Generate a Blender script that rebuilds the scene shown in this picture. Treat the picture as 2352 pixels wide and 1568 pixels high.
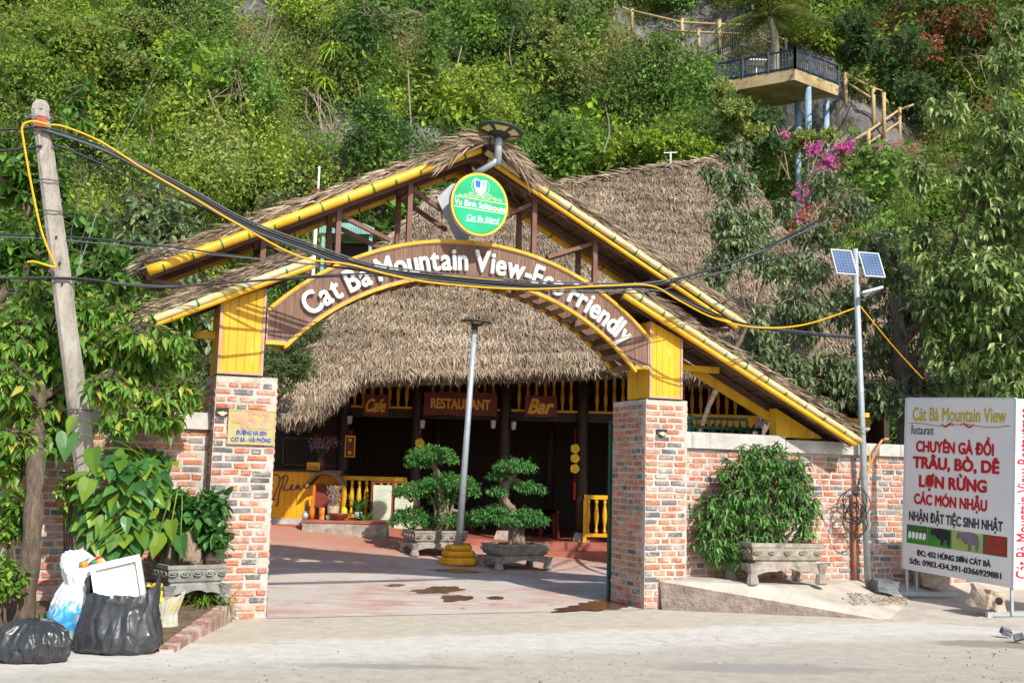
import bpy, bmesh, math, random
from mathutils import Vector, Matrix, noise
rnd = random.Random(11)
for o in list(bpy.data.objects): bpy.data.objects.remove(o)
S = bpy.context.scene
COL = S.collection
rad = math.radians
# ---------------------------------------------------------------- camera
FPX, PITCH, ROLL, HCAM = 2550.0, rad(6.95), rad(1.43), 1.54     # focal length in units of a 2352 px wide picture
cF = Vector((0, math.cos(PITCH), math.sin(PITCH)))
_u0 = Vector((0, -math.sin(PITCH), math.cos(PITCH))); _r0 = Vector((1, 0, 0))
cR = _r0*math.cos(ROLL)+_u0*math.sin(ROLL); cU = -_r0*math.sin(ROLL)+_u0*math.cos(ROLL)
CAM = Vector((0, 0, HCAM))
cd = bpy.data.cameras.new('camera'); cd.lens = FPX/2352*36; cd.sensor_width = 36; cd.clip_end = 2000; cd.clip_start = .05
co = bpy.data.objects.new('camera', cd); COL.objects.link(co)
co.matrix_world = Matrix(((cR.x, cU.x, -cF.x, 0), (cR.y, cU.y, -cF.y, 0), (cR.z, cU.z, -cF.z, HCAM), (0, 0, 0, 1)))
S.camera = co
# ---------------------------------------------------------------- sky and sun
SUN_A, SUN_E = rad(31), rad(40)
W = bpy.data.worlds.new('World'); S.world = W; W.use_nodes = True
wn = W.node_tree.nodes; bg = wn['Background']
sk = wn.new('ShaderNodeTexSky'); sk.sky_type = 'NISHITA'; sk.sun_disc = False
sk.sun_elevation = SUN_E; sk.sun_rotation = math.pi-SUN_A
W.node_tree.links.new(sk.outputs[0], bg.inputs[0]); bg.inputs[1].default_value = 0.15
ld = bpy.data.lights.new('sun', 'SUN'); ld.energy = 4.3; ld.angle = rad(.53); ld.color = (1, .95, .86)
lo = bpy.data.objects.new('sun', ld); COL.objects.link(lo)
LV = Vector((-math.sin(SUN_A)*math.cos(SUN_E), math.cos(SUN_A)*math.cos(SUN_E), -math.sin(SUN_E)))
lo.rotation_euler = LV.to_track_quat('-Z', 'Y').to_euler(); lo.location = (8, -8, 20)
S.view_settings.view_transform = 'Standard'; S.view_settings.look = 'None'
S.view_settings.gamma = 1; S.view_settings.exposure = 0.46
S.render.engine = 'CYCLES'
# ---------------------------------------------------------------- where a point of the photograph lies
def ray(x, y): return cF*FPX+cR*(x-1176)+cU*(784-y)
def G(x, y, z=0.0):
    d = ray(x, y); return CAM+d*((z-HCAM)/d.z)
def at(x, y, Y):
    d = ray(x, y); return CAM+d*(Y/d.y)
def on(x, y, p0, nn):
    d = ray(x, y); return CAM+d*((p0-CAM).dot(nn)/d.dot(nn))
GO = G(612, 1420); YAW = rad(22)
gu = Vector((math.cos(YAW), math.sin(YAW), 0)); gn = Vector((-math.sin(YAW), math.cos(YAW), 0))
def W3(g, d, z=0): return GO+gu*g+gn*d+Vector((0, 0, z))
def GP(x, y, d=0): return on(x, y, W3(0, d), gn)              # world point on the gate plane at depth d
def gl(P): v = P-GO; return Vector((v.dot(gu), v.dot(gn), P.z))
def GL(x, y, d=0): return gl(GP(x, y, d))                      # same in gate coordinates
def clamp(a, lo=0., hi=1.): return max(lo, min(hi, a))
def sm(t): t = clamp(t); return t*t*(3-2*t)
def hg(x, y): return sm((y-14.5)/7.5)*.62*clamp((2.0-x)/7)    # the yard climbs to the left rear
def GG(x, y):
    z = 0.
    for _ in range(30):
        P = G(x, y, z); z = .5*z+.5*hg(P.x, P.y)
    return G(x, y, z)
# ---------------------------------------------------------------- mesh collecting
class MB:
    def __init__(s): s.v = []; s.f = []; s.m = []
    def add(s, vs, fs, mi=0, M=None):
        b = len(s.v)
        s.v += [tuple(M @ Vector(p)) if M is not None else tuple(p) for p in vs]
        for q in fs: s.f.append(tuple(b+i for i in q)); s.m.append(mi)
        return s
    def box(s, x0, x1, y0, y1, z0, z1, mi=0, M=None):
        return s.add([(x0,y0,z0),(x1,y0,z0),(x1,y1,z0),(x0,y1,z0),(x0,y0,z1),(x1,y0,z1),(x1,y1,z1),(x0,y1,z1)],
                     [(0,3,2,1),(4,5,6,7),(0,1,5,4),(1,2,6,5),(2,3,7,6),(3,0,4,7)], mi, M)
    def beam(s, a, b, w, h, mi=0, up=(0,0,1)):
        a = Vector(a); b = Vector(b); d = (b-a); L = d.length; d.normalize()
        x = d.cross(Vector(up))
        if x.length < 1e-4: x = d.cross(Vector((0,1,0)))
        x.normalize(); z = x.cross(d)
        M = Matrix(((x.x,d.x,z.x,a.x),(x.y,d.y,z.y,a.y),(x.z,d.z,z.z,a.z),(0,0,0,1)))
        return s.box(-w/2, w/2, 0, L, -h/2, h/2, mi, M)
    def tube(s, path, r, n=8, mi=0, caps=True):
        P = [Vector(p) for p in path]; k = len(P); rr = r if isinstance(r, (list, tuple)) else [r]*k
        b = len(s.v); t0 = (P[1]-P[0]).normalized(); a = t0.orthogonal().normalized()
        for i in range(k):
            t = (P[min(i+1,k-1)]-P[max(i-1,0)]).normalized()
            a = (a-t*a.dot(t)).normalized(); c = t.cross(a)
            for j in range(n):
                q = 2*math.pi*j/n; s.v.append(tuple(P[i]+(a*math.cos(q)+c*math.sin(q))*rr[i]))
        for i in range(k-1):
            for j in range(n):
                s.f.append((b+i*n+j, b+i*n+(j+1)%n, b+(i+1)*n+(j+1)%n, b+(i+1)*n+j)); s.m.append(mi)
        if caps:
            s.f.append(tuple(b+j for j in reversed(range(n)))); s.m.append(mi)
            s.f.append(tuple(b+(k-1)*n+j for j in range(n))); s.m.append(mi)
        return s
    def lathe(s, prof, n=12, c=(0,0,0), mi=0, sx=1, sy=1, M=None, ph=0):
        vs = []; fs = []
        for r, z in prof:
            for j in range(n):
                q = 2*math.pi*j/n+ph; vs.append((c[0]+r*sx*math.cos(q), c[1]+r*sy*math.sin(q), c[2]+z))
        for i in range(len(prof)-1):
            for j in range(n): fs.append((i*n+j, i*n+(j+1)%n, (i+1)*n+(j+1)%n, (i+1)*n+j))
        fs.append(tuple(reversed(range(n)))); fs.append(tuple((len(prof)-1)*n+j for j in range(n)))
        return s.add(vs, fs, mi, M)
    def prism(s, poly, y0, y1, mi=0, M=None):                  # outline in x,z pushed along y
        n = len(poly); A = sum(poly[i][0]*poly[(i+1)%n][1]-poly[(i+1)%n][0]*poly[i][1] for i in range(n))
        if A < 0: poly = poly[::-1]
        vs = [(p[0], y0, p[1]) for p in poly]+[(p[0], y1, p[1]) for p in poly]
        fs = [tuple(range(n)), tuple(range(2*n-1, n-1, -1))]
        fs += [(i, i+n, (i+1)%n+n, (i+1)%n) for i in range(n)]
        return s.add(vs, fs, mi, M)
    def slab(s, pts, off, mi=0):                               # polygon of 3-D points given a thickness vector
        n = len(pts); off = Vector(off)
        return s.add([Vector(p) for p in pts]+[Vector(p)+off for p in pts],
                     [tuple(range(n)), tuple(range(2*n-1, n-1, -1))]+[(i, i+n, (i+1)%n+n, (i+1)%n) for i in range(n)], mi)
    def build(s, name, mats, parent=None, smooth=False, kind=None, label=None):
        me = bpy.data.meshes.new(name); me.from_pydata(s.v, [], s.f)
        for m in (mats if isinstance(mats, (list, tuple)) else [mats]): me.materials.append(m)
        me.polygons.foreach_set('material_index', s.m)
        if smooth: me.polygons.foreach_set('use_smooth', [True]*len(me.polygons))
        me.update()
        return link(name, me, parent, kind, label)
def link(name, me, parent=None, kind=None, label=None):
    o = bpy.data.objects.new(name, me); COL.objects.link(o)
    if parent is not None: o.parent = parent
    if kind: o['kind'] = kind
    if label: o['label'] = label
    return o
def tag(o, label, cat, group=None):
    o['label'] = label; o['category'] = cat
    if group: o['group'] = group
    return o
def thing(name, label, cat, loc=(0,0,0), rz=0., group=None):
    o = bpy.data.objects.new(name, None); COL.objects.link(o); o.empty_display_size = .2
    o.location = loc; o.rotation_euler = (0, 0, rz)
    return tag(o, label, cat, group)
def gthing(name, label, cat, group=None, g=0, d=0, z=0):       # local axes along the gate
    return thing(name, label, cat, W3(g, d, z), YAW, group)
def spline(P, n=8):
    P = [Vector(p) for p in P]; out = []
    for i in range(len(P)-1):
        p0 = P[max(i-1,0)]; p1 = P[i]; p2 = P[i+1]; p3 = P[min(i+2,len(P)-1)]
        for k in range(n):
            t = k/n
            out.append(.5*((2*p1)+(p2-p0)*t+(2*p0-5*p1+4*p2-p3)*t*t+(3*p1-p0-3*p2+p3)*t**3))
    out.append(P[-1]); return out
def frame(o, r, u):                                            # matrix of a plane: origin, right, up
    r = Vector(r).normalized(); n = r.cross(Vector(u)).normalized(); u = n.cross(r)
    o = Vector(o); return Matrix(((r.x,u.x,n.x,o.x),(r.y,u.y,n.y,o.y),(r.z,u.z,n.z,o.z),(0,0,0,1)))
def text_mesh(body, size, ext=.002, off=0., ax='CENTER', shear=0., sx=1., space=1.):
    c = bpy.data.curves.new('lettering', 'FONT'); c.body = body; c.size = size; c.extrude = ext; c.offset = off
    c.align_x = ax; c.align_y = 'CENTER' if ax == 'CENTER' else 'TOP_BASELINE'; c.shear = shear; c.space_character = space; c.resolution_u = 4
    o = bpy.data.objects.new('lettering', c); COL.objects.link(o)
    bpy.context.view_layer.update()
    me = bpy.data.meshes.new_from_object(o.evaluated_get(bpy.context.evaluated_depsgraph_get()))
    bpy.data.objects.remove(o)
    if sx != 1: me.transform(Matrix.Diagonal((sx, 1, 1, 1)))
    return me
def text(name, body, M, size, mat, parent, ext=.002, off=0., shear=0., sx=1., width=None, space=1., label=None):
    me = text_mesh(body, size, ext, 0., 'CENTER', shear, sx, space)
    if off:                                                       # bold: the outline laid over itself with small shifts
        bv = [v.co.copy() for v in me.vertices]; bf = [tuple(q.vertices) for q in me.polygons]; mb = MB()
        for k, (a, b) in enumerate(((0,0),(1,0),(-1,0),(0,.8),(0,-.8),(.7,.6),(-.7,.6),(.7,-.6),(-.7,-.6))): mb.add([q+Vector((a*off, b*off, .0002*k)) for q in bv], bf)
        me = bpy.data.meshes.new('lettering'); me.from_pydata(mb.v, [], mb.f)
    xs = [v.co.x for v in me.vertices]; ys = [v.co.y for v in me.vertices]
    k = width/(max(xs)-min(xs)) if width else 1.
    me.transform(Matrix.Diagonal((k, 1, 1, 1)) @ Matrix.Translation((-(max(xs)+min(xs))/2, -(max(ys)+min(ys))/2, 0)))
    me.transform(M); me.materials.clear(); me.materials.append(mat)
    return link(name, me, parent, None, label)
# ---------------------------------------------------------------- materials
def nodes(name):
    m = bpy.data.materials.new(name); m.use_nodes = True; t = m.node_tree
    return m, t, t.nodes['Principled BSDF'], t.nodes, t.links
def rampnode(nn, cols):
    r = nn.new('ShaderNodeValToRGB'); e = r.color_ramp.elements
    while len(e) > 1: e.remove(e[-1])
    e[0].position = cols[0][0]; e[0].color = (*cols[0][1], 1)
    for p, c in cols[1:]: q = e.new(p); q.color = (*c, 1)
    return r
def noisenode(nn, ll, vec, scale, detail=5, rough=.6, dist=0.):
    n = nn.new('ShaderNodeTexNoise'); n.inputs['Scale'].default_value = scale; n.inputs['Detail'].default_value = detail
    n.inputs['Roughness'].default_value = rough; n.inputs['Distortion'].default_value = dist
    if vec is not None: ll.new(vec, n.inputs['Vector'])
    return n
def mat(name, cols, scale=4., rough=.75, bump=0., bscale=None, stretch=None, coord='Object', metal=0., spec=.3, detail=6, stains=(), bdist=.02, coat=0.):
    m, t, b, nn, ll = nodes(name)
    tc = nn.new('ShaderNodeTexCoord'); geo = nn.new('ShaderNodeNewGeometry')
    vec = geo.outputs['Position'] if coord == 'World' else tc.outputs[coord]
    if stretch:
        mp = nn.new('ShaderNodeMapping'); mp.inputs['Scale'].default_value = stretch; ll.new(vec, mp.inputs[0]); svec = mp.outputs[0]
    else: svec = vec
    if not isinstance(cols[0], (tuple, list)) or not isinstance(cols[0][1], (tuple, list)):
        cols = [(.35, cols[0]), (.65, cols[1])] if isinstance(cols[0], (tuple, list)) else [(.3, tuple(c*.85 for c in cols)), (.7, cols)]
    n = noisenode(nn, ll, svec, scale, detail); r = rampnode(nn, cols); ll.new(n.outputs['Fac'], r.inputs[0])
    out = r.outputs[0]
    for col, sc, lo, hi, st in stains:
        n2 = noisenode(nn, ll, vec if st is None else None, sc, 7, .65)
        if st is not None:
            mp2 = nn.new('ShaderNodeMapping'); mp2.inputs['Scale'].default_value = st; ll.new(vec, mp2.inputs[0]); ll.new(mp2.outputs[0], n2.inputs['Vector'])
        r2 = rampnode(nn, [(lo, (0,0,0)), (hi, (1,1,1))]); ll.new(n2.outputs['Fac'], r2.inputs[0])
        mx = nn.new('ShaderNodeMixRGB'); ll.new(r2.outputs[0], mx.inputs[0]); ll.new(out, mx.inputs[1]); mx.inputs[2].default_value = (*col, 1); out = mx.outputs[0]
    ll.new(out, b.inputs['Base Color'])
    b.inputs['Roughness'].default_value = rough; b.inputs['Metallic'].default_value = metal
    b.inputs['Specular IOR Level'].default_value = spec
    if coat: b.inputs['Coat Weight'].default_value = coat
    if bump:
        nb = noisenode(nn, ll, svec, bscale or scale*4, 6, .65); bp = nn.new('ShaderNodeBump')
        bp.inputs['Strength'].default_value = bump; bp.inputs['Distance'].default_value = bdist
        ll.new(nb.outputs['Fac'], bp.inputs['Height']); ll.new(bp.outputs[0], b.inputs['Normal'])
    return m
def island(name, cols, rough=.6, trans=0., spec=.2, patch=None):  # one colour for each separate piece
    m, t, b, nn, ll = nodes(name)
    geo = nn.new('ShaderNodeNewGeometry'); oi = nn.new('ShaderNodeObjectInfo')
    ad = nn.new('ShaderNodeMath'); ad.operation = 'MULTIPLY_ADD'; ll.new(oi.outputs['Random'], ad.inputs[0]); ad.inputs[1].default_value = .35; 
    ms = nn.new('ShaderNodeMath'); ms.operation = 'MULTIPLY'; ll.new(geo.outputs['Random Per Island'], ms.inputs[0]); ms.inputs[1].default_value = .65
    ll.new(ms.outputs[0], ad.inputs[2])
    r = rampnode(nn, cols)
    if patch:                                                     # slow change over metres
        n = noisenode(nn, ll, geo.outputs['Position'], patch, 3); a2 = nn.new('ShaderNodeMath'); a2.operation = 'MULTIPLY_ADD'
        ll.new(n.outputs['Fac'], a2.inputs[0]); a2.inputs[1].default_value = 1.1; a2.inputs[2].default_value = -.55
        a3 = nn.new('ShaderNodeMath'); a3.use_clamp = True; ll.new(ad.outputs[0], a3.inputs[0]); ll.new(a2.outputs[0], a3.inputs[1]); ll.new(a3.outputs[0], r.inputs[0])
    else: ll.new(ad.outputs[0], r.inputs[0])
    ll.new(r.outputs[0], b.inputs['Base Color']); b.inputs['Roughness'].default_value = rough; b.inputs['Specular IOR Level'].default_value = spec
    if trans:
        tr = nn.new('ShaderNodeBsdfTranslucent'); hs = nn.new('ShaderNodeHueSaturation'); hs.inputs['Value'].default_value = 1.5; hs.inputs['Hue'].default_value = .485
        ll.new(r.outputs[0], hs.inputs['Color']); ll.new(hs.outputs[0], tr.inputs[0])
        mx = nn.new('ShaderNodeMixShader'); mx.inputs[0].default_value = trans
        ll.new(b.outputs[0], mx.inputs[1]); ll.new(tr.outputs[0], mx.inputs[2]); ll.new(mx.outputs[0], nn['Material Output'].inputs[0])
    return m
def brickmat(name, per_island):
    m, t, b, nn, ll = nodes(name)
    geo = nn.new('ShaderNodeNewGeometry'); pos = geo.outputs['Position']
    if per_island:
        r = rampnode(nn, BRICKRAMP); r.color_ramp.interpolation = 'CONSTANT'; ll.new(geo.outputs['Random Per Island'], r.inputs[0]); out = r.outputs[0]
    else:
        oi = nn.new('ShaderNodeObjectInfo'); out = oi.outputs['Color']
    n1 = noisenode(nn, ll, pos, 22, 5); r1 = rampnode(nn, [(.35, (.72,.72,.72)), (.65, (1.15,1.15,1.15))]); ll.new(n1.outputs[0], r1.inputs[0])
    mu = nn.new('ShaderNodeMixRGB'); mu.blend_type = 'MULTIPLY'; mu.inputs[0].default_value = 1; ll.new(out, mu.inputs[1]); ll.new(r1.outputs[0], mu.inputs[2])
    n2 = noisenode(nn, ll, pos, 9, 8, .72); r2 = rampnode(nn, [(.50, (0,0,0)), (.64, (.85,.85,.85))]); ll.new(n2.outputs[0], r2.inputs[0])
    mx = nn.new('ShaderNodeMixRGB'); ll.new(r2.outputs[0], mx.inputs[0]); ll.new(mu.outputs[0], mx.inputs[1]); mx.inputs[2].default_value = (.52,.465,.405,1)
    n4 = noisenode(nn, ll, pos, 1.6, 7, .7); r4 = rampnode(nn, [(.42, (1,1,1)), (.70, (.62,.60,.57))]); ll.new(n4.outputs[0], r4.inputs[0])
    m4 = nn.new('ShaderNodeMixRGB'); m4.blend_type = 'MULTIPLY'; m4.inputs[0].default_value = 1; ll.new(mx.outputs[0], m4.inputs[1]); ll.new(r4.outputs[0], m4.inputs[2]); mx = m4
    ll.new(mx.outputs[0], b.inputs['Base Color']); b.inputs['Roughness'].default_value = .9; b.inputs['Specular IOR Level'].default_value = .15
    bp = nn.new('ShaderNodeBump'); bp.inputs['Strength'].default_value = .5; bp.inputs['Distance'].default_value = .01; ll.new(n1.outputs[0], bp.inputs['Height']); ll.new(bp.outputs[0], b.inputs['Normal'])
    return m
BRICKCOL = [(.61,.225,.12), (.56,.19,.10), (.58,.28,.20), (.50,.19,.12), (.60,.25,.15), (.23,.205,.20), (.17,.155,.155), (.31,.265,.245), (.55,.33,.26)]
BRICKRAMP = [(i/9, c) for i, c in enumerate(BRICKCOL)]
M = {}
M['brick'] = brickmat('fired_brick', False); M['brick_rest'] = brickmat('fired_brick_rest', True)
M['mortar'] = mat('mortar', [(.25,(.36,.32,.275)), (.7,(.58,.53,.465))], 7, .95, .8, 40, coord='World')
M['cap'] = mat('cement_cap', [(.3,(.36,.34,.31)), (.7,(.60,.58,.53))], 3, .9, .4, 30, coord='World', stains=[((.22,.2,.18), 6, .58, .75, (1,1,.2))])
M['yellow'] = mat('yellow_paint', [(.3,(.60,.31,.016)), (.7,(.74,.415,.026))], 3, .55, .2, 30, stretch=(1,1,.25), stains=[((.34,.19,.03), 7, .54, .74, (1,1,.22)), ((.78,.56,.14), 5, .60, .70, (1,1,.3)), ((.12,.08,.03), 26, .66, .74, None)])
M['yellow_dark'] = mat('yellow_groove', (.20,.10,.01), 5, .8)
M['yellow_baluster'] = mat('yellow_turned_wood', [(.3,(.55,.27,.012)), (.7,(.70,.37,.02))], 8, .4, .1, 40)
M['pink_trim'] = mat('pink_trim', [(.3,(.42,.22,.17)), (.7,(.56,.33,.26))], 8, .7)
M['plank'] = mat('brown_plank', [(.25,(.12,.065,.045)), (.5,(.20,.115,.08)), (.75,(.30,.20,.15))], 5, .8, .4, 40, stretch=(14,14,.8))
M['brown_steel'] = mat('brown_steel', [(.3,(.13,.06,.045)), (.7,(.20,.10,.075))], 5, .6, .1)
M['rafter'] = mat('old_rafter', [(.3,(.10,.06,.035)), (.7,(.19,.12,.07))], 6, .85, .3)
M['bamboo'] = mat('yellow_bamboo', [(.3,(.66,.34,.012)), (.7,(.80,.46,.03))], 4, .42, .12, 30, spec=.4, stretch=(1,1,1), stains=[((.42,.24,.04), 11, .58, .72, None), ((.86,.62,.18), 6, .60, .72, None)])
M['green_node'] = mat('green_node', (.02,.19,.025), 8, .5)
M['pale_bamboo'] = mat('weathered_bamboo', [(.3,(.52,.36,.10)), (.5,(.62,.48,.24)), (.7,(.50,.50,.40))], 6, .5, stains=[((.10,.28,.24), 8, .60, .68, None)])
M['thatch'] = island('thatch', [(0,(.10,.073,.050)), (.3,(.195,.145,.100)), (.6,(.31,.235,.162)), (.85,(.445,.350,.250)), (1,(.57,.475,.36))], .9, 0, .1, patch=.9)
M['thatch_base'] = mat('thatch_base', [(.3,(.06,.04,.025)), (.7,(.17,.12,.075))], 9, .95, .8, 30)
M['white_letter'] = mat('white_letter', (.82,.82,.80), 4, .4)
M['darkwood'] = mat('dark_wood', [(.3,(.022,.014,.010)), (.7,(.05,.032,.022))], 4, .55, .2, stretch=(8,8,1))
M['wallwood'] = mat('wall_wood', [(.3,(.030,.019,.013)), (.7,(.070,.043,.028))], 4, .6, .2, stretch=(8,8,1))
M['redwood'] = mat('red_wood', [(.3,(.16,.030,.018)), (.7,(.24,.05,.03))], 6, .5)
M['steel'] = mat('galvanised_steel', [(.3,(.30,.35,.37)), (.7,(.42,.46,.48))], 12, .5, .05, metal=.3)
M['concrete'] = mat('pole_concrete', [(.25,(.20,.175,.145)), (.5,(.34,.305,.26)), (.75,(.45,.41,.355))], 7, .95, .9, 40, stretch=(1,1,.4), stains=[((.10,.085,.075), 5, .54, .74, (2,2,.5)), ((.40,.34,.27), 9, .62, .70, None)])
M['black_cable'] = mat('cable_black', (.022,.023,.026), 5, .5)
M['grey_cable'] = mat('cable_grey', (.09,.10,.11), 5, .5)
M['yellow_cable'] = mat('cable_yellow', (.80,.40,.01), 5, .45)
M['stone'] = mat('carved_stone', [(.25,(.18,.155,.125)), (.5,(.32,.275,.225)), (.75,(.46,.41,.345))], 7, .95, .8, 30, stains=[((.07,.07,.05), 4, .58, .75, None)])
M['pot_green'] = mat('weathered_pot', [(.25,(.13,.13,.12)), (.5,(.25,.25,.225)), (.75,(.36,.35,.32))], 8, .9, .8, 30)
M['soil'] = mat('soil', [(.3,(.09,.06,.04)), (.7,(.20,.14,.09))], 9, 1, .8, 40, coord='World', stains=[((.05,.09,.02), 6, .6, .68, None)])
M['bark'] = mat('bark', [(.25,(.07,.05,.035)), (.5,(.15,.11,.08)), (.75,(.26,.20,.15))], 9, .95, 1., 30, stretch=(3,3,.6), bdist=.03)
M['bark_pale'] = mat('bark_pale', [(.25,(.16,.12,.085)), (.5,(.30,.22,.16)), (.75,(.40,.31,.23))], 9, .95, 1., 30, stretch=(3,3,.5), bdist=.03)
M['white_paint'] = mat('white_paint', (.72,.72,.70), 6, .5)
M['black_plastic'] = mat('black_bag', [(.3,(.022,.023,.025)), (.7,(.042,.044,.047))], 6, .34, .18, 5, spec=.6, bdist=.04)
# ================================================================ ground
def roadmat():
    m, t, b, nn, ll = nodes('street_concrete')
    geo = nn.new('ShaderNodeNewGeometry'); pos = geo.outputs['Position']
    dt = nn.new('ShaderNodeVectorMath'); dt.operation = 'DOT_PRODUCT'; ll.new(pos, dt.inputs[0]); dt.inputs[1].default_value = tuple(gn)
    n0 = noisenode(nn, ll, pos, 1.1, 6, .65)
    ad = nn.new('ShaderNodeMath'); ad.operation = 'MULTIPLY_ADD'; ll.new(n0.outputs[0], ad.inputs[0]); ad.inputs[1].default_value = 1.0; ll.new(dt.outputs['Value'], ad.inputs[2])
    base = GO.dot(gn)
    mr = nn.new('ShaderNodeMapRange'); mr.inputs[1].default_value = base-5+.5; mr.inputs[2].default_value = base+.5; ll.new(ad.outputs[0], mr.inputs[0])
    r = rampnode(nn, [(0,(.38,.345,.285)), (.40,(.42,.385,.325)), (.50,(.53,.505,.455)), (.665,(.54,.51,.455)), (.715,(.46,.41,.335)), (1,(.47,.415,.34))]); ll.new(mr.outputs[0], r.inputs[0])
    n1 = noisenode(nn, ll, pos, 6, 8, .7); r1 = rampnode(nn, [(.3,(.80,.80,.80)), (.6,(1.04,1.04,1.04))]); ll.new(n1.outputs[0], r1.inputs[0])
    mu = nn.new('ShaderNodeMixRGB'); mu.blend_type = 'MULTIPLY'; mu.inputs[0].default_value = 1; ll.new(r.outputs[0], mu.inputs[1]); ll.new(r1.outputs[0], mu.inputs[2])
    mp = nn.new('ShaderNodeMapping'); mp.inputs['Rotation'].default_value = (0,0,-YAW+.06); mp.inputs['Scale'].default_value = (.5,3.5,1); ll.new(pos, mp.inputs[0])
    n2 = noisenode(nn, ll, mp.outputs[0], 1.6, 8, .75); r2 = rampnode(nn, [(.60,(0,0,0)), (.72,(.55,.55,.55))]); ll.new(n2.outputs[0], r2.inputs[0])
    mx = nn.new('ShaderNodeMixRGB'); ll.new(r2.outputs[0], mx.inputs[0]); ll.new(mu.outputs[0], mx.inputs[1]); mx.inputs[2].default_value = (.25,.225,.19,1)
    n3 = noisenode(nn, ll, pos, 55, 3, .6); r3 = rampnode(nn, [(.66,(0,0,0)), (.74,(.6,.6,.6))]); ll.new(n3.outputs[0], r3.inputs[0])
    m3 = nn.new('ShaderNodeMixRGB'); ll.new(r3.outputs[0], m3.inputs[0]); ll.new(mx.outputs[0], m3.inputs[1]); m3.inputs[2].default_value = (.17,.155,.135,1)
    vo = nn.new('ShaderNodeTexVoronoi'); vo.feature = 'DISTANCE_TO_EDGE'; vo.inputs['Scale'].default_value = .55
    nv = noisenode(nn, ll, pos, 2.2, 6, .7); va_ = nn.new('ShaderNodeVectorMath'); va_.operation = 'MULTIPLY_ADD'; ll.new(nv.outputs['Color'], va_.inputs[0]); va_.inputs[1].default_value = (.9,.9,.9); ll.new(pos, va_.inputs[2]); ll.new(va_.outputs[0], vo.inputs['Vector'])
    rc = rampnode(nn, [(0,(.75,.75,.75)), (.006,(0,0,0))]); ll.new(vo.outputs['Distance'], rc.inputs[0]); nk = noisenode(nn, ll, pos, .8, 3); rk = rampnode(nn, [(.48,(0,0,0)), (.58,(1,1,1))]); ll.new(nk.outputs[0], rk.inputs[0])
    mk = nn.new('ShaderNodeMath'); mk.operation = 'MULTIPLY'; ll.new(rc.outputs[0], mk.inputs[0]); ll.new(rk.outputs[0], mk.inputs[1])
    m5 = nn.new('ShaderNodeMixRGB'); ll.new(mk.outputs[0], m5.inputs[0]); ll.new(m3.outputs[0], m5.inputs[1]); m5.inputs[2].default_value = (.16,.14,.12,1); m3 = m5
    for (cx, cy, sx_, sy_, col) in ((*G(2300,1478)[:2], .75, .30, (.20,.165,.13)), (*G(1750,1535)[:2], 1.0, .28, (.27,.25,.23)), (*G(900,1530)[:2], .9, .14, (.26,.24,.215))):   # damp and oily patches
        vs_ = nn.new('ShaderNodeVectorMath'); vs_.operation = 'SUBTRACT'; ll.new(pos, vs_.inputs[0]); vs_.inputs[1].default_value = (cx, cy, 0)
        vm = nn.new('ShaderNodeVectorMath'); vm.operation = 'DIVIDE'; ll.new(vs_.outputs[0], vm.inputs[0]); vm.inputs[1].default_value = (sx_, sy_, 1)
        vl = nn.new('ShaderNodeVectorMath'); vl.operation = 'LENGTH'; ll.new(vm.outputs[0], vl.inputs[0]); na = noisenode(nn, ll, pos, 4, 6, .7); sb_ = nn.new('ShaderNodeMath'); sb_.operation = 'MULTIPLY_ADD'; ll.new(na.outputs[0], sb_.inputs[0]); sb_.inputs[1].default_value = 1.6; ll.new(vl.outputs['Value'], sb_.inputs[2])
        rq = rampnode(nn, [(.0,(.8,.8,.8)), (.75,(.7,.7,.7)), (.95,(0,0,0))]); dv = nn.new('ShaderNodeMath'); dv.operation = 'MULTIPLY'; dv.inputs[1].default_value = .5; ll.new(sb_.outputs[0], dv.inputs[0]); ll.new(dv.outputs[0], rq.inputs[0])
        m6 = nn.new('ShaderNodeMixRGB'); ll.new(rq.outputs[0], m6.inputs[0]); ll.new(m3.outputs[0], m6.inputs[1]); m6.inputs[2].default_value = (*col, 1); m3 = m6
    ll.new(m3.outputs[0], b.inputs['Base Color']); b.inputs['Roughness'].default_value = .93; b.inputs['Specular IOR Level'].default_value = .15
    bp = nn.new('ShaderNodeBump'); bp.inputs['Strength'].default_value = .5; bp.inputs['Distance'].default_value = .012; ll.new(n1.outputs[0], bp.inputs['Height']); ll.new(bp.outputs[0], b.inputs['Normal'])
    return m
M['road'] = roadmat()
M['yard'] = mat('yard_paving', [(.34,(.50,.455,.40)), (.47,(.48,.40,.355)), (.60,(.45,.29,.245)), (.80,(.37,.16,.115))], .9, .8, .3, 30, coord='World', spec=.35, detail=9,
                stains=[((.52,.48,.42), 1.7, .50, .64, (1,3,1)), ((.20,.13,.11), 5, .64, .76, None), ((.30,.14,.16), 2.3, .60, .74, (2,1,1))])
_t = M['yard'].node_tree; _b = _t.nodes['Principled BSDF']; _src = _b.inputs['Base Color'].links[0].from_socket     # the rear of the yard keeps more of its red colour
_g = _t.nodes.new('ShaderNodeNewGeometry'); _d = _t.nodes.new('ShaderNodeVectorMath'); _d.operation = 'DOT_PRODUCT'; _d.inputs[1].default_value = tuple(gn); _t.links.new(_g.outputs['Position'], _d.inputs[0])
_n = noisenode(_t.nodes, _t.links, _g.outputs['Position'], .7, 6, .65); _a = _t.nodes.new('ShaderNodeMath'); _a.operation = 'MULTIPLY_ADD'; _a.inputs[1].default_value = 3.; _t.links.new(_n.outputs[0], _a.inputs[0]); _t.links.new(_d.outputs['Value'], _a.inputs[2])
_m = _t.nodes.new('ShaderNodeMapRange'); _m.inputs[1].default_value = GO.dot(gn)+1.5+3.6; _m.inputs[2].default_value = GO.dot(gn)+1.5+7.5; _m.inputs[4].default_value = .78; _t.links.new(_a.outputs[0], _m.inputs[0])
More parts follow.
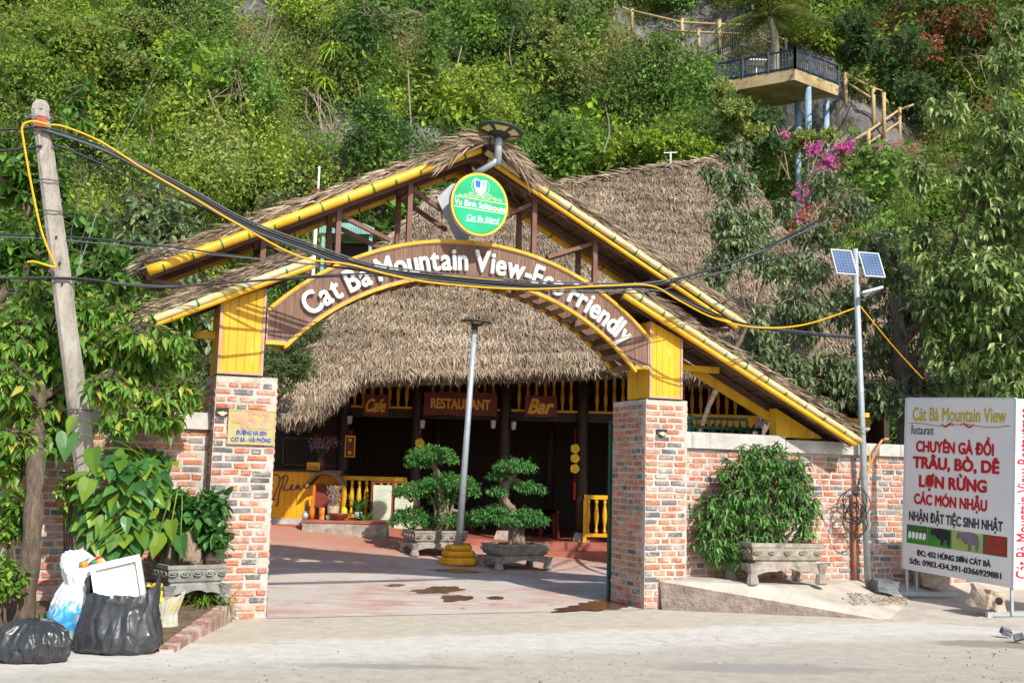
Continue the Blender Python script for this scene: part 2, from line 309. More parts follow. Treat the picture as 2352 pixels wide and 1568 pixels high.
_x = _t.nodes.new('ShaderNodeMixRGB'); _t.links.new(_m.outputs[0], _x.inputs[0]); _t.links.new(_src, _x.inputs[1]); _x.inputs[2].default_value = (.42,.155,.085,1); _t.links.new(_x.outputs[0], _b.inputs['Base Color'])
M['pad'] = mat('pavement_cement', [(.25,(.33,.29,.24)), (.5,(.44,.39,.33)), (.75,(.52,.475,.41))], 3, .95, .5, 30, coord='World', stains=[((.22,.19,.16), 4, .62, .78, None)])
M['padside'] = mat('rough_cement_render', [(.25,(.17,.13,.11)), (.5,(.28,.22,.185)), (.75,(.40,.33,.28))], 6, 1, 1., 25, coord='World', bdist=.05, stains=[((.38,.14,.09), 3, .68, .74, None)])
M['earth'] = mat('earth', [(.3,(.16,.13,.09)), (.7,(.28,.23,.17))], 1.5, 1, .5, 20, coord='World')
o = MB().add([(-260,-160,-.08),(260,-160,-.08),(260,300,-.08),(-260,300,-.08)], [(0,1,2,3)]).build('ground', M['earth']); o['kind'] = 'structure'
mb = MB(); nx, ny = 80, 36
for j in range(ny+1):
    for i in range(nx+1):
        g = -30+60*i/nx; d = -14+14.0*j/ny; P = W3(g, d)
        w = sm((-d-.1)/1.2); mb.v.append((P.x, P.y, (noise.noise(P*.9)*.012+noise.noise(P*.3)*.015)*w))
for j in range(ny):
    for i in range(nx):
        a = j*(nx+1)+i; mb.f.append((a, a+1, a+nx+2, a+nx+1)); mb.m.append(0)
o = mb.build('road', M['road'], smooth=True); o['kind'] = 'structure'
mb = MB(); nx, ny = 44, 44
for j in range(ny+1):
    for i in range(nx+1):
        g = -7+19*i/nx; d = .0+19*j/ny; P = W3(g, d); mb.v.append((P.x, P.y, hg(P.x, P.y)+.004))
for j in range(ny):
    for i in range(nx):
        a = j*(nx+1)+i; mb.f.append((a, a+1, a+nx+2, a+nx+1)); mb.m.append(0)
o = mb.build('courtyard', M['yard'], smooth=True); o['kind'] = 'structure'
# puddles left on the yard paving
M['puddle'] = mat('puddle_water', [(.3,(.085,.042,.026)), (.7,(.15,.078,.05))], 6, .22, .3, 14, spec=.35, bdist=.006)
def puddle(pts):
    P = [GG(x, y) for x, y in pts]; c = sum(P, Vector())/len(P); out = []
    cl = spline(P+[P[0]], 12)[:-1]
    for q in cl:
        k = 1+.45*noise.noise(q*5)+.2*noise.noise(q*14); q = c+(q-c)*k; out.append(Vector((q.x, q.y, hg(q.x, q.y)+.009)))
    o = MB().add(out, [tuple(range(len(out)))]).build('puddle', M['puddle']); o['kind'] = 'structure'
for pts in ([(942,1357),(985,1350),(1020,1347),(1058,1355),(1020,1362),(985,1364)], [(1012,1370),(1040,1366),(1085,1370),(1065,1379),(1025,1380)],
            [(1112,1373),(1135,1370),(1158,1373),(1140,1378)], [(880,1345),(905,1342),(930,1344),(905,1349)],
            [(975,1308),(1010,1306),(1060,1308),(1100,1315),(1050,1316),(1005,1313)],
            [(1275,1402),(1320,1390),(1370,1380),(1405,1378),(1450,1392),(1420,1399),(1350,1403)]):
    puddle(pts)
# raised pavement wedge on the right
B0 = G(2040, 1425, -.02); C0 = G(2500, 1475, -.02); D0 = G(3300, 1500, -.02)
padT = [W3(4.70,-.03,.335), B0, W3(8.0,.30,.28), W3(5.0,.30,.37), C0, W3(12.,.30,.14), D0, W3(17,.30,.12), W3(5.85,-.55,.33), W3(7.0,-.36,.30), W3(8.35,-.25,.10)]
padF = [(0,1,8),(0,8,3),(8,1,9),(8,9,3),(9,2,3),(9,1,10),(9,10,2),(1,4,10),(10,4,5),(10,5,2),(4,6,7),(4,7,5)]
def padz(x, y):
    for a, b, c in padF:
        A, B, C = padT[a], padT[b], padT[c]
        det = (B.y-C.y)*(A.x-C.x)+(C.x-B.x)*(A.y-C.y)
        l1 = ((B.y-C.y)*(x-C.x)+(C.x-B.x)*(y-C.y))/det; l2 = ((C.y-A.y)*(x-C.x)+(A.x-C.x)*(y-C.y))/det; l3 = 1-l1-l2
        if min(l1, l2, l3) > -.02: return l1*A.z+l2*B.z+l3*C.z
    return 0.
def PADG(x, y):
    z = .40
    while z > 0:
        P = G(x, y, z)
        if padz(P.x, P.y) >= z: return P
        z -= .004
    return G(x, y, 0)
mb = MB().add(padT, padF)
bm = bmesh.new(); me = bpy.data.meshes.new('t'); me.from_pydata(padT, [], padF); bm.from_mesh(me)
bmesh.ops.subdivide_edges(bm, edges=bm.edges, cuts=9, use_grid_fill=True)
for v in bm.verts:
    if not v.is_boundary: v.co.z += noise.noise(v.co*1.3)*.012
bm.to_mesh(me); me.materials.append(M['pad']); o = link('pavement', me); o['kind'] = 'structure'
mb = MB(); A, B = padT[0], padT[1]; N = 40
for i in range(N+1):
    t = i/N; P = A.lerp(B, t)
    for k in range(5):
        h = k/4; off = -.05*(1-h)-.02*noise.noise(Vector((t*14, h*5, 0)))*(0 if k == 4 else 1)
        mb.v.append((P.x+gn.x*off, P.y+gn.y*off, -.03+(P.z+.03)*h))
for i in range(N):
    for k in range(4):
        a = i*5+k; mb.f.append((a, a+5, a+6, a+1)); mb.m.append(0)
o = mb.build('pavement_edge', M['padside']); o['kind'] = 'structure'
# planting bed on the left
K0 = W3(-.42,-.12); K1 = G(385, 1497); K2 = Vector((-3.6,9.75,0)); K3 = Vector((-6.5,9.35,0)); K4 = W3(-6,.3); K5 = W3(-.5,.3)
me = bpy.data.meshes.new('planting_bed')
me.from_pydata([K0+Vector((0,0,.17)), K1+Vector((0,0,.03)), K2+Vector((0,0,.03)), K3+Vector((0,0,.03)), K4+Vector((0,0,.2)), K5+Vector((0,0,.2))], [], [(0,1,2),(0,2,4),(2,3,4),(0,4,5)])
bm = bmesh.new(); bm.from_mesh(me); bmesh.ops.subdivide_edges(bm, edges=bm.edges, cuts=8, use_grid_fill=True)
for v in bm.verts:
    if not v.is_boundary: v.co.z += noise.noise(v.co*3)*.03
bm.to_mesh(me); me.materials.append(M['soil']); o = link('planting_bed', me); o['kind'] = 'structure'
def bedz(x, y):
    d = gl(Vector((x, y, 0))).y; return .2*sm((d+2.2)/2.2)
kerb = thing('kerb', 'low red brick kerb edging the planting bed by the left gate pillar', 'kerb', K0)
ka = Vector((0,0,0)); kb = K1-K0; kd = kb.normalized(); kn = Vector((-kd.y, kd.x, 0))
n = 24; L = kb.length
mbk = MB(); q = [ka+kn*(-.07), kb+kn*(-.07), kb+kn*.05, ka+kn*.05]
mbk.add([p+Vector((0,0,-.03)) for p in q]+[q[0]+Vector((0,0,.16)), q[1]+Vector((0,0,.02)), q[2]+Vector((0,0,.02)), q[3]+Vector((0,0,.16))], [(0,3,2,1),(4,5,6,7),(0,1,5,4),(1,2,6,5),(2,3,7,6),(3,0,4,7)])
mbk.build('mortar_core', M['mortar'], kerb)
kme = []
for k in range(4):
    t = MB(); w = L/n*.40; t.box(-w, w, -.075, .055, -.19, .012)
    t.v = [(x+rnd.uniform(-.005,.005), y+rnd.uniform(-.006,.006), z+rnd.uniform(-.008,.008)) for x, y, z in t.v]
    me = bpy.data.meshes.new('brick'); me.from_pydata(t.v, [], t.f); me.materials.append(M['brick']); kme.append(me)
for i in range(n):
    t = (i+.5)/n; b = link('brick', kme[i % 4], kerb); p = ka.lerp(kb, t); b.location = (p.x, p.y, .17-.14*t); b.rotation_euler = (0, 0, math.atan2(kd.y, kd.x)+rnd.uniform(-.05,.05))
    c = rnd.choice([(.38,.20,.16),(.42,.24,.19),(.33,.22,.19),(.46,.34,.28)]); b.color = (*c, 1)
# ================================================================ brickwork
def brick_meshes(lens, h=.051, dep=.05):
    out = {}
    for L in lens:
        out[L] = []
        for k in range(6):
            a = L/2; b = h/2; ins = .006; vs = []
            for (y, e) in ((0., ins), (.009, 0.), (dep, 0.)):
                for sx, sz in ((-1,-1),(1,-1),(1,1),(-1,1)):
                    vs.append((sx*(a-e)+rnd.uniform(-.006,.006), y+rnd.uniform(-.002,.002), sz*(b-e)+rnd.uniform(-.005,.005)))
            fs = [(0,1,2,3)]
            for r in (0, 4):
                for i in range(4): fs.append((r+i, r+4+i, r+4+(i+1)%4, r+(i+1)%4))
            me = bpy.data.meshes.new('brick'); me.from_pydata(vs, [], fs); me.materials.append(M['brick']); out[L].append(me)
    return out
BL = (.195, .15, .095); BM = brick_meshes(BL)
def brickface(parent, o0, dx, width, z0, z1, singles, nin, seed, course=.0775, gap=.026):
    """bricks on a face: o0 corner in the parent's axes, dx along the face, nin pointing into the wall; returns the rest as one mesh builder"""
    r = random.Random(seed); rest = MB(); nc = int((z1-z0)/course); ang = math.atan2(dx.y, dx.x); cnt = 0
    items = []
    for c in range(nc):
        z = z0+(c+.5)*course; x = r.choice((0., .05, .1))*-.0+.012
        if c % 2: x += 0
        first = True
        while x < width-.05:
            L = r.choice((.195,.195,.195,.095,.15)) if not (first and c % 2) else r.choice((.095, .15))
            first = False
            if x+L > width-.012:
                L2 = [q for q in BL if x+q <= width-.008]
                if not L2: break
                L = L2[0]
            items.append((x+L/2, z+r.uniform(-.006,.006), L)); x += L+gap+r.uniform(-.004,.012)
    if singles < len(items): items.sort(key=lambda q: q[0])
    for k, (x, z, L) in enumerate(items):
        me = r.choice(BM[L]); p = o0+dx*x; tilt = r.uniform(-.025,.025); pr = r.uniform(.003,.011)
        Mx = Matrix.Translation((p.x-nin.x*pr, p.y-nin.y*pr, z)) @ Matrix.Rotation(ang, 4, 'Z') @ Matrix.Rotation(tilt, 4, 'Y')
        if k < singles:
            b = link('brick', me, parent); b.matrix_local = Mx; c = r.choice(BRICKCOL+BRICKCOL[:5]); f = r.uniform(.85,1.12); b.color = (c[0]*f, c[1]*f, c[2]*f, 1)
        else:
            rest.add([v.co for v in me.vertices], [tuple(q.vertices) for q in me.polygons], 0, Mx)
    return rest
def merge(a, b):
    n = len(a.v); a.v += b.v; a.f += [tuple(i+n for i in q) for q in b.f]; a.m += b.m; return a
X_, Y_ = Vector((1,0,0)), Vector((0,1,0))
PD = .88
def pillar(label, g0, g1, vis_left, seed, extra):
    t = gthing('brick_pillar', label, 'pillar', 'brick gate pillars', (g0+g1)/2)
    w = g1-g0; h = 2.545; a = -w/2
    MB().box(-w/2+.004, w/2-.004, .004, PD-.004, -.05, h-.012).build('mortar_core', M['mortar'], t)
    brickface(t, Vector((a,0,0)), X_, w, .0, h, 400, Y_, seed)
    rest = MB()
    if vis_left:                                                # the left flank shows
        brickface(t, Vector((a,PD,0)), -Y_, PD, .0, h, extra, X_, seed+1)
    else: merge(rest, brickface(t, Vector((a,PD,0)), -Y_, PD, 0, h, 0, X_, seed+1))
    merge(rest, brickface(t, Vector((-a,0,0)), Y_, PD, 0, h, 0, -X_, seed+2))
    merge(rest, brickface(t, Vector((-a,PD,0)), -X_, w, 0, h, 0, -Y_, seed+3))
    rest.build('brickwork', M['brick_rest'], t, kind='stuff')
    return t
lpil = pillar('brick pillar on the left of the gate, carrying the 452 house plate', -.655, -.005, True, 3, 160)
rpil = pillar('brick pillar on the right of the gate, beside the cement ramp', 4.50, 5.09, True, 9, 180)
def wall(label, g0, g1, zb, zt, seed, rev):
    t = gthing('brick_wall', label, 'wall', 'brick walls beside the gate', g0, .27)
    L = g1-g0
    MB().box(0, L, .004, .18, -.05, zt).build('mortar_core', M['mortar'], t)
    o0, dx = (Vector((L,0,0)), -X_) if rev else (Vector((0,0,0)), X_)
    if rev:   # bricks must face the street: mirror the run by starting at the far end
        r0 = random.Random(seed); rest = MB(); nc = int((zt-zb)/.0775); items = []
        for c in range(nc):
            x = L-.01-(r0.choice((0,.05,.1)))
            while x > .2:
                l = r0.choice((.195,.195,.195,.095,.15)); items.append((x-l/2, zb+(c+.5)*.0775, l)); x -= l+.022+r0.uniform(-.004,.012)
        items.sort(key=lambda q: -q[0])
        for k, (x, z, l) in enumerate(items):
            me = r0.choice(BM[l]); Mx = Matrix.Translation((x, -r0.uniform(.003,.011), z)) @ Matrix.Rotation(r0.uniform(-.025,.025), 4, 'Y')
            if k < 300:
                b = link('brick', me, t); b.matrix_local = Mx; c = r0.choice(BRICKCOL+BRICKCOL[:5]); b.color = (*c, 1)
            else: rest.add([v.co for v in me.vertices], [tuple(q.vertices) for q in me.polygons], 0, Mx)
    else: rest = brickface(t, o0, dx, L, zb, zt, 300, Y_, seed)
    merge(rest, brickface(t, Vector((L,.184,0)), -X_, L, zb, zt, 0, -Y_, seed+5))
    rest.build('brickwork', M['brick_rest'], t, kind='stuff')
    return t, L
rw, L = wall('long brick wall with cement cap right of the gate, behind the signboard', 5.09, 16.0, .22, 1.955, 21, False)
for x0, x1, dz in ((.0, 1.62, .02), (1.628, 3.52, -.03), (3.528, 6.2, -.03), (6.208, 10.9, -.04)):
    MB().box(x0+.004, x1, -.055, .24, 1.957+dz*.2, 2.145+dz).build('cap_slab', M['cap'], rw)
lw, L = wall('brick wall with cement cap left of the gate, behind the trees', -7.5, -.657, .1, 1.96, 33, True)
for x0, x1 in ((0, 2.9), (2.908, 5.2), (5.208, 6.84)):
    MB().box(x0, x1, -.055, .24, 1.962, 2.14).build('cap_slab', M['cap'], lw)
# ================================================================ thatch
def strands(mb, tri, down, nrm, count, ln, wd, lift=.05, spread=.35, r=rnd, tilt=.10, course=0.):
    """reed blades strewn over triangles, lying down the slope"""
    ar = [((t[1]-t[0]).cross(t[2]-t[0])).length/2 for t in tri]; tot = sum(ar)
    for t, a in zip(tri, ar):
        for _ in range(int(count*a/tot)+1):
            u, v = r.random(), r.random()
            if u+v > 1: u, v = 1-u, 1-v
            p = t[0]+(t[1]-t[0])*u+(t[2]-t[0])*v
            if course: p = p+nrm*(((p.dot(down)+.22*noise.noise(p*.9)+.08*noise.noise(p*4))/course) % 1.)*.045    # each course overlaps the one below
            blade(mb, p, down, nrm, ln*r.uniform(.5,1.3), wd*r.uniform(.5,1.4), lift, spread, r, tilt)
def blade(mb, p, down, nrm, L, w, lift, spread, r, tilt=.10):
    side = down.cross(nrm); d = (down+side*r.gauss(0, spread)+nrm*r.gauss(tilt, .12)).normalized()
    s2 = (d.cross(nrm)+nrm*r.gauss(0,.5)).normalized()*w*.5
    p = p+nrm*r.uniform(.0, lift); q = p+d*L*.55+nrm*r.uniform(-.01,.02); e = p+d*L-nrm*r.uniform(0,.03)
    mb.add([p-s2, p+s2, q+s2, q-s2, e], [(0,1,2,3),(3,2,4)])
def fringe(mb, a, b, out, count, ln, wd, r=rnd, hang=.8):
    for _ in range(count):
        p = a.lerp(b, r.random())+Vector((0,0,r.uniform(-.10,.06))); d = (Vector((0,0,-hang))+out*r.uniform(.1,1.)+(b-a).normalized()*r.gauss(0,.2)).normalized()
        s2 = ((b-a).normalized()+out*r.gauss(0,.4))*wd*.5*r.uniform(.6,1.4); L = ln*r.uniform(.4,1.2); p = p-out*r.uniform(0,.15)
        q = p+d*L*.5; e = p+d*L; mb.add([p-s2, p+s2, q+s2, q-s2, e], [(0,1,2,3),(3,2,4)])
# ================================================================ gate canopy: wooden posts, trusses, thatched roofs
SL = .494; APEX = Vector((2.19, 0, 5.33)); CX = 2.19; RF, RB = -.16, .72
can = gthing('gate_canopy', 'thatched double gable gate roof with yellow bamboo verges and yellow boxed posts', 'gate roof')
def boxed_post(g0, g1, d0, d1, zb, zL, zR, label):
    p = MB()
    p.add([(g0,d0,zb),(g1,d0,zb),(g1,d1,zb),(g0,d1,zb),(g0,d0,zL),(g1,d0,zR),(g1,d1,zR),(g0,d1,zL)], [(0,3,2,1),(4,5,6,7),(0,1,5,4),(1,2,6,5),(2,3,7,6),(3,0,4,7)])
    o = p.build('post_core', M['yellow_dark'], can)
    n = 5; w = (g1-g0)/n
    for i in range(n):                                           # upright boards of the front
        a = g0+w*i+.0018; b = g0+w*(i+1)-.0018; za = zL+(zR-zL)*(a-g0)/(g1-g0); zz = zL+(zR-zL)*(b-g0)/(g1-g0)
        MB().prism([(a,zb),(b,zb),(b,zz),(a,za)], d0-.014, d0-.001).build('board', M['yellow'], o)
    for gs in (g0, g1):                                          # boards of the flanks
        m = 4; wd = (d1-d0)/m
        for i in range(m):
            z = zL if gs == g0 else zR; sx = -.014 if gs == g0 else .001
            MB().box(gs+sx, gs+sx+.013, d0+wd*i+.003, d0+wd*(i+1)-.003, zb, z-.01).build('board', M['yellow'], o)
    f = MB()
    for a in (g0-.012, g1-.012): 
        f.box(a, a+.028, d0-.026, d0-.0145, zb, (zL if a < g0 else zR)-.01)
    f.box(g0+.018, g1-.014, d0-.026, d0-.0145, zb, zb+.022); f.build('trim', M['pink_trim'], o)
    return o
boxed_post(-.64, -.19, .0, .55, 2.548, 3.30, 3.50, '')
boxed_post(4.545, 4.985, .0, .55, 2.548, 3.50, 3.31, '')
def bamboo(a, b, r, step, m1, name='bamboo_verge', nodes_=True):
    a, b = Vector(a), Vector(b); mb = MB(); N = max(2, int((b-a).length/.16)); P = [a.lerp(b, i/N) for i in range(N+1)]
    mb.tube(P, [r*(1+.03*math.sin(i*2.1)) for i in range(N+1)], 10)
    o = mb.build(name, m1, can, smooth=True)
    if nodes_:
        k = int((b-a).length/step); d = (b-a).normalized()
        for i in range(k):
            p = a+d*(i+.6)*step
            rn = random.Random(int(p.x*977)+i); a0 = rn.uniform(-2.2,-1.2); a1 = a0+rn.uniform(1.6,2.8); hw = rn.uniform(.008,.016); s1 = d.cross(Vector((0,-1,0))).normalized(); s1 = -s1 if s1.z < 0 else s1; nd = MB(); q = 8; f_ = Vector((0,-1,0))
            p = p+d*rn.uniform(-.03,.03)                            # brushed green mark on the street side of the joint
            for j in range(q+1):
                an = a0+(a1-a0)*j/q; o_ = f_*math.cos(an)+s1*math.sin(an); w_ = hw*(1-.6*abs(j/q-.4)); nd.v += [tuple(p-d*w_+o_*r*1.045), tuple(p+d*w_+o_*r*1.045)]
            for j in range(q): nd.f.append((2*j,2*j+1,2*j+3,2*j+2)); nd.m.append(0)
            nd.build('node_mark', M['green_node'], o, smooth=True)
    return o
def zroof(g): return APEX.z-SL*abs(g-CX)
EL, ER = -1.42, 5.82
# upper gable
bamboo((EL,RF,zroof(EL)), (CX-.02,RF,zroof(CX)), .055, .30, M['bamboo'])
bamboo((CX+.06,RF,zroof(CX)-.02), (ER,RF,zroof(ER)), .042, .34, M['pale_bamboo'])
bamboo((CX+.10,RF+.03,zroof(CX)-.11), (ER-.1,RF+.03,zroof(ER)-.045), .028, .9, M['bamboo'], nodes_=False)
bamboo((EL,RB,zroof(EL)-.06), (CX,RB,zroof(CX)-.06), .05, .4, M['bamboo'])
bamboo((CX,RB,zroof(CX)-.06), (ER,RB,zroof(ER)-.06), .05, .4, M['bamboo'])
def roof_plane(ga, za, gb, zb, name, cnt, label=None, thick=.09):
    """one slope from the high end a to the low end b"""
    hi, lo = Vector((ga,0,za)), Vector((gb,0,zb)); down = (lo-hi).normalized(); nrm = Vector((-down.z,0,down.x)); nrm = nrm if nrm.z > 0 else -nrm
    f, b = RF+.045, RB-.02; low = .03
    c = [hi+Vector((0,f,0)), lo+Vector((0,f,0)), lo+Vector((0,b,0)), hi+Vector((0,b,0))]; c = [p+nrm*low for p in c]
    o = MB().slab(c, nrm*thick).build(name, M['thatch_base'], can)
    t = [p+nrm*(thick-.02) for p in c]; t[1] = t[1]-down*.16; t[2] = t[2]-down*.16; mb = MB(); r = random.Random(int(ga*100+gb*7))
    strands(mb, [(t[0],t[1],t[2]),(t[0],t[2],t[3])], down, nrm, int(cnt*1.5), .30, .013, .05, .20, r)
    for e0, e1, out in ((c[0],c[1],Vector((0,-1,0))), (c[3],c[2],Vector((0,1,0)))):   # shaggy gable edge, reeds lying along the slope
        for _ in range(int(cnt*.22)):
            p = e0.lerp(e1, r.random()*.95)+nrm*r.uniform(.0,thick+.04)+out*r.uniform(-.04,.012)
            blade(mb, p, down, out, .30*r.uniform(.4,1.1), .014*r.uniform(.5,1.3), .02, .16, r, .02)
    for _ in range(int(cnt*.06)):                                 # low end
        p = t[1].lerp(t[2], r.random())-nrm*r.uniform(0,thick); blade(mb, p-down*.12, down, nrm, .26*r.uniform(.6,1.1), .016, .02, .2, r, 0)
    mb.build('thatch', M['thatch'], o, kind='stuff')
    # purlins and the rafters carrying them
    n = int((lo-hi).length/.36); pu = MB()
    for i in range(n):
        p = hi.lerp(lo, (i+.5)/n)+nrm*.03; MB().beam((p.x,f+.06,p.z), (p.x,b-.06,p.z), .045, .03, 0, nrm).build('purlin', M['rafter'], o)
    for d in (.02, .55):
        MB().beam(hi+Vector((0,d,-.035)), lo+Vector((0,d,-.035)), .05, .075, 0, nrm).build('rafter', M['brown_steel'], o)
    return o
roof_plane(CX, zroof(CX), EL, zroof(EL), 'roof_slope', 5200); roof_plane(CX, zroof(CX), ER, zroof(ER), 'roof_slope', 5200)
cap = MB(); r = random.Random(5)
P = [Vector((CX+dx, 0, zroof(CX)+.13-abs(dx)**1.5*.9)) for dx in (-.5,-.3,-.12,.05,.2,.38,.55)]
cap.slab([p+Vector((0,RF-.11,0)) for p in P], (0,RB-RF+.22,0)); 
ridge = MB()
for i in range(len(P)-1): ridge.add([P[i]+Vector((0,RF-.13,0)), P[i+1]+Vector((0,RF-.13,0)), P[i+1]+Vector((0,RB+.13,0)), P[i]+Vector((0,RB+.13,0)),
    P[i]+Vector((0,RF-.13,-.09)), P[i+1]+Vector((0,RF-.13,-.09)), P[i+1]+Vector((0,RB+.13,-.09)), P[i]+Vector((0,RB+.13,-.09))], [(0,1,2,3),(4,5,1,0),(7,6,5,4)[::-1],(3,2,6,7)])
ro = ridge.build('ridge_cap', M['thatch_base'], can)
rs = MB()
for i in range(len(P)-1):
    sgn = -1 if P[i].x+P[i+1].x < 2*CX+.08 else 1; dn = (P[i+1]-P[i]).normalized()*sgn; nr = Vector((-dn.z,0,dn.x)); nr = nr if nr.z > 0 else -nr
    a, b = P[i], P[i+1]; strands(rs, [(a+Vector((0,RF-.13,0)), b+Vector((0,RF-.13,0)), b+Vector((0,RB+.1,0))), (a+Vector((0,RF-.13,0)), b+Vector((0,RB+.1,0)), a+Vector((0,RB+.1,0)))], dn, nr, 160, .35, .02, .05, .3, r)
    for _ in range(50):
        p = a.lerp(b, r.random())+Vector((0,RF-.14,r.uniform(-.09,.03))); blade(rs, p, dn, Vector((0,-1,0)), .3, .018, .02, .25, r, 0)
rs.build('thatch', M['thatch'], ro, kind='stuff')
# lower wings
def zlow(g): return 3.82-.487*(g-4.13) if g > CX else 3.82-.487*(.25-g)
roof_plane(4.16, zlow(4.16)+.0, 7.62, zlow(7.62), 'wing_slope', 5000); roof_plane(.25, zlow(.25), -1.5, zlow(-1.5), 'wing_slope', 3400)
bamboo((.28,RF,zlow(.25)+.01), (-1.5,RF,zlow(-1.5)), .042, .5, M['pale_bamboo']); bamboo((.30,RF+.02,zlow(.25)-.04), (-1.5,RF+.02,zlow(-1.5)-.05), .036, .5, M['bamboo'], nodes_=False)
bamboo((4.13,RF,zlow(4.13)+.02), (7.62,RF,zlow(7.62)), .042, .34, M['pale_bamboo']); bamboo((4.10,RF+.02,zlow(4.13)-.05), (7.55,RF+.02,zlow(7.62)-.045), .036, .34, M['bamboo'], nodes_=False)
bamboo((5.0,RB,zlow(5.)-.10), (7.15,RB,zlow(7.15)-.07), .05, .5, M['bamboo'], nodes_=False)
# yellow cross arms, raking boards and the boarded foot of the right wing
MB().beam((4.99,.30,2.98), (5.72,.30,2.98), .08, .075).build('cross_arm', M['yellow'], can)
MB().beam((-.65,.30,2.98), (-1.75,.30,2.98), .08, .075).build('cross_arm', M['yellow'], can)
MB().beam((5.45,.48,2.985), (7.30,.48,2.10), .05, .11).build('raking_board', M['yellow'], can)
MB().beam((-1.45,.48,2.985), (-2.2,.48,2.62), .05, .11).build('raking_board', M['yellow'], can)
for i, (a, b) in enumerate(((6.62,6.86),(6.865,7.10),(7.105,7.34))):
    MB().prism([(a,2.15),(b,2.15),(b,zlow(b)-.08),(a,zlow(a)-.08)], .29, .45).build('foot_board', M['yellow'], can)
# trusses of brown steel, front and rear
R_OUT, R_IN, ACZ = 3.31, 2.86, .95
def zarch(g): return ACZ+math.sqrt(max(.01, R_OUT**2-(g-CX)**2))
for d in (.05, .52):
    for s in (-1, 1):
        for k, off in enumerate((.78, 1.60, 2.42)):
            g = CX+s*off
            zb = zarch(g) if off < 2.3 else 3.45
            MB().box(g-.028, g+.028, d-.028, d+.028, zb-.02, zroof(g)-.05).build('truss_post', M['brown_steel'], can)
            gi = CX+s*(off-.62); zi = (zarch(CX+s*(off-.7)) if off < 2.3 else zarch(CX+s*1.75))+.05
            MB().beam((g-s*.03,d+.031,zroof(g)-.13), (gi,d+.031,zi+ (.18 if k == 0 else .0)), .045, .055, 0, (0,1,0)).build('truss_brace', M['brown_steel'], can)
        MB().beam((CX+s*3.55,d+.03,zroof(CX+s*3.5)-.12), (CX+s*2.5,d+.03,zroof(CX+s*3.4)-.2), .045, .05, 0, (0,1,0)).build('truss_brace', M['brown_steel'], can)
for g in (CX-2.42, CX+2.42, CX-.78, CX+.78):
    MB().beam((g,.05,zroof(g)-.16), (g,.52,zroof(g)-.16), .04, .05).build('cross_tie', M['brown_steel'], can)
# ================================================================ arched name board
arc = gthing('arched_sign', 'arched brown plank board with white letters and yellow edge across the gateway', 'sign')
def ringpts(R, a0, a1, n): return [(CX+R*math.sin(a0+(a1-a0)*i/n), ACZ+R*math.cos(a0+(a1-a0)*i/n)) for i in range(n+1)]
aL, aR = -.79, .79
gl_, gr_ = -.165, 4.525
ain = math.asin((CX-.05)/R_IN); aout = math.asin((CX-gl_)/R_OUT)
FD, BD = -.02, .50
no = 64; outl = ringpts(R_OUT, -aout, aout, no); inl = ringpts(R_IN, -ain, ain, no)
zbot = 2.925
def upper(g): return ACZ+math.sqrt(R_OUT**2-(g-CX)**2)
def lower(g): return ACZ+math.sqrt(R_IN**2-(g-CX)**2) if abs(g-CX) < R_IN*math.sin(ain) else zbot
npl = 47; w = (gr_-gl_)/npl
for face_d, nm in ((FD, 'plank'), (BD-.02, 'rear_plank')):
    for i in range(npl):                                          # upright planks filling the arch
        a = gl_+w*i+.0015; b = gl_+w*(i+1)-.0015; dz = rnd.uniform(-.002,.002)
        pts = [(a, max(zbot, lower(a)+.02)), (b, max(zbot, lower(b)+.02)), (b, upper(b)-.012), (a, upper(a)-.012)]
        o = MB().prism(pts, face_d+dz, face_d+.018+dz).build('plank', M['plank'], arc)
rib = MB()
for R, t in ((R_OUT, .034), (R_IN, -.03)):
    aa = aout if R == R_OUT else ain; q = ringpts(R, -aa, aa, no); q2 = ringpts(R-t, -aa, aa, no)
    for d0, d1 in ((FD-.028, FD+.03), (BD-.03, BD+.028)):
        b = MB()
        for i in range(no):
            b.add([(q[i][0],d0,q[i][1]),(q[i+1][0],d0,q[i+1][1]),(q2[i+1][0],d0,q2[i+1][1]),(q2[i][0],d0,q2[i][1]),
                   (q[i][0],d1,q[i][1]),(q[i+1][0],d1,q[i+1][1]),(q2[i+1][0],d1,q2[i+1][1]),(q2[i][0],d1,q2[i][1])], [(0,1,2,3),(7,6,5,4),(0,4,5,1),(3,2,6,7)])
        b.build('edge_band', M['yellow'], arc)
    tt = .048 if R == R_OUT else -.044; q3 = ringpts(R-tt, -aa*.995, aa*.995, no); b = MB(); q2 = ringpts(R-t, -aa*.995, aa*.995, no)
    for i in range(no): b.add([(q2[i][0],FD-.012,q2[i][1]),(q2[i+1][0],FD-.012,q2[i+1][1]),(q3[i+1][0],FD-.012,q3[i+1][1]),(q3[i][0],FD-.012,q3[i][1]),
        (q2[i][0],FD,q2[i][1]),(q2[i+1][0],FD,q2[i+1][1]),(q3[i+1][0],FD,q3[i+1][1]),(q3[i][0],FD,q3[i][1])], [(0,1,2,3),(0,4,5,1),(3,2,6,7)])
    b.build('trim', M['pink_trim'], arc)
for a, b in ((gl_-.0, .06), (4.32, gr_+.0)):
    MB().box(a, b, FD-.028, FD+.03, zbot-.034, zbot-.001).build('edge_band', M['yellow'], arc)
    MB().box(a, b, FD-.012, FD-.001, zbot+.0, zbot+.016).build('trim', M['pink_trim'], arc)
for a in (gl_+.004, gr_-.018): MB().box(a, a+.014, FD-.0135, FD-.001, zbot+.017, upper(a+.01)-.03).build('trim', M['pink_trim'], arc)
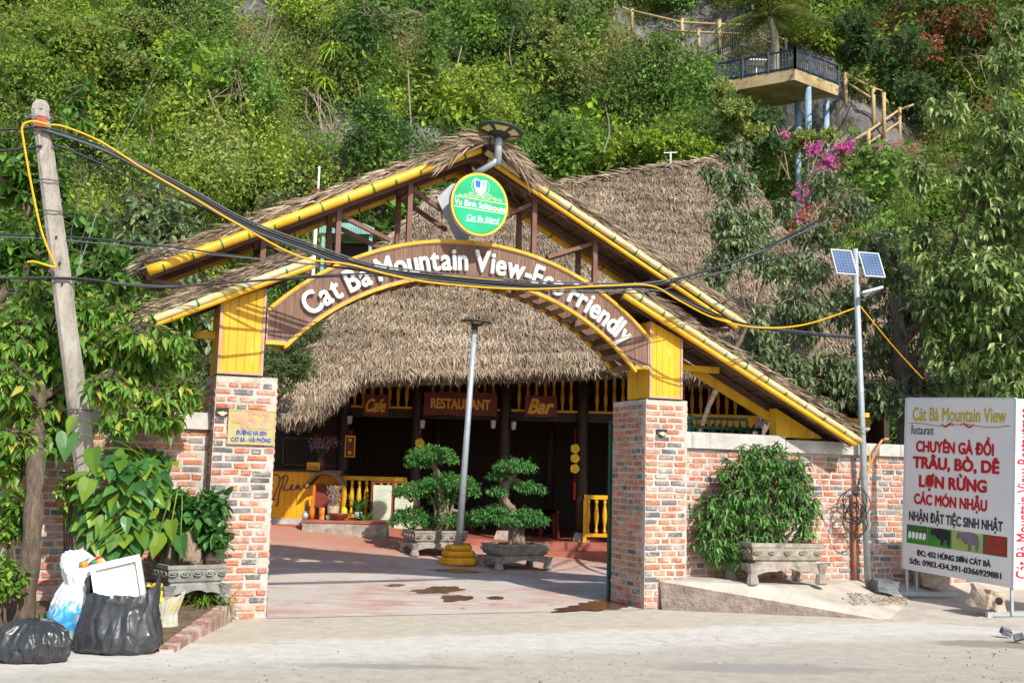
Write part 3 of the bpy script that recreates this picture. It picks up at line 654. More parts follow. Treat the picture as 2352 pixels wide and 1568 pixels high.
for i in range(26):                                               # slats closing the underside, gaps between
    a = -ain+2*ain*(i+.5)/26; p = Vector((CX+(R_IN-.012)*math.sin(a), 0, ACZ+(R_IN-.012)*math.cos(a)))
    MB().beam((p.x, FD+.035, p.z), (p.x, BD-.035, p.z), .075, .016, 0, (math.sin(a),0,math.cos(a))).build('slat', M['rafter'], arc)
tx = 'Cat Ba Mountain View-Eco Friendly'; adv = []
mes = {}
def fat(me, off):
    bv = [v.co.copy() for v in me.vertices]; bf = [tuple(q.vertices) for q in me.polygons]; mb = MB()
    for k, (a, b) in enumerate(((0,0),(1,0),(-1,0),(0,.8),(0,-.8),(.7,.6),(-.7,.6),(.7,-.6),(-.7,-.6))): mb.add([q+Vector((a*off, b*off, .0003*k)) for q in bv], bf)
    me = bpy.data.meshes.new('letter'); me.from_pydata(mb.v, [], mb.f); return me
sz = .355
widths = {' ': .26, '-': .40}
for c in set(tx):
    if c != ' ': mes[c] = fat(text_mesh(c, sz, .022, 0., 'LEFT'), .0092); xs = [v.co.x for v in mes[c].vertices]; widths[c] = (max(xs)-min(xs))/sz+.075
tot = sum(widths[c] for c in tx)*sz; Rt = 3.0; k = (rad(81.5)*Rt)/tot; ang = rad(-39.8); pos = 0
for c in tx:
    wd = widths[c]*sz*k
    if c != ' ':
        me = mes[c].copy(); xs = [v.co.x for v in me.vertices]; cx = (min(xs)+max(xs))/2; a = ang+(pos+wd/2)/Rt
        me.transform(Matrix.Diagonal((min(1.12, k*1.06), 1, 1, 1)) @ Matrix.Translation((-cx, 0, 0)))
        base = Vector((CX+(2.955)*math.sin(a), FD-.030, ACZ+(2.955)*math.cos(a)))
        me.transform(frame(base, (math.cos(a),0,-math.sin(a)), (math.sin(a),0,math.cos(a))))
        me.materials.clear(); me.materials.append(M['white_letter']); link('letter', me, arc)
    pos += wd
# ================================================================ round sign under the apex
M['sign_green'] = mat('sign_green', [(.3,(.0,.30,.10)), (.7,(.01,.42,.20))], 2.5, .4, spec=.3)
M['sign_lime'] = mat('sign_lime', (.55,.80,.42), 3, .35)
M['sign_blue'] = mat('sign_blue', (.02,.14,.50), 3, .35); M['sign_sky'] = mat('sign_sky', (.30,.42,.72), 3, .35); M['sign_white'] = mat('sign_white', (.78,.84,.84), 3, .35)
M['sheet'] = mat('sheet_metal', [(.3,(.30,.32,.36)), (.7,(.42,.44,.48))], 3, .55, metal=.2)
c0 = GL(1101, 470, -.33)
rs_ = gthing('round_sign', 'round green sign with yellow rim and crest under the gate gable', 'sign', None, c0.x, -.33, c0.z)
RY = .365
def disc(R, y0, y1, n=48, sx=.95): return MB().prism([(R*sx*math.cos(2*math.pi*i/n), R*math.sin(2*math.pi*i/n)) for i in range(n)], y0, y1)
disc(RY, .0, .07).build('drum', M['sheet'], rs_)
disc(RY+.003, -.014, -.001).build('rim', M['bamboo'], rs_); disc(RY-.026, -.020, -.0145).build('panel', M['sign_green'], rs_)
def fl(z0, z1, h): 
    x0 = -.93*math.sqrt((RY-.028)**2-z0**2); x1 = .93*math.sqrt((RY-.028)**2-z1**2)
    MB().add([(x0,-.0225,z0),(x1,-.0225,z1),(x1,-.0225,z1+h),(x0,-.0225,z0+h)], [(0,1,2,3)]).build('stripe', M['sign_lime'], rs_)
fl(.055, .030, .011); fl(-.06, -.085, .011)
text('lettering', 'Vu Binh Stilthouse', frame((.004,-.022,-.014), (1,0,-.055), (0,0,1)), .10, M['sign_white'], rs_, .0015, .0016, width=.63)
text('lettering', 'Cat Ba Island', frame((.045,-.022,-.165), (1,0,0), (0,0,1)), .085, M['sign_white'], rs_, .0015, .0005, .35, width=.40)
MB().box(-.17, .24, -.0235, -.0205, -.212, -.205).build('stripe', M['sign_white'], rs_)
cr = MB(); cr.prism([(-.075,.275),(-.04,.285),(0,.275),(.04,.285),(.075,.275),(.075,.20),(.055,.14),(0,.10),(-.055,.14),(-.075,.20)], -.0245, -.0205); cr.build('crest', M['sign_white'], rs_)
MB().prism([(-.068,.272),(-.002,.272),(-.002,.19),(-.06,.195)], -.027, -.0250).build('crest_field', M['sign_blue'], rs_)
MB().prism([(.004,.265),(.066,.265),(.064,.20),(.03,.185)], -.027, -.0250).build('crest_field', M['sign_sky'], rs_)
b = MB()
for i in range(26):
    a0 = rad(-250+i*11.5); a1 = rad(-250+(i+1)*11.5); R0 = .108; 
    b.tube([(R0*math.cos(a0),-.022,.205+R0*math.sin(a0)), (R0*math.cos(a1),-.022,.205+R0*math.sin(a1))], .005, 5)
def scroll(cx, cz, R, turns, flip, t=.0055):
    P = [(cx+flip*R*(1-.75*i/28)*math.cos(turns*6.28*i/28), -.022, cz+R*(1-.75*i/28)*math.sin(turns*6.28*i/28)) for i in range(29)]; b.tube(P, t, 5)
for f in (-1, 1):
    scroll(f*.11, .095, .032, 1.4, f); scroll(f*.18, .072, .026, 1.3, -f); scroll(f*.24, .068, .018, 1.2, f); scroll(f*.045, .080, .026, 1.3, -f)
    b.tube(spline([(0,-.022,.075),(f*.08,-.022,.062),(f*.16,-.022,.078),(f*.27,-.022,.055)], 6), .005, 5)
b.build('scrollwork', M['sign_lime'], rs_)
MB().prism([(-.40,.10),(-.30,.22),(-.22,.30),(-.05,.33),(.1,.1),(0,-.35),(-.03,-.41),(-.12,-.40)], .34, .37).build('rear_board', M['sheet'], rs_)
MB().beam((0,.05,.30), (0,.30,.52), .03, .03).build('bracket', M['brown_steel'], rs_); MB().beam((-.1,.06,-.1), (-.1,.36,-.1), .03, .03).build('bracket', M['brown_steel'], rs_); MB().beam((.1,.06,.1), (.1,.40,.36), .03, .03).build('bracket', M['brown_steel'], rs_)
# ================================================================ solar lamps
M['lamp_dark'] = mat('lamp_dark', (.05,.055,.05), 5, .4); M['lamp_led'] = mat('lamp_led', [(.3,(.55,.55,.16)), (.7,(.72,.62,.36))], 4, .4)
def disc_lamp(parent, R, M4=None):
    """flat round solar head: dark dish, panel on top, lamp fields below"""
    h = MB().lathe([(.03,-.075),(.06,-.07),(R*.55,-.038),(R*.98,-.012),(R,.0),(R*.96,.012),(.02,.022)], 32, M=M4).build('lamp_head', M['lamp_dark'], parent, smooth=True)
    for i in range(6):
        a0 = 2*math.pi*i/6+.25; a1 = a0+.75; pts = []
        for rr, a in ((R*.50,a0),(R*.86,a0),(R*.86,a1),(R*.50,a1)):
            z = -.038+(-.012+.038)*(rr-R*.55)/(R*.43)-.004; pts.append((rr*math.cos(a), rr*math.sin(a), z))
        mbp = MB().add(pts, [(3,2,1,0)], 0, M4); mbp.build('lamp_field', M['lamp_led'], h)
    return h
p0 = GP(1112, 388, -.26); p1 = GP(1143, 372, -.34); p2 = GP(1146, 320, -.34)
rl = thing('solar_lamp', 'round solar lamp on grey elbow pipe at the peak of the gate roof', 'lamp', p1)
MB().tube([GP(1085,402,-.16)-p1, p0-p1, GP(1135,374,-.34)-p1, Vector((0,0,.03))], [.032,.034,.036,.036], 12).build('arm', M['steel'], rl, smooth=True)
MB().tube([Vector((0,0,-.03)), (p2-p1)*.9, p2-p1+Vector((0,0,.02))], [.045,.045,.03], 14).build('pipe', M['steel'], rl, smooth=True)
disc_lamp(rl, .27, Matrix.Translation(p2-p1+Vector((.01,0,.10))) @ Matrix.Rotation(.12, 4, 'Y') @ Matrix.Rotation(-.10, 4, 'X'))
# house plate and two small wall lamps
M['plate'] = mat('brass_plate', [(.3,(.34,.27,.09)), (.5,(.42,.35,.15)), (.7,(.27,.27,.10))], 4, .45, stains=[((.48,.40,.19), 4, .56, .66, None)])
M['plate_red'] = mat('faded_red', [(.3,(.66,.20,.12)), (.7,(.74,.34,.22))], 9, .6); M['plate_blue'] = mat('plate_blue', (.02,.07,.42), 6, .6)
q0 = GL(524, 937); q1 = GL(630, 1025); pc = (q0+q1)/2; pw = q1.x-q0.x-.01; ph = q0.z-q1.z-.02
pl = gthing('house_plate', 'square brass house number plate with faded 452 on the left pillar', 'sign', None, pc.x, -.012, pc.z)
MB().box(-pw/2, pw/2, -.012, .006, -ph/2, ph/2).build('plate', M['plate'], pl)
f = MB()
for a in ((-pw/2,pw/2,-ph/2,-ph/2+.012),(-pw/2,pw/2,ph/2-.012,ph/2),(-pw/2,-pw/2+.012,-ph/2+.0125,ph/2-.0125),(pw/2-.012,pw/2,-ph/2+.0125,ph/2-.0125)): f.box(a[0],a[1],-.017,-.0125,a[2],a[3])
f.build('rim', M['plate'], pl)
text('lettering', '452', frame((0,-.0145,ph*.22), (1,0,0), (0,0,1)), .26, M['plate_red'], pl, .002, .011, width=pw*.78)
text('lettering', 'ĐƯỜNG HÀ SEN', frame((0,-.0145,-ph*.14), (1,0,0), (0,0,1)), .062, M['plate_blue'], pl, .0015, .002, width=pw*.64)
text('lettering', 'CÁT BÀ - HẢI PHÒNG', frame((0,-.0145,-ph*.34), (1,0,0), (0,0,1)), .062, M['plate_blue'], pl, .0015, .002, width=pw*.84)
for px, py, lab in ((510,946,'small black solar wall lamp next to the house number plate'), (1518,993,'small black solar wall lamp high on the right gate pillar')):
    c = GL(px, py); w_ = gthing('wall_lamp', lab, 'lamp', 'small solar wall lamps on the pillars', c.x, -.012, c.z)
    MB().prism([(-.065,.04),(.065,.04),(.065,-.01),(0,-.05),(-.065,-.01)], -.03, .004).build('housing', M['lamp_dark'], w_)
    MB().add([(-.055,-.0315,-.008),(.0,-.033,-.042),(.055,-.0315,-.008),(.0,-.033,.008)], [(0,1,2,3)]).build('lens', M['lamp_led'], w_)
    MB().box(-.06,.06,-.034,-.0305,.014,.037).build('solar_cell', mat('solar_dark', (.02,.025,.04), 3, .2), w_)
# ================================================================ the thatched house
HY = 22.0
RP0 = Vector((0, 20.0, 3.40)); RPN = Vector((0, -1, 1)).normalized()      # plane of the front slope, 45 degrees
house = thing('stilt_house', 'big thatched wooden house with dark columns and yellow balusters behind the gate', 'house', (0,HY,0))
def HW(P): return Vector(P)-Vector((0,HY,0))
def RP(x, y): return on(x, y, RP0, RPN)
outline = [(1000,455),(1140,446),(1290,428),(1420,408),(1540,388),(1640,374),(1690,372),(1750,450),(1812,552),(1900,575),(2010,640),(2110,735),(2150,850),
           (1960,880),(1700,878),(1450,846),(1320,853),(1200,858),(1080,860),(960,863),(880,866),(842,870),(800,890),(770,918),(742,945),(690,966),(640,968),(622,945),(650,890),(735,790),(830,640),(920,535)]
PO = [RP(x, y) for x, y in outline]
def slope_piece(name, pts, nrm, down, cnt, ln, wd, lift=.10, spread=.45, base=True, seed=1, course=.42):
    r = random.Random(seed); o = MB().slab([HW(p) for p in pts], -nrm*.22).build(name, M['thatch_base'], house)
    bm = bmesh.new(); vs = [bm.verts.new(HW(p)) for p in pts]; fc = bm.faces.new(vs); res = bmesh.ops.triangulate(bm, faces=[fc])
    tri = [tuple(v.co.copy() for v in q.verts) for q in bm.faces]; bm.free(); mb = MB()
    strands(mb, tri, down, nrm, cnt, ln, wd, lift, spread, r, .13, course); return o, mb, r
dn = Vector((0,-1,-1)).normalized()
o, mb, r = slope_piece('front_roof', PO, RPN, dn, 105000, .25, .0155, .06, .36)
ev = [HW(p) for p in PO[12:27]]
for i in range(len(ev)-1):                                        # layered shaggy eave
    L = (ev[i+1]-ev[i]).length; fringe(mb, ev[i]+Vector((0,.1,.13)), ev[i+1]+Vector((0,.1,.13)), Vector((0,-1,0)), int(L*560), .26, .018, r, 1.1)
    fringe(mb, ev[i]+Vector((0,.15,.32)), ev[i+1]+Vector((0,.15,.32)), Vector((0,-1,0)), int(L*460), .34, .018, r, .7)
rv = [HW(p) for p in PO[5:9]]
for i in range(len(rv)-1):                                        # drooping right verge
    fringe(mb, rv[i], rv[i+1], Vector((1,-.2,.0)), 420, .55, .03, r, 1.2)
rg = [HW(p) for p in PO[0:7]]
for i in range(len(rg)-1):
    for _ in range(240):
        p = rg[i].lerp(rg[i+1], r.random())+Vector((0,r.uniform(-.1,.15),r.uniform(-.02,.10))); blade(mb, p, Vector((r.choice((-1,1)),-.5,-.3)).normalized(), RPN, .35, .03, .03, .4, r)
lf = [HW(p) for p in PO[26:]]+[HW(PO[0])]
for i in range(len(lf)-1):
    L = (lf[i+1]-lf[i]).length
    for _ in range(int(L*130)):
        p = lf[i].lerp(lf[i+1], r.random()); blade(mb, p, Vector((-.5,-.6,-.8)).normalized(), RPN, .36, .03, .08, .4, r)
mb.build('thatch', M['thatch'], o, kind='stuff')
# rear slope and hips (seen only from the side)
rl_, rr_ = PO[0], PO[6]; 
back = [rr_, rl_, Vector((-6.5,31.5,2.8)), Vector((7.5,31.5,2.8))]
MB().slab([HW(p) for p in back], (0,-.1,-.2)).build('rear_roof', M['thatch_base'], house)
hip = [rl_, PO[26], Vector((-6.5,31.5,2.8))]; MB().slab([HW(p) for p in hip], (.15,0,-.2)).build('hip_roof', M['thatch_base'], house)
hipr = [PO[8], PO[12], Vector((7.5,31.5,2.8)), PO[8]+Vector((.2,4,0))]; MB().slab([HW(p) for p in hipr], (-.1,0,-.2)).build('hip_roof', M['thatch_base'], house)
# floor, rear wall, columns
ZR = .27
FZ = lambda x: .33+.36*clamp((-x-.5)/3.2)
floorR = [HW(at(1100,1262,HY-.4)), HW(at(1420,1292,HY-.4))]
M['tilered'] = mat('red_floor', [(.3,(.26,.07,.045)), (.7,(.38,.13,.09))], 3, .5, .2, 20)
xl, xr = -5.6, 7.0
for nm, y0, dz in (('floor_step', -1.0, -.14), ('floor', -.55, 0.)):
    f = MB(); N = 16
    for i in range(N):
        a = xl+(xr-xl)*i/N; b = xl+(xr-xl)*(i+1)/N; za = FZ(a)+dz; zb = FZ(b)+dz
        f.add([(a,y0,-.2),(b,y0,-.2),(b,8,-.2),(a,8,-.2),(a,y0,za),(b,y0,zb),(b,8,zb),(a,8,za)], [(4,5,6,7),(0,1,5,4)])
    f.build(nm, M['tilered'], house)
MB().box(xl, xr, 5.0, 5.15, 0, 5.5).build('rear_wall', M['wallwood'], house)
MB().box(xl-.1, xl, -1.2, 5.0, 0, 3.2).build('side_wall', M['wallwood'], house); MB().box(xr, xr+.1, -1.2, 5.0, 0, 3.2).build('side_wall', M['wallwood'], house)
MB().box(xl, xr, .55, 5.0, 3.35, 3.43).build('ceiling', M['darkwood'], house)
for i in range(14):                                               # wall panels with battens
    x = xl+.9*i+.3; MB().box(x, x+.05, 4.95, 4.998, .3, 3.3).build('batten', M['darkwood'], house)
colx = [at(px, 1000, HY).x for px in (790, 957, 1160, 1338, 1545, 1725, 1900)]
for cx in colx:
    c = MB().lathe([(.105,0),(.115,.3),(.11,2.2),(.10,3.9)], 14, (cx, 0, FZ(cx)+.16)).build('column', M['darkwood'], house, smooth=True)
    MB().lathe([(.24,-.02),(.23,.03),(.17,.15),(.15,.17)], 4, (cx, 0, FZ(cx)), ph=math.pi/4).build('plinth', M['stone'], c)
for x in (-4.2, -1.6, .9, 3.0): MB().lathe([(.10,0),(.10,3.4)], 12, (x, 2.6, FZ(x))).build('column', M['darkwood'], house, smooth=True)
# frieze of turned balusters below the eaves
sill_z = [at(796,931,HY).z, at(1176,941,HY).z, at(1416,942,HY).z]; SZ = sum(sill_z)/3
bal = MB().lathe([(.026,0),(.028,.05),(.020,.07),(.036,.15),(.042,.23),(.034,.33),(.020,.38),(.030,.40),(.020,.42),(.034,.50),(.036,.58),(.028,.66),(.022,.69),(.030,.72),(.030,.80)], 10)
bme = bpy.data.meshes.new('baluster'); bme.from_pydata(bal.v, [], bal.f); bme.materials.append(M['yellow_baluster']); bme.polygons.foreach_set('use_smooth', [True]*len(bme.polygons))
fz = MB().box(colx[0]-1.3, colx[-1]+.3, .02, .10, SZ-.045, SZ).build('frieze', M['yellow_baluster'], house)
MB().box(colx[0]-1.3, colx[-1]+.3, .0, .12, SZ+.80, SZ+.90).build('top_rail', M['yellow_baluster'], fz)
MB().box(xl, xr, .10, .2, SZ-.22, SZ-.06).build('tie_beam', M['darkwood'], house)
x = colx[0]-1.2
while x < colx[-1]:
    if min(abs(x-c) for c in colx) > .15:
        b = link('baluster', bme, fz); b.location = (x, .06, SZ)
    x += .172
# hanging valance and rail seen past the right pillar
va = MB(); z0 = at(1700,966,HY-.9).z
for i in range(26):
    x0 = at(1590,970,HY-.9).x+.13*i; va.prism([(x0,z0),(x0+.13,z0),(x0+.13,z0-.05),(x0+.065,z0-.16),(x0,z0-.05)], -.92, -.90)
va.build('valance', M['yellow_baluster'], house)
xa = at(1590,970,HY-.9).x; MB().box(xa, xa+3.4, -.94, -.86, z0, z0+.10).build('valance_board', M['yellow'], house)
M['green_rail'] = mat('green_rail', (.015,.09,.055), 5, .5)
gr = MB(); za = at(1650,962,HY-2).z; xb = at(1585,962,HY-2).x
gr.box(xb, xb+1.0, -2.02, -1.98, za-.02, za+.03); gr.box(xb, xb+1.0, -2.02, -1.98, za-.75, za-.70)
for i in range(9): gr.box(xb+.11*i, xb+.11*i+.022, -2.01, -1.99, za-.70, za-.02)
gr.box(xb+1.0, xb+1.04, -2.02, -1.98, 0, za+.03); gr.box(xb-.04, xb, -2.02, -1.98, 0, za+.03)
t = thing('green_railing', 'dark green metal railing behind the right brick wall', 'railing', (0,HY,0)); gr.build('rails', M['green_rail'], t)
# boarding and frame of the left corner
MB().box(-5.3, -3.55, .9, .96, .6, 3.0).build('panel', mat('brown_panel', [(.3,(.035,.02,.013)), (.7,(.06,.035,.022))], 4, .6), house)
bf = MB(); a = at(650,1003,HY+.85); b = at(795,1072,HY+.85)
for q in ((a.x,b.x,a.z-.03,a.z),(a.x,b.x,b.z,b.z+.03),(a.x,a.x+.03,b.z,a.z)): bf.box(q[0],q[1],.86,.895,q[2],q[3])
bf.build('panel_frame', mat('olive_frame', (.16,.11,.025), 5, .6), house)
# ---------------------------------------------------------------- name boards below the frieze
M['board_red'] = mat('board_red', [(.3,(.12,.022,.016)), (.7,(.18,.038,.025))], 5, .5); M['board_gold'] = mat('board_gold', [(.3,(.66,.32,.03)), (.7,(.80,.44,.07))], 6, .45)
def hboard(label, x0, y0, x1, y1, body, shear, off, name, size, wob=.012, wfrac=.82, sx=1.):
    a = at(x0, y0, HY-.16); b = at(x1, y1, HY-.16); c = (a+b)/2; w = b.x-a.x; h = a.z-b.z
    t = thing('name_board', label, 'sign', c, 0, 'red name boards under the eaves'); r = random.Random(len(body)); n = 10
    top = [(-w/2+w*i/n, h/2+wob*math.sin(i*1.3+len(body))) for i in range(n+1)]; bot = [(w/2-w*i/n+r.uniform(-.005,.005), -h/2+wob*math.sin(i*1.1)) for i in range(n+1)]
    MB().prism(top+bot, 0, .03).build('board', M['board_red'], t)
    text('lettering', body, frame((0,-.006,0), (1,0,-.01), (0,0,1)), size, M['board_gold'], t, .006, off, shear, sx, width=w*wfrac)
    for s in (-.35, .35): MB().beam((w*s,.02,h/2-.01), (w*s,.13,h/2+.02), .015, .015).build('hook', M['darkwood'], t)
hboard('small red board reading Cafe in slanted gold letters', 836, 905, 891, 956, 'Cafe', .45, .012, 'Cafe', .36)
hboard('wide red board reading RESTAURANT in gold capitals', 975, 899, 1141, 956, 'RESTAURANT', 0, .012, 'r', .27)
hboard('small red board reading Bar in slanted gold letters', 1206, 908, 1279, 958, 'Bar', .35, .018, 'b', .40)
# lanterns on the columns
M['lantern_glass'] = mat('lantern_glass', (.55,.52,.48), 4, .3)
for px, py, lab in ((803,962,'beside the small Cafe board'), (970,972,'left of the RESTAURANT board'), (1133,972,'under the right end of the RESTAURANT board'), (1180,975,'left of the Bar board')):
    p = at(px, py, HY-.14); t = thing('wall_lantern', 'small glass wall lantern on a dark column '+lab, 'lantern', p, 0, 'wall lanterns on the columns')
    MB().lathe([(.02,-.10),(.045,-.08),(.055,.05),(.03,.09)], 6).build('glass', M['lantern_glass'], t)
    MB().lathe([(.065,.05),(.05,.08),(.015,.13),(.006,.16)], 6, (0,0,.012)).build('cap', M['darkwood'], t); MB().beam((0,0,.12), (0,.13,.15), .02, .02).build('bracket', M['darkwood'], t)
# strings of yellow paper blossoms
M['blossom'] = mat('blossom_yellow', [(.3,(.68,.42,.012)), (.7,(.80,.55,.03))], 8, .6); M['tassel'] = mat('tassel_red', (.45,.02,.015), 8, .7)
for px, ys, lab, tas in ((1322, (1030,1052,1076), 'string of three yellow paper blossoms with a red tassel on the column', True), (966, (1017,1040), 'short string of yellow paper blossoms above the taller bonsai', False)):
    p0_ = at(px, ys[0]-45, HY-.17); t = thing('blossom_string', lab, 'decoration', p0_)
    zb = at(px, ys[-1]+(20 if not tas else 70), HY-.17).z-p0_.z
    MB().tube([(0,0,.0),(0,0,zb)], .004, 5).build('cord', M['tassel'], t)
    MB().beam((0,0,0), (0,.09,.0), .01, .01).build('hook', M['darkwood'], t)
    for y in ys:
        z = at(px, y, HY-.17).z-p0_.z; pts = []
        for i in range(30): a = 2*math.pi*i/30; R = .082*(1+.13*abs(math.cos(2.5*a))); pts.append((R*math.cos(a), z+R*math.sin(a)))
        bl = MB().prism(pts, -.02, .0).build('blossom', M['blossom'], t)
        MB().lathe([(.03,0),(.03,.008)], 10, M=Matrix.Translation((0,-.021,z)) @ Matrix.Rotation(math.pi/2, 4, 'X')).build('centre', M['board_gold'], bl)
    if tas: MB().lathe([(.012,0),(.024,-.05),(.022,-.34),(.006,-.36)], 8, (0,0,zb+.34)).build('tassel', M['tassel'], t)
p0_ = at(805,1000,HY-.16); t = thing('hanging_scroll', 'painted wooden hanging ornament on the column beside the counter', 'decoration', p0_)
MB().box(-.10,.10,-.012,.012,-.42,.0).build('panel', M['board_gold'], t); MB().lathe([(.03,0),(.06,.03),(.03,.08)], 8, (0,0,.03)).build('knob', M['redwood'], t); MB().box(-.08,.08,-.015,-.0125,-.40,-.03).build('field', M['redwood'], t)
for z in (-.09,-.33): MB().lathe([(.035,0),(.035,.01)], 8, M=Matrix.Translation((0,-.016,z)) @ Matrix.Rotation(math.pi/2,4,'X')).build('rosette', M['blossom'], t)
# ---------------------------------------------------------------- low railings, menu boards
M['rail_gold'] = M['yellow_baluster']
lb = MB().lathe([(.030,0),(.034,.06),(.022,.08),(.022,.12),(.044,.24),(.048,.34),(.034,.46),(.022,.52),(.034,.56),(.034,.62)], 10)
lbm = bpy.data.meshes.new('baluster'); lbm.from_pydata(lb.v, [], lb.f); lbm.materials.append(M['rail_gold']); lbm.polygons.foreach_set('use_smooth', [True]*len(lbm.polygons))
def railing(label, xa, xb, y, zf, n, grp='yellow baluster railings of the house'):
    t = thing('railing', label, 'railing', (xa,y,zf), 0, grp); L = xb-xa
    MB().box(0,L,-.05,.05,.82,.90).build('handrail', M['rail_gold'], t); MB().box(0,L,-.04,.04,.10,.165).build('foot_rail', M['rail_gold'], t)
    for i in range(n): b = link('baluster', lbm, t); b.location = (L*(i+.5)/n, 0, .165); b.scale = (1,1,(.82-.165)/.62)
    for x in (.02, L-.02): MB().box(x-.035,x+.035,-.035,.035,-.02,.82).build('newel', M['rail_gold'], t)
ra = at(1342,1135,HY-.2); railing('yellow baluster railing right of the blossom string column', ra.x, ra.x+2.9, HY-.2, FZ(2)+.0, 18)
la = at(785,1082,HY-.2); railing('yellow baluster railing behind the pale menu boards', la.x, at(935,1082,HY-.2).x, HY-.2, FZ(la.x+.5), 9)
M['menu'] = mat('menu_print', [(.3,(.50,.54,.42)), (.7,(.58,.60,.47))], 2, .5)
m0 = at(852,1190,HY-.42); t = thing('menu_board', 'pair of pale printed menu panels in a red wood frame against the railing', 'board', (m0.x,HY-.46,FZ(m0.x+.4)-.14))
for i in range(2):
    x0 = .03+i*.42; pn = MB().box(x0,x0+.36,0,.02,.06,.94).build('panel', M['menu'], t)
    for k in range(17): MB().box(x0+.05+.02*(k%3),x0+.30-.03*((k*7)%4),-.0025,-.0005,.14+k*.044,.150+k*.044).build('print_line', mat('print_grey', (.38,.43,.33), 9, .6) if k == 0 and i == 0 else bpy.data.materials['print_grey'], pn)
for x in (0,.405,.825): MB().box(x-.015,x+.015,-.01,.03,0,.98).build('stile', M['redwood'], t)
MB().box(-.015,.84,-.012,.032,.98,1.01).build('rail', M['redwood'], t)
# ---------------------------------------------------------------- reception counter
cA = at(560,1083,21.35); cB = at(782,1083,21.35); zc = cA.z; cz0 = at(700,1190,21.35).z
ct = thing('reception_counter', 'yellow plank reception counter with purple lettering left of the altar', 'counter', (cA.x,21.35,cz0))
L = cB.x-cA.x; H = 1.54-cz0-.0
MB().box(0,L,.02,.6,0,H).build('body', M['yellow_dark'], ct)
n = 16
for i in range(n): MB().box(L*i/n+.002,L*(i+1)/n-.002,0,.018,.0,H).build('plank', mat('counter_orange', [(.3,(.72,.30,.008)), (.7,(.80,.38,.012))], 3, .45) if i == 0 else bpy.data.materials['counter_orange'], ct)
MB().box(-.05,L+.04,-.05,.65,H,H+.04).build('counter_top', M['darkwood'], ct)
MB().box(0,L,-.02,.5,-.5,-.002).build('base', M['mortar'], ct)
M['purple'] = mat('purple_letter', (.12,.055,.10), 5, .5)
sc_ = at(628,1083,21.35).x-cA.x; k_ = px2mm = 21.35/FPX          # loose brush script, partly behind the pillar
def brush(pts, w): 
    P = [Vector((sc_+x*k_, -.012, H-y*k_)) for x, y in pts]; MB().tube(spline(P, 6), w*k_, 6).build('script_stroke', M['purple'], ct, smooth=True)
brush([(-6,10),(8,8),(16,18),(12,34),(6,52),(2,62)], 1.3); brush([(24,12),(22,28),(16,48),(13,74),(8,78)], 1.6); brush([(-4,66),(8,62)], 1.3); brush([(14,20),(26,10),(34,14),(28,32),(24,40),(34,42),(44,36)], 1.4)
brush([(44,36),(46,30),(40,34),(44,42),(52,38),(54,30),(56,40),(60,30),(62,40),(68,36),(72,28),(74,36),(80,34)], 1.2); brush([(80,36),(90,22),(96,12),(94,20),(88,30)], 1.4)
# things on the counter
fx = at(735,1082,21.55); vz = zc+.042
t = thing('orchid_vase', 'vase of purple pink orchids on the reception counter', 'vase', (fx.x,21.55,vz))
MB().lathe([(.06,0),(.10,.08),(.09,.18),(.05,.24),(.06,.27)], 12).build('vase', M['redwood'], t, smooth=True)
M['orchid'] = island('orchid_petal', [(0,(.22,.08,.20)), (.5,(.38,.18,.33)), (1,(.52,.34,.48))], .6, .3)
ob = MB(); st = MB(); r = random.Random(4)
for i in range(9):
    a = r.uniform(-1,1); P = spline([(0,0,.2),(a*.12,r.uniform(-.05,.05),.40),(a*.27,r.uniform(-.08,.08),.52+r.uniform(-.06,.08))], 5); st.tube(P, .005, 5)
    for k in range(26):
        c = P[-1]+Vector((r.gauss(0,.055),r.gauss(0,.05),r.gauss(0,.05))); u = Vector((r.gauss(0,1),r.gauss(0,1),r.gauss(0,1))).normalized(); v = u.orthogonal().normalized()
        ob.add([c-u*.022, c+v*.016, c+u*.022, c-v*.016], [(0,1,2,3)])
st.build('stem', mat('stem_green', (.05,.12,.03), 6, .6), t); ob.build('petals', M['orchid'], t)
sx_ = at(719,1082,21.4); t = thing('desk_sign', 'yellow reception sign with red letters on the counter', 'sign', (sx_.x,21.42,vz))
MB().box(-.125,.125,-.01,.01,.0,.17).build('board', M['bamboo'], t); text('lettering', 'LỄ TÂN', frame((0,-.012,.09), (1,0,0), (0,0,1)), .08, M['tassel'], t, .001, .002, width=.18)
MB().box(-.10,.10,-.06,.06,-.0,.006).build('foot', M['bamboo'], t)
# ---------------------------------------------------------------- altar on its low platform
ap = at(770,1200,21.0); AZ = at(740,1192,20.95).z
t = thing('altar_platform', 'low cement and red tile platform in front of the counter', 'platform', (ap.x,21.0,0))
MB().box(-.55,1.0,-.35,.45,-.1,AZ-.05).build('base', M['stone'], t); MB().box(-.57,1.02,-.37,.47,AZ-.049,AZ).build('tile_top', M['tilered'], t)
a0 = at(735,1190,21.15); t = thing('altar', 'small wooden spirit altar with curved roof and open front', 'altar', (a0.x+.1,21.15,AZ)); t.scale = (.78,.9,.80)
MB().box(-.30,.30,-.18,.2,0,.06).build('base', M['redwood'], t)
for x in (-.27,.27): MB().box(x-.03,x+.03,-.16,-.10,.06,.78).build('post', mat('altar_orange', (.55,.16,.02), 5, .45) if x < 0 else bpy.data.materials['altar_orange'], t)
MB().box(-.28,.28,.14,.18,.06,.80).build('back', M['redwood'], t)
MB().prism([(-.46,.80),(-.36,.84),(-.2,1.0),(0,1.05),(.2,1.0),(.36,.84),(.46,.80),(.44,.86),(.25,1.06),(0,1.12),(-.25,1.06),(-.44,.86)], -.24, .24).build('roof', M['darkwood'], t)
MB().box(-.26,.26,-.16,.14,.28,.31).build('shelf', M['redwood'], t)
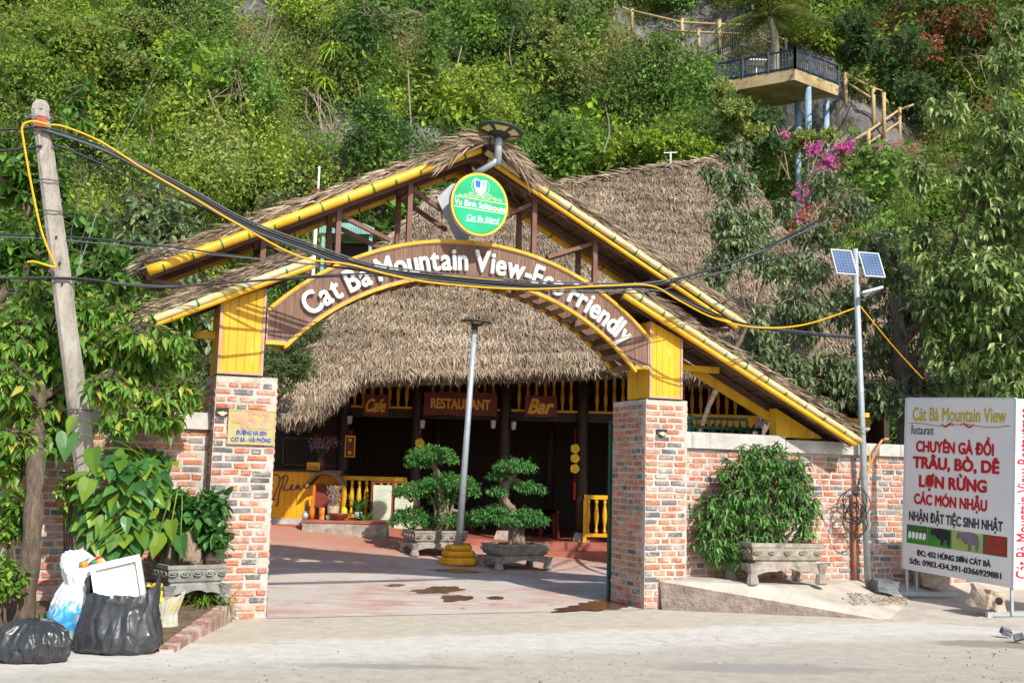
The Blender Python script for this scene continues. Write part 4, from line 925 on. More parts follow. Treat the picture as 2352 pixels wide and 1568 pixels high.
M['cream'] = mat('cream_glaze', (.58,.52,.36), 4, .3); M['orange_glass'] = mat('orange_glass', (.58,.16,.02), 4, .2)
def small(name, label, cat, px, y, prof, m, grp=None, n=12, dz=0.):
    p = at(px, 1180, y); t = MB().lathe(prof, n).build(name, m, None, smooth=True); t.location = (p.x, y, AZ+dz); tag(t, label, cat, grp); return t
small('bottle', 'orange liquor bottle standing left of the altar', 'bottle', 716, 20.85, [(.05,0),(.055,.12),(.05,.2),(.02,.27),(.02,.36),(.024,.37)], M['orange_glass'])
small('incense_jar', 'dark lidded incense jar at the left edge of the platform', 'jar', 707, 20.9, [(.04,0),(.065,.06),(.06,.14),(.03,.18),(.05,.2),(.02,.26),(.01,.30)], M['darkwood'])
small('cream_pot', 'cream plant pot holding a dried bouquet by the altar', 'pot', 765, 20.85, [(.085,0),(.10,.04),(.115,.24),(.12,.25)], M['cream'])
small('offering_bowl', 'wide red offering bowl on the altar platform', 'bowl', 779, 20.72, [(.08,0),(.10,.02),(.19,.10),(.20,.13),(.19,.13)], M['redwood'])
small('teacup', 'white cup beside the red offering bowl', 'cup', 755, 20.74, [(.03,0),(.045,.03),(.05,.08),(.046,.08)], M['white_paint'])
small('candle_jar', 'red and gold candle jar in front of the altar', 'candle', 739, 20.80, [(.05,0),(.055,.02),(.05,.16),(.055,.22)], mat('candle_red', [(.4,(.5,.03,.02)), (.6,(.7,.42,.05))], 14, .4))
small('metal_teapot', 'small metal teapot at the front of the platform', 'teapot', 701, 20.75, [(.04,0),(.065,.05),(.06,.10),(.02,.13),(.012,.15)], M['steel'])
small('gold_vase', 'yellow round fruit stack next to the cream pot', 'offering', 790, 20.80, [(.05,.0),(.08,.03),(.085,.10),(.05,.15),(.06,.19),(.03,.24)], M['blossom'])
db = MB(); r = random.Random(3); p = at(765,1180,20.85)
for _ in range(420):
    c = Vector((r.gauss(0,.06), r.gauss(0,.05), r.uniform(.25,.62))); c.x *= .6+1.1*(c.z-.2); u = Vector((r.gauss(0,.5),r.gauss(0,.5),1)).normalized(); v = u.orthogonal().normalized(); db.add([c-u*.03, c+v*.008, c+u*.03, c-v*.008], [(0,1,2,3)])
t = db.build('dried_bouquet', kind='stuff', mats=island('dried_flower', [(0,(.12,.07,.06)), (.5,(.28,.2,.17)), (1,(.40,.33,.28))], .8)); t.location = (p.x,20.85,AZ); tag(t, 'dried flower bouquet in the cream pot by the altar', 'bouquet')
# a red stool and tables in the dim room
for px, py, lab in ((1262,1172,'red wooden stool in the dim room left of the column'), (1215,1180,'low dark table in the dim room behind the bonsai')):
    p = at(px, py, HY+1.1); t = thing('stool' if 'stool' in lab else 'table', lab, 'stool' if 'stool' in lab else 'table', (p.x,HY+1.1,FZ(p.x))); w_ = .2 if 'stool' in lab else .55
    MB().box(-w_,w_,-.2,.2,.50,.55).build('top', M['redwood'], t)
    for sx in (-1,1):
        for sy in (-1,1): MB().beam((sx*(w_-.02),sy*.17,0),(sx*(w_-.05),sy*.14,.5),.04,.04).build('leg', M['redwood'], t)
# ================================================================ foliage tools
class LB(MB):
    def leaf(s, p, d, up, L, w, curl=.25, fold=.18, mi=0):
        """pointed leaf of four triangles, folded along the midrib and drooping at the tip"""
        d = d.normalized(); sd = d.cross(up)
        if sd.length < 1e-3: sd = d.orthogonal()
        sd.normalize(); n = sd.cross(d)
        m = p+d*L*.45-n*w*fold*.0; a = p+d*L*.42+sd*w*.5+n*w*fold; b = p+d*L*.42-sd*w*.5+n*w*fold; t = p+d*L-n*L*curl
        k = len(s.v); s.v += [tuple(p), tuple(a), tuple(m), tuple(b), tuple(t)]
        s.f += [(k,k+2,k+1),(k,k+3,k+2),(k+1,k+2,k+4),(k+2,k+3,k+4)]; s.m += [mi]*4
    def broad(s, p, d, up, L, w, curl=.25, heart=False, mi=0):
        """broad leaf with a round outline (heart-shaped if asked), ten or so triangles"""
        d = d.normalized(); sd = d.cross(up)
        if sd.length < 1e-3: sd = d.orthogonal()
        sd.normalize(); n = sd.cross(d)
        prof = [(-.10,.30),(.05,.48),(.28,.50),(.55,.36),(.80,.16)] if heart else [(.06,.12),(.25,.38),(.5,.50),(.75,.38),(.92,.14)]
        k = len(s.v); bend = lambda u: -n*L*curl*u*u
        s.v.append(tuple(p)); 
        for u, q in prof: s.v.append(tuple(p+d*L*u+sd*w*q+n*w*.10*q*2+bend(max(u,0))))
        for u, q in prof: s.v.append(tuple(p+d*L*u-sd*w*q+n*w*.10*q*2+bend(max(u,0))))
        s.v.append(tuple(p+d*L+bend(1))); s.v.append(tuple(p+d*L*.5+bend(.5)))
        tip, mid = k+11, k+12
        f = [(k,mid,k+1),(k,k+6,mid)]
        for i in range(4): f += [(k+1+i,mid,k+2+i),(k+6+i,k+7+i,mid)]
        f += [(k+5,mid,tip),(k+10,tip,mid)]
        s.f += f; s.m += [mi]*len(f)
def rv(r): 
    while 1:
        v = Vector((r.uniform(-1,1), r.uniform(-1,1), r.uniform(-1,1)))
        if .05 < v.length < 1: return v.normalized()
def leafcols(c, lo=.55, hi=1.35, extra=None):
    out = [(0, tuple(x*lo for x in c)), (.45, c), (.85, tuple(x*hi for x in c))]
    if extra: out.append((.97, extra))
    return out
M['lf_near'] = island('leaf_mid_green', [(0,(0.040,0.110,0.017)), (.4,(0.090,0.210,0.028)), (.75,(0.169,0.330,0.044)), (.88,(0.360,0.420,0.059)), (.95,(0.550,0.400,0.080)), (1,(0.550,0.240,0.059))], .42, .35, .35)
M['lf_grey'] = island('leaf_dusty_green', [(0,(0.064,0.105,0.044)), (.45,(0.143,0.214,0.089)), (.8,(0.259,0.342,0.149)), (1,(0.491,0.528,0.273))], .5, .28, .35)
M['lf_right'] = island('leaf_deep_green', [(0,(0.049,0.105,0.024)), (.45,(0.114,0.212,0.053)), (.8,(0.230,0.329,0.091)), (1,(0.460,0.502,0.195))], .42, .3, .4)
M['lf_fine'] = island('leaf_fine_green', [(0,(0.051,0.094,0.029)), (.5,(0.102,0.174,0.051)), (1,(0.189,0.275,0.087))], .5, .35, .2)
M['lf_bonsai'] = island('leaf_bonsai', [(0,(0.035,0.126,0.030)), (.5,(0.090,0.253,0.064)), (.9,(0.210,0.448,0.091)), (1,(0.480,0.550,0.105))], .45, .3, .3)
M['lf_shrub'] = island('leaf_potted_shrub', [(0,(0.046,0.129,0.030)), (.5,(0.102,0.247,0.055)), (.9,(0.218,0.415,0.088)), (1,(0.378,0.519,0.124))], .42, .3, .35)
M['lf_lime'] = island('leaf_lime', [(0,(0.057,0.127,0.014)), (.5,(0.115,0.230,0.023)), (.85,(0.230,0.345,0.034)), (1,(0.414,0.414,0.057))], .4, .35, .4)
M['lf_gloss'] = island('leaf_glossy', [(0,(0.028,0.094,0.023)), (.5,(0.066,0.188,0.042)), (1,(0.166,0.352,0.070))], .38, .25, .4)
HC = {'yg': (0.242,0.328,0.050), 'mg': (0.128,0.234,0.046), 'dg': (0.063,0.129,0.037), 'bt': (0.275,0.415,0.040), 'gg': (0.189,0.228,0.094), 'br': (0.317,0.234,0.121), 'rd': (0.329,0.146,0.077), 'ol': (0.220,0.269,0.072)}
for k, c in HC.items(): M['h_'+k] = island('hill_leaf_'+k, leafcols(c, .5, 1.45, tuple(min(1, x*2.2) for x in c)), .6, .35, .15)
M['pinkfl'] = island('bougainvillea', [(0,(.42,.06,.24)), (.5,(.60,.13,.40)), (1,(.72,.30,.56))], .6, .35)
# ================================================================ the hillside
def hillY(x, z):
    p = Vector((x*.09, z*.09, 3.1)); q = Vector((x*.28, z*.22, 9.7))
    y = 32.8+.50*max(0, z-2)+noise.noise(p)*4.2+noise.noise(q)*2.4+noise.noise(Vector((x*.55,z*.22,5.)))*1.1+noise.noise(q*2.6)*.6
    return y-.004*max(0,abs(x)-14)**2*1.2
M['rock'] = mat('limestone', [(.25,(.085,.08,.072)), (.5,(.19,.175,.16)), (.75,(.32,.30,.275))], .9, .95, 1., 4, coord='World', detail=9, bdist=.3, stretch=(1,1,.45), stains=[((.06,.055,.045), 1.3, .52, .64, (1,1,.3)), ((.10,.12,.03), .8, .56, .66, None)])
mb = MB(); nx, nz = 150, 78
for j in range(nz+1):
    for i in range(nx+1):
        x = -60+120*i/nx; z = -1+52*j/nz; mb.v.append((x*(1+.1*j/nz), hillY(x, z)+1.0, z))
for j in range(nz):
    for i in range(nx): a = j*(nx+1)+i; mb.f.append((a,a+1,a+nx+2,a+nx+1)); mb.m.append(0)
top = len(mb.v); 
for i in range(nx+1): mb.v.append((-66+132*i/nx, 130, 58))
for i in range(nx): a = nz*(nx+1)+i; mb.f.append((a,a+1,top+i+1,top+i)); mb.m.append(0)
o = mb.build('hillside', M['rock'], smooth=True); o['kind'] = 'structure'
# leaf clumps that clothe the hill: a handful of meshes set out by geometry nodes
clc = bpy.data.collections.new('hill_clumps')
def clump(name, mt, r, n, rx, rz, L, w, style):
    lb = LB()
    for _ in range(n):
        u = rv(r); k = r.random()**.45; p = Vector((u.x*rx*k, u.y*rx*k, u.z*rz*k))
        if style == 'vine': p.z = -abs(p.z)*1.6+.3; p.x *= .6; p.y *= .5
        d = (rv(r)+Vector((u.x,u.y,u.z*.6))*.7+Vector((0,0,-.35))).normalized()
        if style == 'spike':
            d = (u+Vector((0,0,.6))).normalized(); lb.leaf(Vector((0,0,0)), d, Vector((0,0,1)), L*r.uniform(.7,1.3), w, .35); continue
        l_ = L*r.uniform(.5,1.5); nn_ = rv(r)*.75+Vector((0,0,.55))+u*.5; s = d.cross(nn_); s.normalize(); s *= w*.5*r.uniform(.7,1.3)
        k0 = len(lb.v); lb.v += [tuple(p), tuple(p+d*l_*.5+s), tuple(p+d*l_), tuple(p+d*l_*.5-s)]; lb.f.append((k0,k0+1,k0+2,k0+3)); lb.m.append(0)
    if style in ('twig','vine'):
        pass
    me = bpy.data.meshes.new(name); me.from_pydata(lb.v, [], lb.f); me.materials.append(M[mt]); o = bpy.data.objects.new(name, me); clc.objects.link(o); return o
def twigs(name, mt, r, n, L):
    lb = MB()
    for _ in range(n):
        p = rv(r)*.35; d = (rv(r)+Vector((0,-.2,-.5))).normalized(); q = p+d*L*r.uniform(.4,1)+rv(r)*.15; e = q+(d+rv(r)*.8).normalized()*L*.6
        lb.tube([p,q,e], [.016,.012,.005], 3, caps=False)
    me = bpy.data.meshes.new(name); me.from_pydata(lb.v, [], lb.f); me.materials.append(M[mt]); o = bpy.data.objects.new(name, me); clc.objects.link(o)
r = random.Random(42)
CL = []
def reg(o_or_none, key): CL.append(key)
seq = [('a_yg0','h_yg',330,.85,.60,.15,.075,'b'), ('a_yg1','h_yg',420,1.0,.65,.12,.06,'b'), ('b_mg0','h_mg',380,.95,.7,.14,.07,'b'), ('b_mg1','h_mg',460,1.1,.8,.11,.055,'b'),
       ('c_dg0','h_dg',380,.95,.8,.15,.08,'b'), ('c_dg1','h_dg',420,1.0,.9,.12,.06,'vine'), ('d_bt0','h_bt',340,.8,.6,.17,.09,'b'), ('e_gg0','h_gg',380,.9,.7,.13,.05,'b'),
       ('f_br0','h_br',330,.8,.7,.16,.03,'vine'), ('g_rd0','h_rd',320,.8,.5,.12,.06,'b'), ('h_ol0','h_ol',430,1.0,.7,.11,.05,'b'), ('i_vn0','h_mg',420,.8,1.1,.12,.065,'vine'),
       ('k_bg0','h_mg',150,.9,.7,.30,.17,'b'), ('l_fn0','h_ol',640,.95,.7,.09,.022,'b'), ('m_bg1','h_bt',130,.7,.6,.26,.15,'b'), ('n_fn1','h_gg',600,.8,1.0,.13,.016,'vine')]
for nm, mt, n, rx, rz, L, w, st in seq: clump(nm, mt, r, n, rx, rz, L, w, st)
M['twig'] = island('twig', [(0,(.10,.07,.05)), (.6,(.22,.17,.12)), (1,(.34,.28,.21))], .9)
twigs('j_tw0', 'twig', r, 26, 1.1)
names = [q[0] for q in seq]+['j_tw0']                               # the node sorts by name
IDX = {n: i for i, n in enumerate(sorted(names))}
pts = []; rots = []; scs = []; ids = []
def vpx(P):
    v = P-CAM; w = v.dot(cF); return (1176+FPX*v.dot(cR)/w, 784-FPX*v.dot(cU)/w)
def rockzone(px, py):                                               # bare rock the photograph shows
    for cx, cy, rx, ry in ((585,5,75,24),(1010,300,16,48),(800,285,22,60),(935,250,20,34),(1010,55,26,70),(1420,30,70,20),(1640,25,150,26),(1590,100,110,34),(1700,150,90,30),(960,440,40,40),(1880,250,120,40),(1790,260,70,34),(2030,260,90,60),(790,400,16,22)):
        if ((px-cx)/(rx+14))**2+((py-cy)/(ry+14))**2 < 1: return True
    return False
def inpath(px, py):
    return (1490 < px < 1720 and 25 < py < 100) or (1640 < px < 1940 and 105 < py < 215) or (1935 < px < 2140 and 190 < py < 310 and abs((py-190)-(px-1935)*.4) < 34)
r = random.Random(77)
def put(x, z, key, sc, off):
    y = hillY(x, z)+1.0-off; pts.append((x, y, z)); rots.append((r.uniform(-.5,.5), r.uniform(-.5,.5), r.uniform(0,6.28))); s_ = sc*r.choice((.55,.7,.9,1.,1.15,1.4,1.7))*r.uniform(.85,1.15); scs.append(s_); ids.append(IDX[key])
N = 6400
for i in range(N):
    if i % 4: x = r.uniform(-25, 27); z = r.uniform(1.5, 27)
    else: x = r.uniform(-58, 58); z = r.uniform(0, 48)
    P = Vector((x, hillY(x, z), z)); px, py = vpx(P)
    if (rockzone(px, py) or inpath(px, py)) and r.random() < .985: continue
    a = noise.noise(Vector((x*.17, z*.17, 1.3))); b = noise.noise(Vector((x*.33, z*.33, 7.7))); c = noise.noise(Vector((x*.11, z*.2, 4.1)))+.6*noise.noise(Vector((x*.6,z*.3,2.)))
    left = clamp((700-px)/500); 
    if px > 1950 and py < 420: key = r.choice(['c_dg0','h_ol0','g_rd0','b_mg0','f_br0','c_dg1','a_yg0'] if px < 2200 else ['b_mg1','a_yg1','d_bt0','h_ol0','g_rd0'])
    elif c > .42: key = r.choice(['f_br0','e_gg0','e_gg0','f_br0','h_ol0','b_mg1'])
    elif a+.55*left > .30: key = r.choice(['a_yg0','a_yg1','h_ol0','a_yg1','b_mg1'])
    elif b > .26: key = r.choice(['d_bt0','a_yg0','b_mg0'])
    elif a < -.22: key = r.choice(['c_dg0','c_dg1','c_dg0','b_mg0','i_vn0'])
    elif b < -.28: key = r.choice(['e_gg0','b_mg1','i_vn0','h_ol0'])
    else: key = r.choice(['b_mg0','b_mg1','i_vn0','h_ol0','a_yg0','c_dg1'])
    if r.random() < .22: key = r.choice(['k_bg0','l_fn0','m_bg1','n_fn1','l_fn0'])
    put(x, z, key, 1.0, r.uniform(.1, 1.3) if r.random() < .8 else r.uniform(1.2, 2.3))
    if r.random() < .02: put(x, z, 'j_tw0', .8, r.uniform(.6, 1.5))
me = bpy.data.meshes.new('hill_vegetation'); me.from_pydata(pts, [], [])
at_ = me.attributes.new('rot', 'FLOAT_VECTOR', 'POINT'); at_.data.foreach_set('vector', [c for v in rots for c in v])
at_ = me.attributes.new('sc', 'FLOAT', 'POINT'); at_.data.foreach_set('value', scs)
at_ = me.attributes.new('idx', 'INT', 'POINT'); at_.data.foreach_set('value', ids)
hv = link('hill_vegetation', me); hv['kind'] = 'stuff'; tag(hv, 'dense green shrubs and climbing vines covering the steep hillside', 'vegetation')
ng = bpy.data.node_groups.new('scatter', 'GeometryNodeTree'); ng.interface.new_socket('Geometry', in_out='INPUT', socket_type='NodeSocketGeometry'); ng.interface.new_socket('Geometry', in_out='OUTPUT', socket_type='NodeSocketGeometry')
gi = ng.nodes.new('NodeGroupInput'); go = ng.nodes.new('NodeGroupOutput'); ip = ng.nodes.new('GeometryNodeInstanceOnPoints'); ci = ng.nodes.new('GeometryNodeCollectionInfo')
ci.inputs['Collection'].default_value = clc; ci.inputs['Separate Children'].default_value = True; ci.inputs['Reset Children'].default_value = True
def named(nm, ty):
    n = ng.nodes.new('GeometryNodeInputNamedAttribute'); n.data_type = ty; n.inputs['Name'].default_value = nm; return n.outputs[0]
ng.links.new(gi.outputs[0], ip.inputs['Points']); ng.links.new(ci.outputs[0], ip.inputs['Instance']); ip.inputs['Pick Instance'].default_value = True
ng.links.new(named('idx','INT'), ip.inputs['Instance Index'])
e2r = ng.nodes.new('FunctionNodeEulerToRotation'); ng.links.new(named('rot','FLOAT_VECTOR'), e2r.inputs[0]); ng.links.new(e2r.outputs[0], ip.inputs['Rotation']); ng.links.new(named('sc','FLOAT'), ip.inputs['Scale'])
ng.links.new(ip.outputs[0], go.inputs[0]); md = hv.modifiers.new('scatter', 'NODES'); md.node_group = ng
# ================================================================ trees
def crown_blob(lb, c, rx, ry, rz, ntw, nleaf, L, w, r, droop=.6, style='leaf', twig=None, fill=.45):
    """twig ends spread through an uneven ellipsoid, each with a rosette of leaves"""
    for _ in range(ntw):
        u = rv(r); k = r.random()**fill; k *= 1+.25*noise.noise(u*2.3+c)
        p = c+Vector((u.x*rx*k, u.y*ry*k, u.z*rz*k)); out = Vector((u.x, u.y, u.z*.5)).normalized()
        tw = (out+rv(r)*.6).normalized()
        if twig is not None: twig.tube([p-tw*L*1.6, p-tw*L*.5+Vector((0,0,.02)), p], [.010,.007,.004], 4, caps=False)
        for j in range(nleaf):
            a = 2*math.pi*(j+r.random()*.6)/nleaf; s = tw.orthogonal().normalized(); t = tw.cross(s)
            d = (s*math.cos(a)+t*math.sin(a))*r.uniform(.6,1.)+tw*r.uniform(.1,.8)+Vector((0,0,-droop*r.uniform(.4,1.3)))
            q = p-tw*L*r.uniform(0,1.1)
            if style == 'leaf': lb.leaf(q, d, Vector((0,0,1))+rv(r)*.5, L*r.uniform(.65,1.2), w*r.uniform(.75,1.2), r.uniform(.05,.35))
            elif style == 'broad': lb.broad(q, d, Vector((0,0,1))+rv(r)*.4, L*r.uniform(.65,1.2), w*r.uniform(.75,1.2), r.uniform(.05,.3))
            else:
                l_ = L*r.uniform(.6,1.2); sd = d.normalized().cross(rv(r)).normalized()*w*.5; dn_ = d.normalized()
                k0 = len(lb.v); lb.v += [tuple(q), tuple(q+dn_*l_*.5+sd), tuple(q+dn_*l_), tuple(q+dn_*l_*.5-sd)]; lb.f.append((k0,k0+1,k0+2,k0+3)); lb.m.append(0)
def px2m(px, Y): return px*Y/FPX
def tree(name, label, base, trunk, blobs, L, w, ml, mb_, seed, nleaf=6, dens=1., droop=.6, style='leaf', cat='tree', group=None, limbs=True, trunk_r=(.12,.05), ydep=.8, fill=.45, nlimb=5):
    """blobs: (px, py, Y, rx_px, ry_px, twig count); trunk: list of world points from the base"""
    r = random.Random(seed); b = Vector(base); t = thing(name, label, cat, b, 0, group); lb = LB(); tb = MB(); tw = MB()
    T = spline([Vector(p)-b for p in trunk], 6); n = len(T)
    tb.tube(T, [trunk_r[0]+(trunk_r[1]-trunk_r[0])*i/(n-1)+.01*math.sin(i*1.7) for i in range(n)], 10); top = T[-1]
    for bi, (px, py, Y, rx, ry, cnt) in enumerate(blobs):
        c = at(px, py, Y)-b; Rx = px2m(rx, Y); Rz = px2m(ry, Y)
        if limbs and bi < nlimb:
            s = T[int((n-1)*r.uniform(.55,1.))]; m = (s+c)/2+Vector((r.uniform(-.1,.1),r.uniform(-.1,.1),-.12)); tb.tube(spline([s,m,c+Vector((0,0,-Rz*.2))],5), [trunk_r[1]*.75*(1-.07*i) for i in range(11)], 6)
        crown_blob(lb, c, Rx, max(Rx,Rz)*ydep, Rz, int(cnt*dens), nleaf, L, w, r, droop, style, tw if limbs else None, fill)
    tb.build('trunk', mb_, t, smooth=True); cr_ = lb.build('crown', ml, t, smooth=False, kind='stuff')
    if tw.v: tw.build('twigs', mb_, t, kind='stuff')
    return t
# left street tree with long drooping leaves
b0 = Vector((-4.36,10.3,.12))
tree('street_tree', 'leafy street tree with drooping yellow-tipped leaves beside the leaning concrete pole', b0, [b0, at(72,1250,10.3), at(82,1080,10.4), at(84,950,10.6), at(95,780,10.9)],
     [(80,720,11.2,120,90,70),(230,745,11.4,110,60,70),(350,720,11.6,85,60,55),(70,850,11.0,130,75,80),(310,830,11.3,110,60,70),(400,800,11.6,55,50,34),(60,960,10.8,110,70,60),(345,915,11.2,75,45,34),(20,1050,10.6,60,60,22),(250,890,10.2,70,34,24),(30,780,10.7,90,70,50),(200,800,11.0,110,50,50),(130,930,11.0,80,50,36),(420,900,11.3,40,40,14),(380,960,11.2,60,24,14),(150,690,11.5,100,50,40),(420,730,11.7,40,40,14),(40,1010,10.5,70,50,36),(110,1000,10.9,70,60,34),(290,960,11.0,70,34,22),(20,880,10.3,60,60,34),(330,770,11.0,90,40,34)],
     .165, .062, M['lf_near'], M['bark'], 5, 7, 2.0, .95, trunk_r=(.095,.065), nlimb=4)
b1 = W3(-4.2,2.6,.1); 
tree('roadside_tree', 'tree with broad grey-green leaves behind the top of the concrete pole', b1, [b1, b1+Vector((.1,.1,1.6)), at(110,560,14.5)],
     [(60,420,15,120,95,90),(150,520,14.6,120,80,90),(40,600,14.3,110,80,80),(250,620,14.4,110,70,80),(110,330,15.2,90,80,44),(180,240,15.5,60,90,20)], .21, .085, M['lf_near'], M['bark'], 6, 6, 1.1, .6, 'broad', trunk_r=(.14,.06))
b2 = W3(-2.2,3.2,.1)
tree('roadside_tree', 'pale leafy tree behind the left wing of the gate roof', b2, [b2, b2+Vector((.05,.1,1.8)), at(370,600,15.3)],
     [(330,480,15.6,95,70,66),(400,540,15.8,80,60,60),(300,580,15.3,90,60,60),(440,600,15.8,60,40,40),(420,690,15.2,70,60,50),(470,770,15.2,45,45,36)], .17, .07, M['lf_grey'], M['bark'], 7, 6, 1.2, .6, 'broad', trunk_r=(.11,.05))
b3 = at(560,1150,17.5); b3.z = .15
tree('tamarind_tree', 'feathery fine-leaved tree between the left gate pillar and the thatched eave', b3, [b3, b3+Vector((0,.05,1.2)), at(650,850,17.6)],
     [(660,780,17.6,70,70,200),(640,860,17.4,60,50,150),(690,840,17.5,50,40,110),(720,740,17.9,40,50,80),(480,850,17.0,50,60,130),(455,800,17.2,40,40,80)], .07, .022, M['lf_fine'], M['bark'], 8, 12, 1., .5, 'quad', trunk_r=(.07,.03))
# right-hand trees
b4 = W3(6.6,2.2,.2)
tree('dusty_tree', 'tall thin tree with dusty hanging leaves in front of the house ridge', b4, [b4, b4+Vector((0,0,2.0)), at(1760,640,17.5), at(1720,480,17.6)],
     [(1690,420,17.6,60,55,60),(1665,500,17.4,50,60,60),(1735,520,17.5,55,60,64),(1670,590,17.3,60,45,50),(1690,345,17.8,45,35,30),(1640,640,17.2,45,40,30),(1760,600,17.4,50,50,34),(1700,560,17.2,60,60,50),(1800,480,17.6,40,40,26),(1740,740,17.2,50,60,40),(1630,400,17.8,25,30,16)], .15, .055, M['lf_grey'], M['bark'], 9, 6, 1.25, 1.0, trunk_r=(.05,.03))
b5 = W3(8.2,3.4,.2)
tree('dusty_tree', 'broad dusty tree behind the solar panel pole', b5, [b5, b5+Vector((0,0,1.6)), at(1900,760,18.4)],
     [(1850,620,18.6,80,60,80),(1830,740,18.3,80,60,90),(1800,850,17.8,75,50,90),(1900,850,18,90,60,110),(1880,540,18.8,70,50,50),(1960,700,18.6,70,70,80),(2040,800,18.4,90,80,110),(2060,640,18.8,90,70,90),(1990,900,17.8,90,50,90),(2140,880,18,100,60,100),(1870,930,17.2,60,25,34),(1950,480,19,70,60,60),(1900,420,19.5,60,50,44),(2010,560,18.6,70,60,60),(1850,690,18,70,50,60),(1760,800,17.4,70,50,60),(2090,720,18.4,80,60,80),(2060,930,17.6,80,30,60)], .16, .06, M['lf_grey'], M['bark_pale'], 10, 6, 1.15, .9, trunk_r=(.12,.05))
b6 = W3(10.6,2.2,.2)
tree('overhanging_tree', 'large dark-leaved tree overhanging the signboard at the right edge', b6, [b6, b6+Vector((-.1,0,2.5)), b6+Vector((-.2,.1,4.4))],
     [(2290,520,16.6,110,110,120),(2200,640,16.8,100,90,110),(2320,300,16.4,90,110,100),(2240,400,16.6,80,80,70),(2310,760,16.4,110,110,130),(2200,800,16.8,90,80,90),(2180,260,16.6,60,60,34),(2110,400,16.8,60,50,34),(2330,140,16.6,80,80,60),(2130,560,17.2,70,60,44),(2400,420,16.2,110,140,110),(2420,700,16,110,140,110),(2330,880,16.2,70,40,50),(2270,640,16.2,90,90,90),(2250,880,16.8,90,40,60),(2160,700,16.8,80,70,60),(2340,60,16.8,70,60,44)], .19, .065, M['lf_right'], M['bark'], 11, 7, 1.1, .9, trunk_r=(.2,.09))
# ================================================================ leaning concrete pole and the overhead cables
PDP = -.72
pb = GP(243, 1440, PDP); pt = GP(92, 255, PDP); pb = pb+(pt-pb)*(-pb.z/(pt.z-pb.z))
pole = thing('utility_pole', 'leaning square concrete utility pole beside the left street tree', 'pole', pb)
ax = (pt-pb); nseg = 14; mbp = MB(); ex = gu; ey = gn
for i in range(nseg+1):
    t = i/nseg; c = ax*t; w = .108-.03*t; dd = .10-.025*t; ch = .03
    for sx, sy in ((-1,-1+ch/dd*1.2),(-1+ch/w,-1),(1-ch/w,-1),(1,-1+ch/dd*1.2),(1,1),(-1,1)):
        mbp.v.append(tuple(c+ex*sx*w+ey*sy*dd+Vector((noise.noise(c*4+ex*sx)*.006,0,0))))
for i in range(nseg):
    for j in range(6): mbp.f.append((i*6+j, i*6+(j+1)%6, (i+1)*6+(j+1)%6, (i+1)*6+j)); mbp.m.append(0)
mbp.f.append(tuple(nseg*6+j for j in range(6))); mbp.m.append(0)
mbp.build('shaft', M['concrete'], pole)
MB().lathe([(.09,0),(.085,.05),(.05,.10),(.02,.11)], 6, tuple(ax)).build('cap', M['concrete'], pole)
M['red_iron'] = mat('red_bracket', [(.3,(.28,.04,.025)), (.7,(.40,.09,.05))], 8, .6)
bkt = MB(); c = ax*.975; bkt.box(-.045,.045,-.105,-.07,-.06,.06,0,Matrix.Translation(c) @ Matrix.Rotation(YAW,4,'Z')); bkt.build('bracket', M['red_iron'], pole)
for t in (.985,.955,.86,.80,.42):
    w = .135-.035*t; P = [ax*t+(ex*math.cos(q)*w*1.12+ey*math.sin(q)*w*1.1) for q in [i*math.pi/8 for i in range(17)]]; MB().tube(P, .006, 5).build('wire_band', M['grey_cable'] if t < .97 else M['steel'], pole)
for t in (.66,.70,.75): MB().lathe([(.012,0),(.012,.006)], 8, M=Matrix.Translation(ax*t-ey*(.117-.03*t)) @ Matrix.Rotation(math.pi/2,4,'X')).build('bolt_hole', M['black_cable'], pole)
def cable(label, pts, r, m, d=-.80, jit=0., grp='cables strung past the gate', cat='cable', nm='overhead_cable'):
    P = [GP(x, y, (q[0] if q else d)) for x, y, *q in pts]; o = P[0]
    t = MB().tube([p-o for p in spline(P, 6)], r, 6).build(nm, m, None, smooth=True); t.location = o; return tag(t, label, cat, grp)
BL_ = [(96,292),(250,346),(420,432),(560,508),(700,562),(850,612),(1000,633),(1200,651),(1350,657),(1500,655)]
def sh(pts, dy, d=None): return [(x, y+dy*(1 if 300 < x else .4), *( [d] if d else [])) for x, y in pts]
cable('thick black cable sagging from pole top across the arch to the right trees', BL_+[(1620,622),(1720,590),(1800,548,-.6),(1890,503,.6)], .016, M['black_cable'])
cable('black cable just under the thickest one, running on to the solar panel pole', sh(BL_, 6)+[(1580,690),(1680,735),(1800,762,-.5),(1962,776,-.02)], .013, M['black_cable'], -.83)
cable('grey cable drooping below the bundle past the right roof wing', sh(BL_, 11)+[(1560,685),(1640,722),(1760,752,-.6),(1962,772,-.02)], .009, M['grey_cable'], -.85)
cable('topmost grey cable of the bundle leading to the right trees', sh(BL_, -7)+[(1650,612),(1760,572),(1840,535,-.3),(1893,512,.6)], .010, M['grey_cable'], -.78)
cable('grey cable under the bundle turning up to the dusty tree', sh(BL_, 15)+[(1600,640),(1720,610),(1850,580,-.3),(1895,570,.6)], .007, M['grey_cable'], -.82)
cable('thin black wire forking from the bundle towards the dusty tree', sh(BL_, 3)+[(1620,632),(1740,604),(1860,574,-.3),(1900,562,.6)], .006, M['black_cable'], -.79)
cable('yellow cable looping from the pole top under the arch to the solar panel pole', [(116,287),(150,292),(230,325),(330,388),(450,458),(560,523),(690,590),(800,607),(900,632),(1000,650),(1200,664),(1400,656),(1495,656),(1560,690),(1640,730),(1740,752),(1850,745),(1962,708,-.02)], .010, M['yellow_cable'], -.86)
cable('slack black cable hanging from the pole top below the yellow one', [(120,330),(200,362),(300,408),(420,458),(560,520),(700,576),(830,612),(1000,640),(1200,658),(1400,660),(1500,657)], .011, M['black_cable'], -.81)
